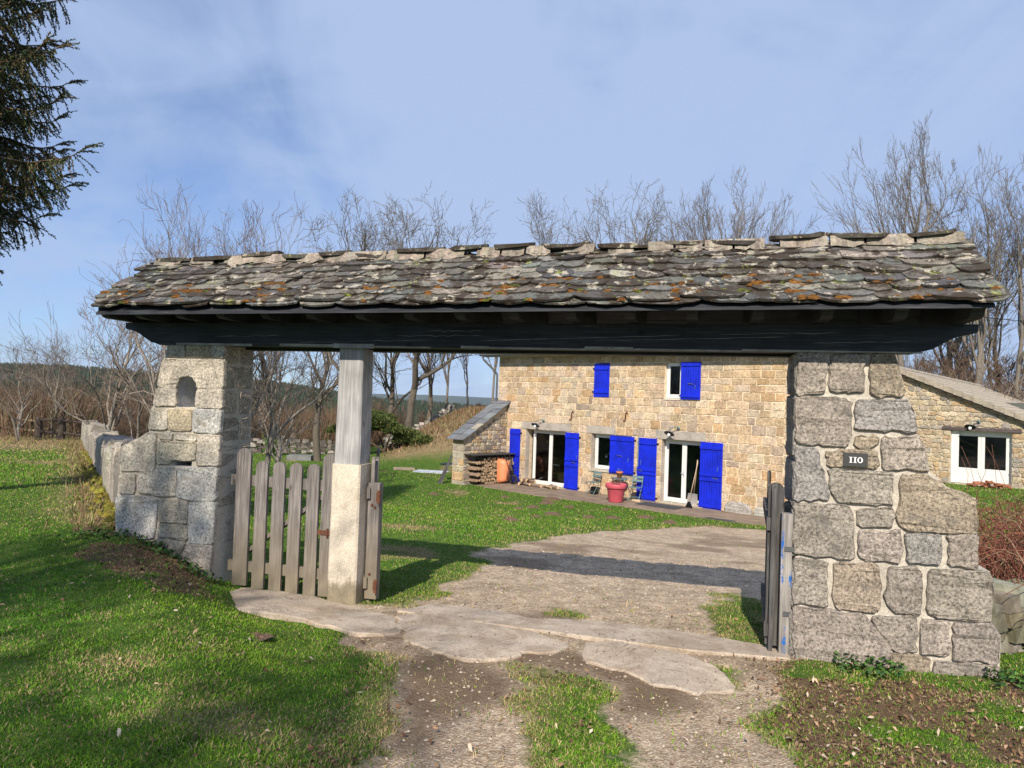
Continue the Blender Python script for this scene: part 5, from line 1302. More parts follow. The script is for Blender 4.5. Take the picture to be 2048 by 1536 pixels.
# low wall of upright blocks running back from the left pillar
lw_ = thing('low_stone_wall', 'low wall of big upright blocks running back from the left pillar', 'wall', G(-9, 17))
m = MB(); A0 = np.array(GF.p(-6.25, 0, -.30)[:2]); A1 = np.array([-16.1, 27.3]); D_ = (A1-A0); LL = np.linalg.norm(D_); D_ /= LL; Nn = np.array([D_[1], -D_[0]])
s_ = .0; k_ = 0
while s_ < LL:
    l_ = RNG.uniform(.55, 1.15)*(1+s_*.03); c = A0+D_*(s_+l_/2); fr = Frame((*(A0+D_*s_), gzf(*(A0+D_*s_+np.array([-.5, 0])))-.15), D_)
    h = RNG.uniform(.72, .95)+(.15 if s_ < 1.5 else 0)
    if k_ % 2: h *= .92
    base = jitc((.31, .275, .225), .14)
    # a rough block: stones on both faces and on top
    P = [(0.01, 0), (l_-.01, 0), (l_-.02, h*RNG.uniform(.72, .92)), (l_*.6, h*1.03), (l_*.3, h*RNG.uniform(.95, 1.1)), (.02, h*RNG.uniform(.8, .95))]
    m.prism(fr, P, -.22, .20, base)
    m.stone(fr, P, .05, base, 0, .05, .012, .09, .20, .008)
    bf = Frame(fr.O, -fr.U[:2]); m.stone(bf, [(-x, z) for x, z in P], .05, base, 0, .05, .012, .09, .22, .008)
    for q in range(3):
        x0_ = l_*(.05+.3*q); tp = h*RNG.uniform(.86, 1.0); P = [fr.p(x0_+a*.3*l_+RNG.normal(0, .02), tp-.1+b*(.17+RNG.normal(0, .03)), c+RNG.normal(0, .03)) for b in (0, 1) for a, c in ((.05, .19-b*.06), (.9, .2-b*.05), (.92, -.22+b*.05), (.06, -.2+b*.06))]
        m.box8(P, jitc((.24, .21, .165), .2))
    s_ += l_; k_ += 1
m.build('granite_blocks', TANST, lw_)
# dry stone wall at the far side of the lawn
def dry_wall(root, a, b, h, z0=None, col=((.13, .115, .10), (.20, .18, .16), (.09, .08, .07), (.27, .25, .22)), sz=.22, name='stones', hf=None):
    a = np.array(a, float); b = np.array(b, float); L = np.linalg.norm(b-a); d = (b-a)/L; m = MB(); fr0 = Frame((*a, 0), d)
    if fr0.N[1] > 0: fr0 = Frame((*b, 0), -d); a, b = b, a; d = -d
    n_ = int(L/(sz*1.3))
    for i in range(n_):
        s_ = i*L/n_; base = gzf(*(a+d*s_))-.1; z = 0; hh = hf(s_/L) if hf else h*(1+.08*math.sin(s_*1.7))
        while z < hh:
            w_ = RNG.uniform(.8, 1.7)*sz; t_ = RNG.uniform(.5, .9)*sz; s2 = s_+RNG.normal(0, .06); dp = RNG.uniform(.0, .06)
            P = [fr0.p(s2+x*w_*.5, base+z+q*t_*.5+t_/2, y) for x, q, y in ((-1, -1, dp), (1, -1, dp), (1, -1, -.45), (-1, -1, -.45), (-.85, .95, dp-.02), (.85, 1, dp-.02), (.9, 1, -.43), (-.9, .9, -.43))]
            P = [p+RNG.normal(0, .012, 3) for p in P]; m.box8(P, jitc(col[RNG.integers(len(col))], .2)); z += t_*.92
    return m.build(name, RUBM, root)
bw = thing('dry_stone_wall', 'dark mossy dry stone wall along the far side of the lawn', 'wall', G(-11.5, 38))
dry_wall(bw, (-15.5, 39.0), (-8.0, 41.0), .80)
bw2 = thing('dry_stone_wall', 'short ruined stone wall on the dry bank behind the buttress wall', 'wall', G(-6, 40))
dry_wall(bw2, (-7.8, 45), (-3.5, 46), .7, None, ((.30, .27, .22), (.22, .2, .17), (.4, .37, .31)), .2)
rw = thing('low_stone_wall', 'low mossy yellowed wall behind the foot of the right pillar', 'wall', G(3.9, 5.6))
dry_wall(rw, GF.p(1.32, 0, -.25)[:2], GF.p(3.6, 0, -2.2)[:2], .5, None, ((.26, .24, .19), (.20, .185, .14), (.20, .18, .12), (.14, .13, .10)), .15, 'stones', lambda t: .55-.3*t)
# timber fences at the edge of the field
def fence(label, posts, h, rails, mat, pr=.09, rr_=.035, nm='wooden_fence'):
    pts = [G(*p) for p in posts]; R_ = thing(nm, label, 'fence', pts[0])
    for p in pts:
        m = MB(); m.lathe((p[0], p[1], p[2]-.1), [(pr, 0), (pr*.95, h+.06), (pr*.7, h+.12), (.001, h+.13)], 10, (.07, .055, .045)); m.build('post', BARK, R_)
    for a, b in zip(pts, pts[1:]):
        for z in rails:
            m = MB(); a_ = np.array(a)+[0, 0, z]; b_ = np.array(b)+[0, 0, z+RNG.normal(0, .02)]; m.tube([a_, (a_+b_)/2+[0, 0, RNG.normal(0, .02)], b_], rr_, 6, mat); m.build('rail', BARK, R_)
    return R_
def xy(px_, py_): return tuple(hitg(px_, py_)[:2])
def XYd(px_, Y): q = atY(px_, 880, Y); return (q[0], q[1])
fence('dark post and rail fence at the end of the low block wall', [XYd(190, 28.2), XYd(122, 28.6), XYd(76, 29.2)], .85, (.30, .78), (.06, .045, .035), .14, .06)
fence('pale sunlit rail fence at the far left of the field', [XYd(72, 30.5), XYd(28, 33), XYd(-60, 37)], .72, (.28, .70), (.50, .38, .22), .05, .05)
# slabs lying on the lawn
def lawn_block(name, label, cat, pxy, L, W, H, mat, col, rot=.3):
    c = hitg(*pxy); fr = Frame((c[0], c[1], gzf(c[0], c[1])-.03), (math.cos(rot), math.sin(rot))); m = MB(); r = .04
    m.stone(Frame(fr.p(0, 0, W/2), fr.U[:2]), [(-L/2, 0), (L/2, 0), (L/2, H), (-L/2, H)], .0, col, 0, .01, .004, .2)
    m.prism(fr, [(-L/2, 0), (L/2, 0), (L/2, H-.02), (L/2-.02, H), (-L/2+.02, H), (-L/2, H-.02)], -W/2, W/2-.005, col)
    return tag(m.build(name, mat, None, False, (c[0], c[1], c[2])), label, cat)
lawn_block('manhole_cover', 'bright grey flat slab lying in the lawn left of the buttress wall', 'slab', (862, 944), 1.5, .9, .07, CLEANSL, (.50, .54, .60), -.15)
lawn_block('stone_slab', 'brown earthy stone slab in the lawn behind the post', 'slab', (808, 939), 1.0, .7, .10, TANST, (.35, .27, .19), .2)
lawn_block('stone_trough', 'grey concrete trough in front of the far dry stone wall', 'trough', (600, 920), 1.2, .7, .28, CLEANSL, (.19, .19, .19), .1)
# small things seen behind the picket gate and by the buttress
for pxy, lb in (((586, 963), 'left of the two small pale stones behind the picket gate'), ((566, 962), 'right of the two small pale stones behind the picket gate')):
    pass
c = hitg(872, 955); c = np.array([-2.35, 29.6, gzf(-2.35, 29.6)])
ps = thing('parasol_base', 'round dark tarpaulin covered table beside the buttress wall', 'table', tuple(c)); m = MB(); m.lathe(c, [(.001, .72), (.5, .70), (.52, .66), (.001, .66)], 18); m.build('table_top', BLACKM, ps)
m = MB(); m.tube([c, c+[0, 0, .66]], .03, 8); m.build('leg', BLACKM, ps)
pk = thing('plank_bundle', 'dark planks leaning against the end of the buttress wall', 'planks', tuple(HF.p(-8.3, 0, 2.8)))
for k_ in range(3):
    m = MB(); m.bar(HF.p(-8.2-.09*k_, .0, 2.95), HF.p(-8.05-.07*k_, 1.15-.15*k_, 2.58), .05, .07); m.build('plank', LEAFW, pk)

# ============================================================ TREES
def tubes_np(lines, cols, kfun):
    """many tapered tubes as one vertex/quad array"""
    V = []; Fq_ = []; C = []; off = 0
    for (P, R), col in zip(lines, cols):
        n_ = len(P); k_ = kfun(R[0]); T = np.gradient(P, axis=0); T /= np.linalg.norm(T, axis=1)[:, None]+1e-9
        ref = np.array([0, 0, 1.]) if abs(T[0, 2]) < .9 else np.array([1., 0, 0])
        A = np.cross(T, ref); A /= np.linalg.norm(A, axis=1)[:, None]+1e-9; B = np.cross(T, A); th = np.arange(k_)*2*np.pi/k_
        V.append((P[:, None]+R[:, None, None]*(A[:, None]*np.cos(th)[None, :, None]+B[:, None]*np.sin(th)[None, :, None])).reshape(-1, 3))
        i, j = np.meshgrid(np.arange(n_-1), np.arange(k_), indexing='ij'); i = i.ravel(); j = j.ravel(); j2 = (j+1) % k_
        Fq_.append(np.stack([i*k_+j, i*k_+j2, (i+1)*k_+j2, (i+1)*k_+j], 1)+off); C.append(np.repeat([col], len(i), 0)); off += n_*k_
    return np.concatenate(V), np.concatenate(Fq_), np.concatenate(C)
def grow_tree(seed, H, r0, nlim=5, spread=.6, up=.12, wob=.12, lrat=.62, kids=(6, 6, 5, 4), trunk_h=.35, stems=1, rmin=.011, gn=None, flat=0.):
    rg = np.random.default_rng(seed); L_ = []; lev = []
    def br(p, d, ln, r, level):
        n_ = {0: 9, 1: 7, 2: 5, 3: 4}.get(level, 3); P = [p]; R = [r]; dd = d/np.linalg.norm(d); st = ln/n_
        for i in range(n_):
            dd = dd+rg.normal(0, wob*(1+.35*level), 3)+np.array([0, 0, up*(.5 if level == 0 else 1)]); dd /= np.linalg.norm(dd)
            P.append(P[-1]+dd*st); R.append(max(rmin*.7, r*(1-.80*(i+1)/n_) if level else r*(1-.72*(i+1)/n_)))
        P = np.array(P); R = np.array(R); L_.append((P, R)); lev.append(level)
        if level+1 >= nlim: return
        nk = kids[min(level, len(kids)-1)]; nk = max(2, int(nk*rg.uniform(.75, 1.3)))
        for q in range(nk):
            t = trunk_h+(1-trunk_h)*(q+rg.uniform(.1, .9))/nk if level == 0 else .18+.80*(q+rg.uniform(0, 1))/nk
            f = t*n_; i = min(int(f), n_-1); bp_ = P[i]+(P[i+1]-P[i])*(f-i); rb = R[i]+(R[i+1]-R[i])*(f-i)
            ax = P[i+1]-P[i]; ax /= np.linalg.norm(ax); rnd_ = rg.normal(0, 1, 3); rnd_ -= ax*rnd_.dot(ax); rnd_ /= np.linalg.norm(rnd_)
            an_ = spread*rg.uniform(.6, 1.25); nd_ = ax*math.cos(an_)+rnd_*math.sin(an_)
            if level == 0: nd_[2] = max(nd_[2], -.05)
            l2 = ln*lrat*(1.15-.6*t if level == 0 else 1.-.35*t)*rg.uniform(.7, 1.2)
            br(bp_, nd_, l2, max(rmin, rb*rg.uniform(.5, .72)), level+1)
    for s_ in range(stems):
        a = rg.uniform(0, 6.28); q = 0 if stems == 1 else rg.uniform(.05, .35)
        br(np.array([math.cos(a), math.sin(a), 0])*(0 if stems == 1 else r0*2.2), np.array([math.cos(a)*q, math.sin(a)*q, 1.]), H*rg.uniform(.8, 1.)*(.72 if stems > 1 or spread > .5 else .85), r0*rg.uniform(.7, 1.), 0)
    return L_, lev
def tree_proto(name, seed, trunkcol, twigcol, **k):
    L_, lev = grow_tree(seed, **k); AP = np.concatenate([P for P, R in L_]); zq = np.percentile(AP[:, 2], 90); tc_ = AP[AP[:, 2] > zq][:, :2].mean(0)
    for P, R in L_: P[:, :2] -= tc_*np.clip(P[:, 2:3]/zq, 0, 1)**1.2
    root = thing(name, 'x', 'tree', (0, 0, 0))
    kf = lambda r: 8 if r > .09 else (5 if r > .035 else 3)
    zmax = np.percentile(AP[:, 2], 99.6); sc = k['H']/zmax
    T_ = [(P*sc, R) for (P, R), v in zip(L_, lev) if v == 0]; B_ = [(P*sc, R) for (P, R), v in zip(L_, lev) if v > 0]
    cols = [tuple(np.array(trunkcol)*(1-min(1, (v-1)/2))+np.array(twigcol)*min(1, (v-1)/2)) for v in lev if v > 0]
    rg = np.random.default_rng(seed); cols = [np.array(c)*rg.uniform(.75, 1.25) for c in cols]
    V, Fc, C = tubes_np(T_, [trunkcol]*len(T_), kf); t = fast('trunk', V, Fc, C, BARK, k=4); t.parent = root; t.data.polygons.foreach_set('use_smooth', [True]*len(Fc))
    V, Fc, C = tubes_np(B_, cols, kf); b = fast('branches', V, Fc, C, BARK, k=4); b.parent = root
    return root
OAKC, OAKT = (.13, .11, .085), (.15, .125, .09); ASHC, ASHT = (.19, .165, .135), (.165, .14, .11); PALE, PALT = (.25, .22, .185), (.20, .15, .12)
P_oak = [tree_proto('bare_oak', 11+i, OAKC, OAKT, H=15., r0=.36, nlim=5, spread=.80, up=.12, wob=.12, lrat=.66, kids=(10, 7, 5, 4), trunk_h=.25, rmin=.013) for i in range(2)]
P_ash = [tree_proto('bare_ash', 31+i, ASHC, ASHT, H=15., r0=.24, nlim=5, spread=.52, up=.13, wob=.10, lrat=.60, kids=(11, 6, 5, 4), trunk_h=.25, rmin=.011) for i in range(3)]
P_wil = [tree_proto('bare_willow', 51+i, PALE, PALT, H=8., r0=.10, nlim=4, spread=.55, up=.10, wob=.14, lrat=.62, kids=(10, 8, 6), trunk_h=.15, stems=2, rmin=.007) for i in range(2)]
P_bus = [tree_proto('bare_bush', 71+i, (.12, .085, .06), (.16, .105, .07), H=4.4, r0=.045, nlim=4, spread=.55, up=.07, wob=.15, lrat=.55, kids=(9, 8, 6), trunk_h=.1, stems=6, rmin=.010) for i in range(3)]
firsts = set()
def plant(pr, label, cat, group, px_, Y, topy=None, H=None, rz=None, wide=1., z=None):
    q = atY(px_, 800, Y); x, y = q[0], q[1]; g = gzf(x, y)-.05
    h0 = {'bare_oak': 15., 'bare_ash': 15., 'bare_willow': 8., 'bare_bush': 4.4}[pr.name.split('.')[0]]
    if topy is not None:
        t = atY(px_, topy, Y)[2]; H = t-g
    s_ = H/h0
    if pr.name in firsts: o = dup(pr)
    else: o = pr; firsts.add(pr.name)
    o.location = (x, y, g); o.rotation_euler = (0, 0, RNG.uniform(0, 6.28) if rz is None else rz); o.scale = (s_*wide, s_*wide, s_)
    tag(o, label, cat, group); return o
GB = 'bare winter trees behind the house and yard'
plant(P_oak[0], 'wide bare tree rising over the roof left of centre, left of the smaller one', 'tree', GB, 712, 46, 388)
plant(P_oak[1], 'bare tree with forked trunks seen between the post and the house', 'tree', GB, 818, 42, 398, None, .6)
plant(P_oak[0], 'bare tree with several limbs left of the forked one, beside the post', 'tree', GB, 782, 49, 560, None, 3.3)
plant(P_oak[0], 'bare thick trunked tree just right of the forked one', 'tree', GB, 858, 46, 545, None, 1.9, .8)
plant(P_ash[1], 'thin bare tree between the thick trunked one and the house', 'tree', GB, 935, 50, 600, None, 2.9, .8)
plant(P_ash[0], 'slim bare tree directly left of the house corner', 'tree', GB, 893, 45, 520, None, None, .6)
plant(P_ash[1], 'thin bare tree half hidden by the downpipe of the house', 'tree', GB, 985, 44, 560, None, None, .8)
plant(P_oak[1], 'bushy bare tree over the roof, leftmost of the three groups behind the house', 'tree', GB, 1072, 48, 398, None, 2.1, .85)
plant(P_oak[0], 'round headed bare tree over the middle of the roof', 'tree', GB, 1248, 45, 362, None, 4., .85)
plant(P_ash[2], 'slender bare tree left in the group over the right of the roof', 'tree', GB, 1385, 50, 365, None, 1., .8)
plant(P_ash[0], 'tallest bare tree in the group over the right of the roof', 'tree', GB, 1455, 50, 342, None, 2., .85)
plant(P_ash[1], 'low fan shaped bare tree at the right end of the group over the roof', 'tree', GB, 1530, 52, 388, None, 3.2, .7)
plant(P_ash[2], 'tallest bare tree standing alone above the right end of the gate roof', 'tree', GB, 1815, 43, 248, None, .5, .72)
plant(P_ash[0], 'bare tree right of the tallest one with many upright limbs', 'tree', GB, 1962, 42, 296, None, 3.9, .8)
plant(P_ash[1], 'bare tree with pale trunk at the right edge of the picture', 'tree', GB, 2030, 43, 330, None, 5., .75)
plant(P_oak[1], 'dark crooked bare tree behind the ridge of the annex roof', 'tree', GB, 1895, 47, 420, None, 1.3)
plant(P_ash[2], 'thin pale trunked tree between the two tall right hand trees', 'tree', GB, 1925, 44, 560, None, 4.4)
plant(P_ash[1], 'thin pale trunked tree just right of the gate roof end', 'tree', GB, 2004, 46, 430, None, 2.4)
plant(P_ash[0], 'half hidden bare tree above the annex roof behind the pillar', 'tree', GB, 1822, 45, 640, None, 2.2, .7)
plant(P_oak[0], 'spreading bare tree whose low branches cross behind the picket gate', 'tree', GB, 640, 36, 560, None, 5.1)
GWL = 'bare whitish shrubby trees behind the low wall'
plant(P_wil[0], 'pale stemmed bare tree immediately left of the left pillar', 'tree', GWL, 318, 20, 470, None, .2, 1.0)
plant(P_wil[1], 'pale leaning bare tree left of the left pillar, further from it', 'tree', GWL, 248, 23, 560, None, 2.2, 1.1)
plant(P_wil[1], 'bare shoots rising tallest above the left end of the gate roof', 'tree', GWL, 352, 18, 388, None, 4., .7)
plant(P_wil[0], 'bare twigs above the gate roof over the picket gate, left clump', 'tree', GWL, 452, 21, 425, None, 1., .8)
plant(P_wil[1], 'bare twigs above the gate roof over the picket gate, right clump', 'tree', GWL, 515, 22, 412, None, 5.6, .9)
plant(P_wil[0], 'bare pale branches low behind the picket gate', 'tree', GWL, 575, 27, 690, None, 3.1, 1.6)
plant(P_wil[1], 'reddish bare branches on the slope by the left edge', 'tree', GWL, 45, 27, 672, None, 1.1, 1.4)
plant(P_wil[0], 'bare branches against the sky right of the spruce', 'tree', GWL, 115, 31, 668, None, 2.6, 1.3)
GBU = 'brown leafless bushes in the thicket below the hill'
bi = 0
for row_, (Yb, x0, x1, st, tp) in enumerate(((62, -40, 1010, 58, 795), (52, -20, 990, 62, 812), (43, -30, 480, 66, 808), (44, 500, 740, 60, 818), (34, -30, 340, 72, 825))):
    xx = x0
    while xx < x1:
        if not (row_ == 3 and xx > 750):
            tp_ = tp+RNG.normal(0, 14)+(0 if xx < 400 else 25)
            if xx > 760: tp_ += 18
            plant(P_bus[bi % 3], 'brown leafless bush in the thicket below the wooded hill', 'bush', GBU, xx, Yb+RNG.uniform(-3, 3), tp_, None, None, RNG.uniform(1., 1.5)); bi += 1
        xx += st*RNG.uniform(.8, 1.2)
for xx, Yb, tp in ((900, 50, 812), (958, 49, 805)):
    plant(P_bus[bi % 3], 'brown leafless bush on the bank above the buttress wall', 'bush', 'brown leafless bushes on the bank left of the house', xx, Yb, tp, None, None, .9); bi += 1
for xx, Yb, tp in ((1850, 44, 700), (1910, 43, 690), (1980, 45, 700), (2060, 44, 690)):
    plant(P_bus[bi % 3], 'tangled bare shrub behind the annex roof', 'bush', 'tangled bare shrubs behind the annex', xx, Yb, tp, None, None, .8); bi += 1

# ---- spruce at the left edge
def spruce(name, label, loc, H, Rb, seed, nb=90, zlo=.1, dens=1., group=None, shortfun=None, full=True):
    rg = np.random.default_rng(seed); root = thing(name, label, 'tree', loc, group)
    TL = [(np.array([[0, 0, 0], [0.03, 0, H*.35], [-.03, .02, H*.7], [0, 0, H]]), np.array([.24, .19, .10, .02]))]
    BL = []; NV = []; NF = []; NC = []; off = 0
    for i in range(nb):
        t = zlo+(1-zlo)*(i/nb)**.9; z0 = H*t; az = i*2.399+rg.normal(0, .2); L = Rb*(1-t)**.75*rg.uniform(.72, 1.12)+.25
        if full: L = L*(.35+.65*float(ss(3.0, 5.0, z0)))+(.25 if 4.4 < z0 < 4.9 else 0)
        d = np.array([math.cos(az), math.sin(az), 0]); n_ = 12; P = []
        for j in range(n_+1):
            s = j/n_; zz = z0+L*(.10*s-.62*s*s*(1-t*.7)+.42*s**4); P.append(d*L*s+np.array([0, 0, zz])+rg.normal(0, .012, 3))
        P = np.array(P); BL.append((P, np.linspace(.045*(1-t)+.012, .006, n_+1)))
        # side twigs, hanging from the branch, each clothed with needles
        ntw = int(L*26*dens)
        for q in range(ntw):
            s = .12+.88*(q+rg.random())/ntw; f = s*n_; k_ = min(int(f), n_-1); bp_ = P[k_]+(P[k_+1]-P[k_])*(f-k_)
            ax = P[k_+1]-P[k_]; ax /= np.linalg.norm(ax); side = np.cross(ax, (0, 0, 1)); side /= np.linalg.norm(side); side *= rg.choice([-1, 1])
            tl = (.16+.42*(1-abs(s-.55)*1.5))*rg.uniform(.55, 1.15)
            if s > .93: td = ax+side*rg.uniform(0, .5); tl *= .7
            else: td = ax*rg.uniform(.2, .7)+side*rg.uniform(.3, 1.2)+np.array([0, 0, -rg.uniform(.05, 1.)])
            td /= np.linalg.norm(td); m_ = 4; TP = [bp_]
            for w_ in range(m_): td = td+np.array([0, 0, -.16]); td /= np.linalg.norm(td); TP.append(TP[-1]+td*tl/m_)
            TP = np.array(TP); BL.append((TP, np.linspace(.006, .003, m_+1)))
            nn_ = int(tl/.011) if full else int(tl/.03); fr_ = (np.arange(nn_)+rg.random(nn_))/nn_*m_; ki = np.minimum(fr_.astype(int), m_-1)
            base = TP[ki]+(TP[ki+1]-TP[ki])*(fr_-ki)[:, None]; tn = TP[ki+1]-TP[ki]; tn /= np.linalg.norm(tn, axis=1)[:, None]
            rd = rg.normal(0, 1, (nn_, 3)); rd -= tn*(rd*tn).sum(1)[:, None]; rd /= np.linalg.norm(rd, axis=1)[:, None]
            nd_ = tn*.65+rd*.75; ln = rg.uniform(.026, .045, nn_)[:, None]*(1 if full else 1.8); wv = np.cross(nd_, rg.normal(0, 1, (nn_, 3))); wv /= np.linalg.norm(wv, axis=1)[:, None]+1e-9; ww = .0105*(1 if full else 1.3)
            Vn = np.stack([base-wv*ww, base+wv*ww, base+nd_*ln], 1).reshape(-1, 3); NV.append(Vn)
            NF.append(np.arange(nn_*3).reshape(-1, 3)+off); off += nn_*3
            g = rg.uniform(.6, 1.3); tipc = np.array([.040, .066, .018])*g if rg.random() < .8 else np.array([.11, .085, .035]); NC.append(np.repeat([tipc], nn_, 0)*rg.uniform(.7, 1.3, (nn_, 1)))
    kf = lambda r: 7 if r > .05 else 3
    V, Fc, C = tubes_np(TL, [(.16, .12, .09)], kf); o = fast('trunk', V, Fc, C, BARK, k=4); o.parent = root
    V, Fc, C = tubes_np(BL, [(.20, .14, .09)]*len(BL), kf); o = fast('branches', V, Fc, C, BARK, k=4); o.parent = root
    o = fast('needles', np.concatenate(NV), np.concatenate(NF), np.concatenate(NC), NEEDLE, k=3); o.parent = root
    return root
sp1 = spruce('spruce', 'dark spruce with drooping branches at the left edge of the picture', (-7.95, 9.3, .3), 12.5, 2.42, 5, 300, .20, 1.75)
SPG = None
spruce('spruce', 'tall spruce behind the viewer shading the lawn in the lower left corner', (-6.3, -6.5, .4), 11.6, 3.9, 8, 100, .05, .8, None, None, False)
spruce('spruce', 'smaller spruce behind the viewer shading the lawn along the bottom edge', (-3.7, -7.4, .4), 9.4, 3.8, 9, 90, .05, .8, None, None, False)
o = dup(P_wil[1], (-6.1, -2.6, .4), 1.2, 1.35, 'bare tree behind the viewer casting thin shadows on the left pillar'); tag(o, None, 'tree')

# ---- juniper
def leafy(name, lobes, nper, size, cols, rng, mat=NEEDLE, parent=None, loc=(0, 0, 0), up=.35):
    V = []; C = []
    for (cx, cy, cz, rx, ry, rz_) in lobes:
        n_ = int(nper*rx*rz_*1.2)
        d = rng.normal(0, 1, (n_, 3)); d /= np.linalg.norm(d, axis=1)[:, None]; d[:, 2] = np.where(d[:, 2] < -.25, -d[:, 2], d[:, 2])
        rr_ = rng.uniform(.55, 1.12, n_)[:, None]; p = np.array([cx, cy, cz])+d*rr_*np.array([rx, ry, rz_])
        dd = d*.8+rng.normal(0, .35, (n_, 3))+np.array([0, 0, up]); dd /= np.linalg.norm(dd, axis=1)[:, None]
        s = rng.uniform(.6, 1.4, n_)[:, None]*size; w = np.cross(dd, rng.normal(0, 1, (n_, 3))); w /= np.linalg.norm(w, axis=1)[:, None]
        V.append(np.stack([p-w*s*.28, p+w*s*.28, p+dd*s], 1).reshape(-1, 3))
        C.append(np.array(cols)[rng.integers(0, len(cols), n_)]*rng.uniform(.6, 1.4, (n_, 1)))
    V = np.concatenate(V); C = np.concatenate(C); o = fast(name, V, np.arange(len(V)).reshape(-1, 3), C, mat); o.parent = parent; return o
rg = np.random.default_rng(3)
jc = (-6.9, 39.5); jz = gzf(*jc)
ju = thing('juniper', 'broad dark green juniper bush on the far side of the lawn', 'bush', (jc[0], jc[1], jz))
lob = []
for k_ in range(30):
    x = rg.uniform(-2.9, 3.1); y = rg.uniform(-1.3, 1.3); h = 1.9*math.exp(-((x+.6)/2.3)**2)*rg.uniform(.5, 1.)+.15; lob.append((x, y, h, rg.uniform(.45, .8), rg.uniform(.45, .8), rg.uniform(.22, .42)))
o = leafy('foliage', lob, 5200, .13, [(.085, .115, .03), (.05, .08, .025), (.12, .13, .035)], rg, parent=ju)
m = MB()
for k_ in range(9):
    a = rg.uniform(0, 6.28); m.tube([(0, 0, 0), (math.cos(a)*.8, math.sin(a)*.5, .5), (math.cos(a)*1.8, math.sin(a)*.9, 1.0)], [.07, .05, .02], 5, (.1, .07, .05))
s_ = m.build('stem', BARK); s_.parent = ju
q = hitg(543, 912); bm_ = thing('broom_bush', 'small bright green bush in front of the far dry stone wall', 'bush', tuple(q)); m = MB()
for k_ in range(160):
    a = rg.uniform(0, 6.28); r = rg.uniform(.05, .65); h = rg.uniform(.6, 1.25); m.tube([(q[0], q[1], q[2]), (q[0]+math.cos(a)*r*.5, q[1]+math.sin(a)*r*.5, q[2]+h*.6), (q[0]+math.cos(a)*r, q[1]+math.sin(a)*r, q[2]+h)], [.018, .014, .008], 3, jitc((.07, .13, .025), .2))
m.build('stems', BARK, bm_)
# ---- bramble thicket right of the right pillar
m = MB(); V = []
lines = []; cols = []
for k_ in range(2600):
    bx, by = rg.uniform(4.2, 10.5), rg.uniform(5.7, 9.8)
    if (bx-3.4)*.909-(by-5.1)*.416 < .35: continue
    z0 = gzf(bx, by); a = rg.uniform(0, 6.28); l_ = rg.uniform(.5, 1.35); h = rg.uniform(.5, 1.25)*(.75+.5*vnoise(bx*1.3, by*1.3)); n_ = 6; P = []
    for j in range(n_+1): t = j/n_; P.append((bx+math.cos(a)*l_*t+rg.normal(0, .02), by+math.sin(a)*l_*t+rg.normal(0, .02), z0+h*(2.2*t-1.55*t*t)+rg.normal(0, .015)))
    lines.append((np.array(P), np.linspace(.0062, .003, n_+1))); cols.append(np.array((.20, .075, .05))*rg.uniform(.5, 1.5) if rg.random() < .8 else np.array((.28, .2, .13)))
for k_ in range(70):      # long canes reaching up over the wall
    bx, by = rg.uniform(4.6, 9), rg.uniform(6., 8.5); z0 = gzf(bx, by); d = np.array([rg.normal(-.1, .35), rg.normal(0, .3), 1.]); P = [np.array([bx, by, z0])]
    for j in range(7): d = d+rg.normal(0, .13, 3)-np.array([0, 0, .05]); P.append(P[-1]+d/np.linalg.norm(d)*.24)
    lines.append((np.array(P), np.linspace(.0055, .002, 8))); cols.append(np.array((.22, .10, .065)))
V, Fc, C = tubes_np(lines, cols, lambda r: 3); bc = (6.5, 7.8, gzf(6.5, 7.8)); o = fast('bramble_thicket', V, Fc, C, BARK, bc, 4); tag(o, 'tangled reddish brown bramble stems right of the right pillar', 'brambles', None, 'stuff')

# ---- scrub filling the thicket, bracken on the bank
def scrub(name, label, pts, hr, wr, cols, cat='scrub'):
    n_ = len(pts); z = gz(pts[:, 0], pts[:, 1]); B_ = np.column_stack([pts, z]); h = rg.uniform(*hr, n_)[:, None]
    d = np.column_stack([rg.normal(0, .33, n_), rg.normal(0, .33, n_), np.ones(n_)]); d2 = d+np.column_stack([rg.normal(0, .4, n_), rg.normal(0, .4, n_), np.zeros(n_)])
    a = rg.uniform(0, 3.14, n_); w = np.column_stack([np.cos(a), np.sin(a), np.zeros(n_)])*rg.uniform(*wr, n_)[:, None]
    V = np.stack([B_-w, B_+w, B_+d*h*.55+w*.7, B_+d*h*.55-w*.7, B_+d*h*.5+d2*h*.5], 1).reshape(-1, 3)
    i = np.arange(n_)*5; Fc = np.concatenate([np.stack([i, i+1, i+2], 1), np.stack([i, i+2, i+3], 1), np.stack([i+3, i+2, i+4], 1)]); C = np.array(cols)[rg.integers(0, len(cols), n_)]*rg.uniform(.6, 1.4, (n_, 1)); C = np.concatenate([C, C, C])
    lc = (*B_[:, :2].mean(0), float(z.mean())); o = fast(name, V, Fc, C, BARK, lc); return tag(o, label, cat, None, 'stuff')
n_ = 60000; P = np.column_stack([rg.uniform(-46, 3, n_), rg.uniform(29, 66, n_)])
ln_s = (P[:, 0]+4)*.855+(P[:, 1]-7.4)*.519
keep = np.where(ln_s < 0, P[:, 1] > 30.5+1.5*np.sin(P[:, 0]), P[:, 1] > 43.5+(P[:, 0]+8)*.0) & ~(P[:, 0] > -9.0); P = P[keep]
scrub('scrub', 'dense brown leafless scrub between the field and the wooded hill', P, (1.2, 3.0), (.008, .022), [(.17, .10, .065), (.12, .075, .05), (.19, .12, .075), (.085, .06, .04), (.13, .115, .06)])
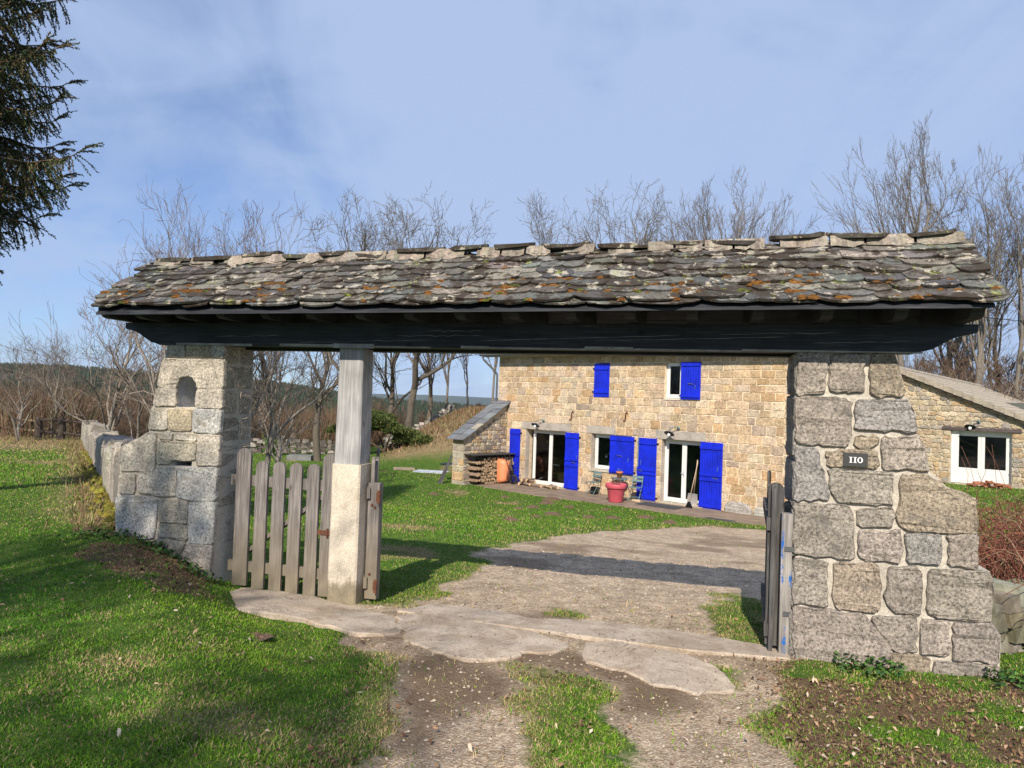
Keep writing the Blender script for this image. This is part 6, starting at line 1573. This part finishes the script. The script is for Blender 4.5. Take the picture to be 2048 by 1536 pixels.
n_ = 16000; P = np.column_stack([rg.uniform(-9, 2, n_), rg.uniform(34, 52, n_)]); P = P[(ss(-7.5, -4.5, P[:, 0])*ss(36., 40, P[:, 1]) > rg.random(len(P))) & ~((P[:, 0] > -2.5) & (P[:, 1] < 40))]
scrub('dry_bracken', 'rust coloured dead bracken covering the bank left of the house', P, (.12, .36), (.012, .03), [(.27, .16, .095), (.22, .125, .07), (.32, .22, .14), (.15, .11, .055), (.12, .12, .045)], 'bracken')
n_ = 9000; P = np.column_stack([rg.uniform(8, 34, n_), rg.uniform(34, 50, n_)]); scrub('scrub', 'grey brown scrub behind the annex roof', P, (1.5, 5.), (.012, .03), [(.22, .17, .13), (.28, .22, .16), (.16, .12, .09)])
# long dry grass along the foot of the low wall and the field edge
n_ = 12000; t = rg.random(n_)*LL; off_ = -np.abs(rg.normal(.25, .22, n_))
P = A0+D_*t[:, None]+Nn*(off_)[:, None]; o_ = rg.random(n_) < .5; P[o_] = np.column_stack([rg.uniform(-22, -11, o_.sum()), rg.uniform(24, 31, o_.sum())])
scrub('long_grass', 'long yellowed grass along the low wall and the field edge', P, (.04, .15), (.004, .010), [(.33, .25, .14), (.26, .18, .10), (.14, .17, .04), (.20, .12, .075)], 'grass')
m = MB()
for k_ in range(320):
    t = rg.random()*min(LL, 14); c = A0+D_*t-Nn*(.25+abs(rg.normal(0, .10))); z = gzf(*c)+rg.uniform(0, .14); r = rg.uniform(.025, .06); n2_ = 7; col = jitc((.15, .135, .022), .35)
    b = m.pts([(c[0], c[1], z+r*.8)]); m.pts([(c[0]+r*math.cos(6.28*j/n2_)*rg.uniform(.7, 1.3), c[1]+r*math.sin(6.28*j/n2_)*rg.uniform(.7, 1.3), z-.02) for j in range(n2_)])
    for j in range(n2_): m.face((b, b+1+j, b+1+(j+1) % n2_), col)
o = m.build('wall_moss', MOSS, None, True, G(-6, 10)); tag(o, 'yellow green moss cushions along the foot of the low wall', 'moss', None, 'stuff')

# ---- hills, valley and far ridge
prof = [(-4000, 735), (-300, 722), (0, 727), (130, 730), (330, 746), (500, 758), (600, 770), (680, 784), (760, 795), (850, 803), (950, 812), (1100, 822), (2350, 850), (6000, 850)]
def skyz(px_, D):
    y = np.interp(px_, [a for a, b in prof], [b for a, b in prof]); return atY(px_, y, D)
RADS = [96, 130, 200, 320, 500, 700, 900, 1100, 1300, 1450, 1500, 1600, 2000, 3000]
V = []; pxs = np.concatenate([np.arange(-3200, -300, 145), np.arange(-300, 2400, 18), np.arange(2400, 5200, 140)])
for R_ in RADS:
    for pq in pxs:
        q = skyz(pq, 1500.); ux = q[0]/1500; top = q[2]-9.
        f = float(ss(350, 1500, R_)); z = -14-(ss(96, 320, R_))*16.; z = z*(1-f)+top*f
        if R_ > 1500: z = top-(R_-1500)*.05
        z += (fbm(ux*R_/170., R_/170., 3)-.5)*20*float(ss(300, 800, R_))*(1 if R_ < 1450 else .3)
        V.append((ux*R_, R_, z))
V = np.array(V); nc_ = len(pxs); i, j = np.meshgrid(np.arange(len(RADS)-1), np.arange(nc_-1), indexing='ij'); i = i.ravel(); j = j.ravel()
Fc = np.stack([i*nc_+j, i*nc_+j+1, (i+1)*nc_+j+1, (i+1)*nc_+j], 1)
HILLM = mat_plain('hill_heath', (.05, .045, .026), .95, 0, .5, .02)
o = fast('hills', V, Fc, np.full((len(Fc), 3), .1), HILLM, k=4); tag(o, kind='structure'); HV = V
V = []; xs = np.linspace(-9000, 16000, 120)
for Y_, dz in ((5200, -900), (9000, 0), (9400, -20), (9900, -700)):
    for x in xs: pq = 1024+1422*x/9000.; yy = 800+.035*(pq-1024)+1; q = 1.94+(-1+8*fbm(x/1500.+3, 1., 4))/1422*9000+dz; V.append((x*Y_/9000, Y_, q))
nc_ = len(xs); i, j = np.meshgrid(np.arange(3), np.arange(nc_-1), indexing='ij'); i = i.ravel(); j = j.ravel(); Fc = np.stack([i*nc_+j, i*nc_+j+1, (i+1)*nc_+j+1, (i+1)*nc_+j], 1)
o = fast('far_hills', np.array(V), Fc, np.full((len(Fc), 3), .1), mat_plain('far_forest', (.05, .065, .04), .95, 0, .3, .001), k=4); tag(o, kind='structure')
# conifers on the hill: one mesh of small ragged spires
n_ = 19000; pq = rg.uniform(-250, 1150, n_); Rr_ = 450+1120*rg.random(n_)**.6
clump = fbm(pq*.006+Rr_*.001, Rr_*.004, 4); keep = (clump > .28) | (Rr_ > 1440); pq = pq[keep]; Rr_ = Rr_[keep]; n_ = len(pq)
ux = (pq-1024)/1422.
from bisect import bisect_left
def hillz(pq_, R_):
    q = skyz(pq_, 1500.); top = q[2]-9.; f = float(ss(350, 1500, R_)); z = (-14-16.)*(1-f)+top*f
    if R_ > 1500: z = top-(R_-1500)*.05
    return z+(fbm(q[0]/1500*R_/170., R_/170., 3)-.5)*20*float(ss(300, 800, R_))*(1 if R_ < 1450 else .3)
V = []; C = []
for a, r in zip(pq, Rr_):
    x = atY(a, 800, r)[0]; z = hillz(a, r)-1; h = rg.uniform(7, 15); w = h*rg.uniform(.16, .26); k_ = 4; ph = rg.uniform(0, 1.5); col = np.array((.028, .042, .022))*rg.uniform(.6, 1.5) if rg.random() < .85 else np.array((.09, .065, .045))
    for lo_, hi_, ww in ((0., .55, 1.), (.3, .8, .75), (.55, 1., .5)):
        for j in range(k_):
            a0, a1 = ph+6.28*j/k_, ph+6.28*(j+1)/k_
            V += [(x+math.cos(a0)*w*ww, r+math.sin(a0)*w*ww, z+h*lo_), (x+math.cos(a1)*w*ww, r+math.sin(a1)*w*ww, z+h*lo_), (x, r, z+h*hi_)]; C.append(col)
o = fast('hill_forest', np.array(V), np.arange(len(V)).reshape(-1, 3), np.array(C), NEEDLE); tag(o, 'dark conifer forest covering the long hill on the horizon', 'forest', None, 'stuff')

# ---- molehills
MHM = mat_plain('mole_soil', (.12, .075, .048), .97, 0, .45, 40, .02)
for k_, (a, b, r) in enumerate(MOLES+[(515, 1275, .13)]):
    c = hitg(a, b); r *= .72; m = MB(); n2_ = 14; rings = []; asp = rg.uniform(.6, .95)
    for q, h in ((1.25, -.02), (1., .03), (.7, .10), (.35, .15), (.12, .165)):
        rings.append(m.pts([(c[0]+r*q*math.cos(6.28*j/n2_)*(1+rg.normal(0, .12)), c[1]+r*q*asp*math.sin(6.28*j/n2_)*(1+rg.normal(0, .12)), gzf(c[0], c[1])+h*r*2.1*(.45 if k_ == len(MOLES) else 1)+rg.normal(0, .008)) for j in range(n2_)]))
    for q in range(4):
        for j in range(n2_): m.face((rings[q]+j, rings[q]+(j+1) % n2_, rings[q+1]+(j+1) % n2_, rings[q+1]+j))
    m.face([rings[4]+j for j in range(n2_)])
    if k_ == len(MOLES): tag(m.build('molehill', MHM, None, False, tuple(c)), 'small flattened brown molehill in the near grass left of the driveway', 'molehill')
    else: tag(m.build('molehill', MHM, None, False, tuple(c)), 'brown molehill on the lawn in front of the terrace', 'molehill', 'molehills on the lawn before the house')

# ---- grass blades, leaves, litter
SLABP = [gpoly(p) for p in ([(795, 1222), (860, 1208), (1000, 1224), (1050, 1238), (1180, 1243), (1360, 1262), (1500, 1285), (1575, 1300), (1580, 1320), (1400, 1305), (1200, 1280), (1000, 1250)], [(440, 1190), (470, 1178), (560, 1185), (650, 1200), (720, 1213), (798, 1230), (812, 1258), (775, 1277), (690, 1267), (600, 1247), (500, 1228), (450, 1210)],
 [(792, 1234), (830, 1226), (900, 1233), (1000, 1251), (1090, 1268), (1140, 1285), (1110, 1302), (1050, 1306), (1020, 1316), (970, 1325), (890, 1310), (820, 1282), (800, 1258)], [(1158, 1302), (1175, 1284), (1250, 1286), (1360, 1304), (1430, 1328), (1466, 1356), (1462, 1380), (1400, 1392), (1330, 1372), (1220, 1338), (1166, 1320)])]
def clear(x, y, terr=True):
    k = np.ones(len(x), bool)
    for P in SLABP: k &= ~in_poly(x+(fbm(x*9, y*9, 2)-.5)*.10, y+(fbm(x*9+5, y*9, 2)-.5)*.10, P)
    hx = (x-HF.O[0])*HF.U[0]+(y-HF.O[1])*HF.U[1]; hw = (x-HF.O[0])*HF.N[0]+(y-HF.O[1])*HF.N[1]
    k &= ~((hw < np.interp(hx, [a for a, b in front], [b for a, b in front])+.02) & (hx > -8.2) & (hx < 5.5))
    gu = (x-GF.O[0])*GF.U[0]+(y-GF.O[1])*GF.U[1]; gw = (x-GF.O[0])*GF.N[0]+(y-GF.O[1])*GF.N[1]
    k &= ~((gw < .10) & (gw > -.5) & (((gu > -6.2) & (gu < -5.2)) | ((gu > -.05) & (gu < 1.4)) | ((gu > -4.05) & (gu < -3.7))))
    ax = (x-AF.O[0])*AF.U[0]+(y-AF.O[1])*AF.U[1]; aw = (x-AF.O[0])*AF.N[0]+(y-AF.O[1])*AF.N[1]; k &= ~((aw < 0) & (ax > -6.5))
    return k
def sample(n_, r0, r1, a0=-49, a1=46, p=0.):
    n_ = int(n_*1.15)
    th_ = np.radians(rg.uniform(a0, a1, n_)); u = rg.random(n_)
    r = np.exp(np.log(r0)+u*(np.log(r1)-np.log(r0))); return r*np.sin(th_), r*np.cos(th_), r
def blades(name, label, n_, r0, r1, prob, colf, hf, wf, lean=.9, cat='grass'):
    x, y, r = sample(n_, r0, r1); g, d, s, dr = wgt(x, y); k = clear(x, y) & (rg.random(len(x)) < prob(g, d, s, dr, x, y)); x, y, r, g, d, s, dr = [q[k] for q in (x, y, r, g, d, s, dr)]
    n_ = len(x); z = gz(x, y)-.012; B_ = np.column_stack([x, y, z]); h = hf(r, dr, n_)[:, None]; w = wf(r, n_)[:, None]
    a = rg.uniform(0, 6.28, n_); ln = np.abs(rg.normal(0, lean, n_)); dirv = np.column_stack([np.cos(a)*ln, np.sin(a)*ln, np.ones(n_)]); dirv /= np.linalg.norm(dirv, axis=1)[:, None]
    b = rg.uniform(0, 6.28, n_); wv = np.column_stack([np.cos(b), np.sin(b), np.zeros(n_)])*w
    tip = B_+dirv*h; mid = B_+(dirv*.5+np.array([0, 0, .12]))*h
    V = np.stack([B_-wv, B_+wv, mid+wv*.75, mid-wv*.75, tip+np.column_stack([np.cos(a), np.sin(a), -.4*np.ones(n_)])*h*.12], 1).reshape(-1, 3); i = np.arange(n_)*5
    Fc = np.concatenate([np.stack([i, i+1, i+2], 1), np.stack([i, i+2, i+3], 1), np.stack([i+3, i+2, i+4], 1)]); C = colf(x, y, g, s, dr, n_); C = np.concatenate([C, C, C])
    o = fast(name, V, Fc, C, BLADE, (0, 6, 0)); print(name, n_); return tag(o, label, cat, None, 'stuff')
def gcol(x, y, g, s, dr, n_):
    u = rg.random(n_); pn = fbm(x*1.1+50, y*1.1, 3); pd = np.clip(dr*(.62+.4*ss(14, 24, y))+ss(.5, .75, fbm(x*2.3+9, y*2.3+60, 3))*.28+.10+g*.3+s*.3, 0, .92)
    G1 = np.array((.070, .195, .010)); G2 = np.array((.165, .27, .018)); S1 = np.array((.42, .33, .165)); S2 = np.array((.28, .21, .10))
    c = G1+(G2-G1)*np.clip(pn*1.6-.3+rg.normal(0, .2, n_), 0, 1)[:, None]; st = S1+(S2-S1)*rg.random(n_)[:, None]
    c = np.where((u < pd)[:, None], st, c); return c*rg.uniform(.65, 1.35, n_)[:, None]
def nz(x, y): return fbm(x*4+11, y*4+3, 4)
def pg_(g, d, s, dr, x, y):
    q = 1-ss(.32, .60, g+(nz(x, y)-.5)*.9); q = np.maximum(q*(1-s*.45), .035*(g > .5)*(nz(x+5, y) > .52)); return q*(.75+.25*(1-dr))
blades('grass', 'short green and straw coloured grass in front of the gate and on the near lawn', 740000, 2.0, 13., pg_, gcol, lambda r, dr, n_: rg.uniform(.014, .040, n_)*(1+.2*dr), lambda r, n_: rg.uniform(.0013, .0026, n_)*(1+.12*r), 1.2)
blades('lawn_grass', 'mown green lawn between the gate and the house', 190000, 13., 42., pg_, gcol, lambda r, dr, n_: rg.uniform(.03, .07, n_), lambda r, n_: rg.uniform(.006, .011, n_)*(r/20), .8)
# green ground cover at the foot of the right pillar and along the bank
def leaves(name, label, x, y, size, cols, flat=.35, zadd=(0., .03), cat='leaves', kind='stuff'):
    n_ = len(x); z = gz(x, y)+rg.uniform(*zadd, n_); B_ = np.column_stack([x, y, z]); a = rg.uniform(0, 6.28, n_); L_ = np.column_stack([np.cos(a), np.sin(a), rg.normal(0, flat, n_)]); W_ = np.column_stack([-np.sin(a), np.cos(a), rg.normal(0, flat, n_)]); s = rg.uniform(size[0], size[1], n_)[:, None]
    up_ = np.array([0, 0, 1.])*s*rg.uniform(.05, .5, (n_, 1))
    V = np.stack([B_-L_*s, B_-L_*s*.2+W_*s*.5+up_, B_+L_*s, B_+L_*s*.1-W_*s*.5+up_*.6], 1).reshape(-1, 3); i = np.arange(n_)*4; Fc = np.concatenate([np.stack([i, i+1, i+2], 1), np.stack([i, i+2, i+3], 1)])
    C = np.array(cols)[rg.integers(0, len(cols), n_)]*rg.uniform(.6, 1.35, (n_, 1)); C = np.concatenate([C, C]); o = fast(name, V, Fc, C, LEAF, (float(x.mean()), float(y.mean()), 0)); return tag(o, label, cat, None, kind)
gp = np.array([GF.p(u, 0, .14+abs(rg.normal(0, .13)))[:2] for u in rg.uniform(.0, 1.9, 800) if vnoise(u*5, 3.) > .35]); leaves('ground_cover', 'low green weeds at the foot of the right pillar', gp[:, 0], gp[:, 1], (.012, .03), [(.045, .11, .02), (.08, .16, .03), (.03, .07, .02)], .5, (.0, .09), 'weeds')
gp = np.array([GF.p(u, 0, .14+abs(rg.normal(.1, .14)))[:2] for u in rg.uniform(-6.6, -5.0, 500)]); leaves('ground_cover', 'low green weeds at the foot of the left pillar', gp[:, 0], gp[:, 1], (.012, .03), [(.045, .11, .02), (.08, .16, .03), (.03, .07, .02)], .5, (.0, .07), 'weeds')
x, y, r = sample(60000, 2., 7.5); g, d, s, dr = wgt(x, y); k = clear(x, y) & (rg.random(len(x)) < s*.6+.012); leaves('leaf_litter', 'brown crumbled leaf litter on the bare soil beside the pillars', x[k], y[k], (.006, .022), [(.12, .06, .035), (.20, .11, .06), (.07, .04, .025), (.27, .18, .11)], .4, (0, .02), 'leaf litter')
x, y, r = sample(6500, 2., 7.5); k = clear(x, y) & (rg.random(len(x)) < np.where(in_poly(x, y, LITTER), .5, .06)); leaves('dead_leaves', 'pale fallen leaves scattered on the foreground', x[k], y[k], (.009, .022), [(.42, .29, .19), (.50, .38, .28), (.30, .17, .095), (.46, .37, .29)], .45, (.01, .04), 'fallen leaves')
# loose stones on the gravel
x, y, r = sample(26000, 2., 12.); g, d, s, dr = wgt(x, y); k = clear(x, y) & (rg.random(len(x)) < g*.65*(1-d*.4)); x = x[k]; y = y[k]
n_ = len(x); s = rg.uniform(.004, .014, n_)*(.6+y*.09); base = np.array([(1, 0, 0), (0, 1, 0), (-1, 0, 0), (0, -1, 0), (0, 0, .7)]); z = gz(x, y)-.01
V = np.column_stack([x, y, z])[:, None]+base[None]*s[:, None, None]*rg.uniform(.7, 1.3, (n_, 5, 1)); i = np.arange(n_)*5; Fc = np.concatenate([np.stack([i+a, i+b, i+4], 1) for a, b in ((0, 1), (1, 2), (2, 3), (3, 0))])
C = np.array([(.36, .28, .20), (.42, .34, .25), (.24, .175, .125), (.52, .44, .34)])[rg.integers(0, 4, n_)]; C = np.concatenate([C]*4); o = fast('gravel', V.reshape(-1, 3), Fc, C, LEAF, (0, 7, 0)); tag(o, 'loose pale gravel on the driveway', 'gravel', None, 'stuff')
x, y, r = sample(9000, 2.5, 7.5); k = ~clear(x, y) & np.any([in_poly(x, y, P) for P in SLABP], axis=0); x = x[k]; y = y[k]; n_ = len(x); s = rg.uniform(.002, .007, n_); z = gz(x, y)+.012
V = np.column_stack([x, y, z])[:, None]+base[None]*s[:, None, None]*rg.uniform(.7, 1.3, (n_, 5, 1)); i = np.arange(n_)*5; Fc = np.concatenate([np.stack([i+a, i+b, i+4], 1) for a, b in ((0, 1), (1, 2), (2, 3), (3, 0))])
C = np.array([(.30, .23, .16), (.40, .33, .25), (.14, .10, .07)])[rg.integers(0, 3, n_)]; C = np.concatenate([C]*4); o = fast('grit', V.reshape(-1, 3), Fc, C, LEAF, (0, 6, 0)); tag(o, 'grit and crumbs of soil lying on the concrete aprons', 'gravel', None, 'stuff')
# overhead wires at the right
for k_, (ya, yb) in enumerate(((622, 626), (768, 770))):
    a = atY(1880, ya-2, 40.); b = atY(2300, yb+4, 36.); w_ = thing('overhead_wire', ['thin dark wire crossing the trees at the right, upper of two', 'thin dark wire crossing the trees at the right, lower of two'][k_], 'wire', tuple((a+b)/2)); m = MB()
    m.tube([a+(b-a)*t+np.array([0, 0, -.5*math.sin(math.pi*t)]) for t in np.linspace(0, 1, 12)], .018, 4); m.build('cable', BLACKM, w_)
HAZE = True
if HAZE:
    hm = bpy.data.materials.new('haze'); hm.use_nodes = True; t = hm.node_tree; t.nodes.clear(); out_ = nd(t, 'ShaderNodeOutputMaterial'); pv = nd(t, 'ShaderNodeVolumePrincipled')
    pv.inputs['Color'].default_value = (.62, .75, .95, 1); pv.inputs['Density'].default_value = 3e-5; pv.inputs['Anisotropy'].default_value = .0; t.links.new(pv.outputs[0], out_.inputs['Volume'])
    m = MB(); B0, B1 = (-17500, -200, -960), (17500, 10200, 260)
    m.box8([(x, y, z) for z in (B0[2], B1[2]) for x, y in ((B0[0], B0[1]), (B1[0], B0[1]), (B1[0], B1[1]), (B0[0], B1[1]))]); hz = m.build('haze', hm); tag(hz, 'thin blue winter haze between the gate and the far hills', 'haze', None, 'stuff'); hz.display_type = 'WIRE'
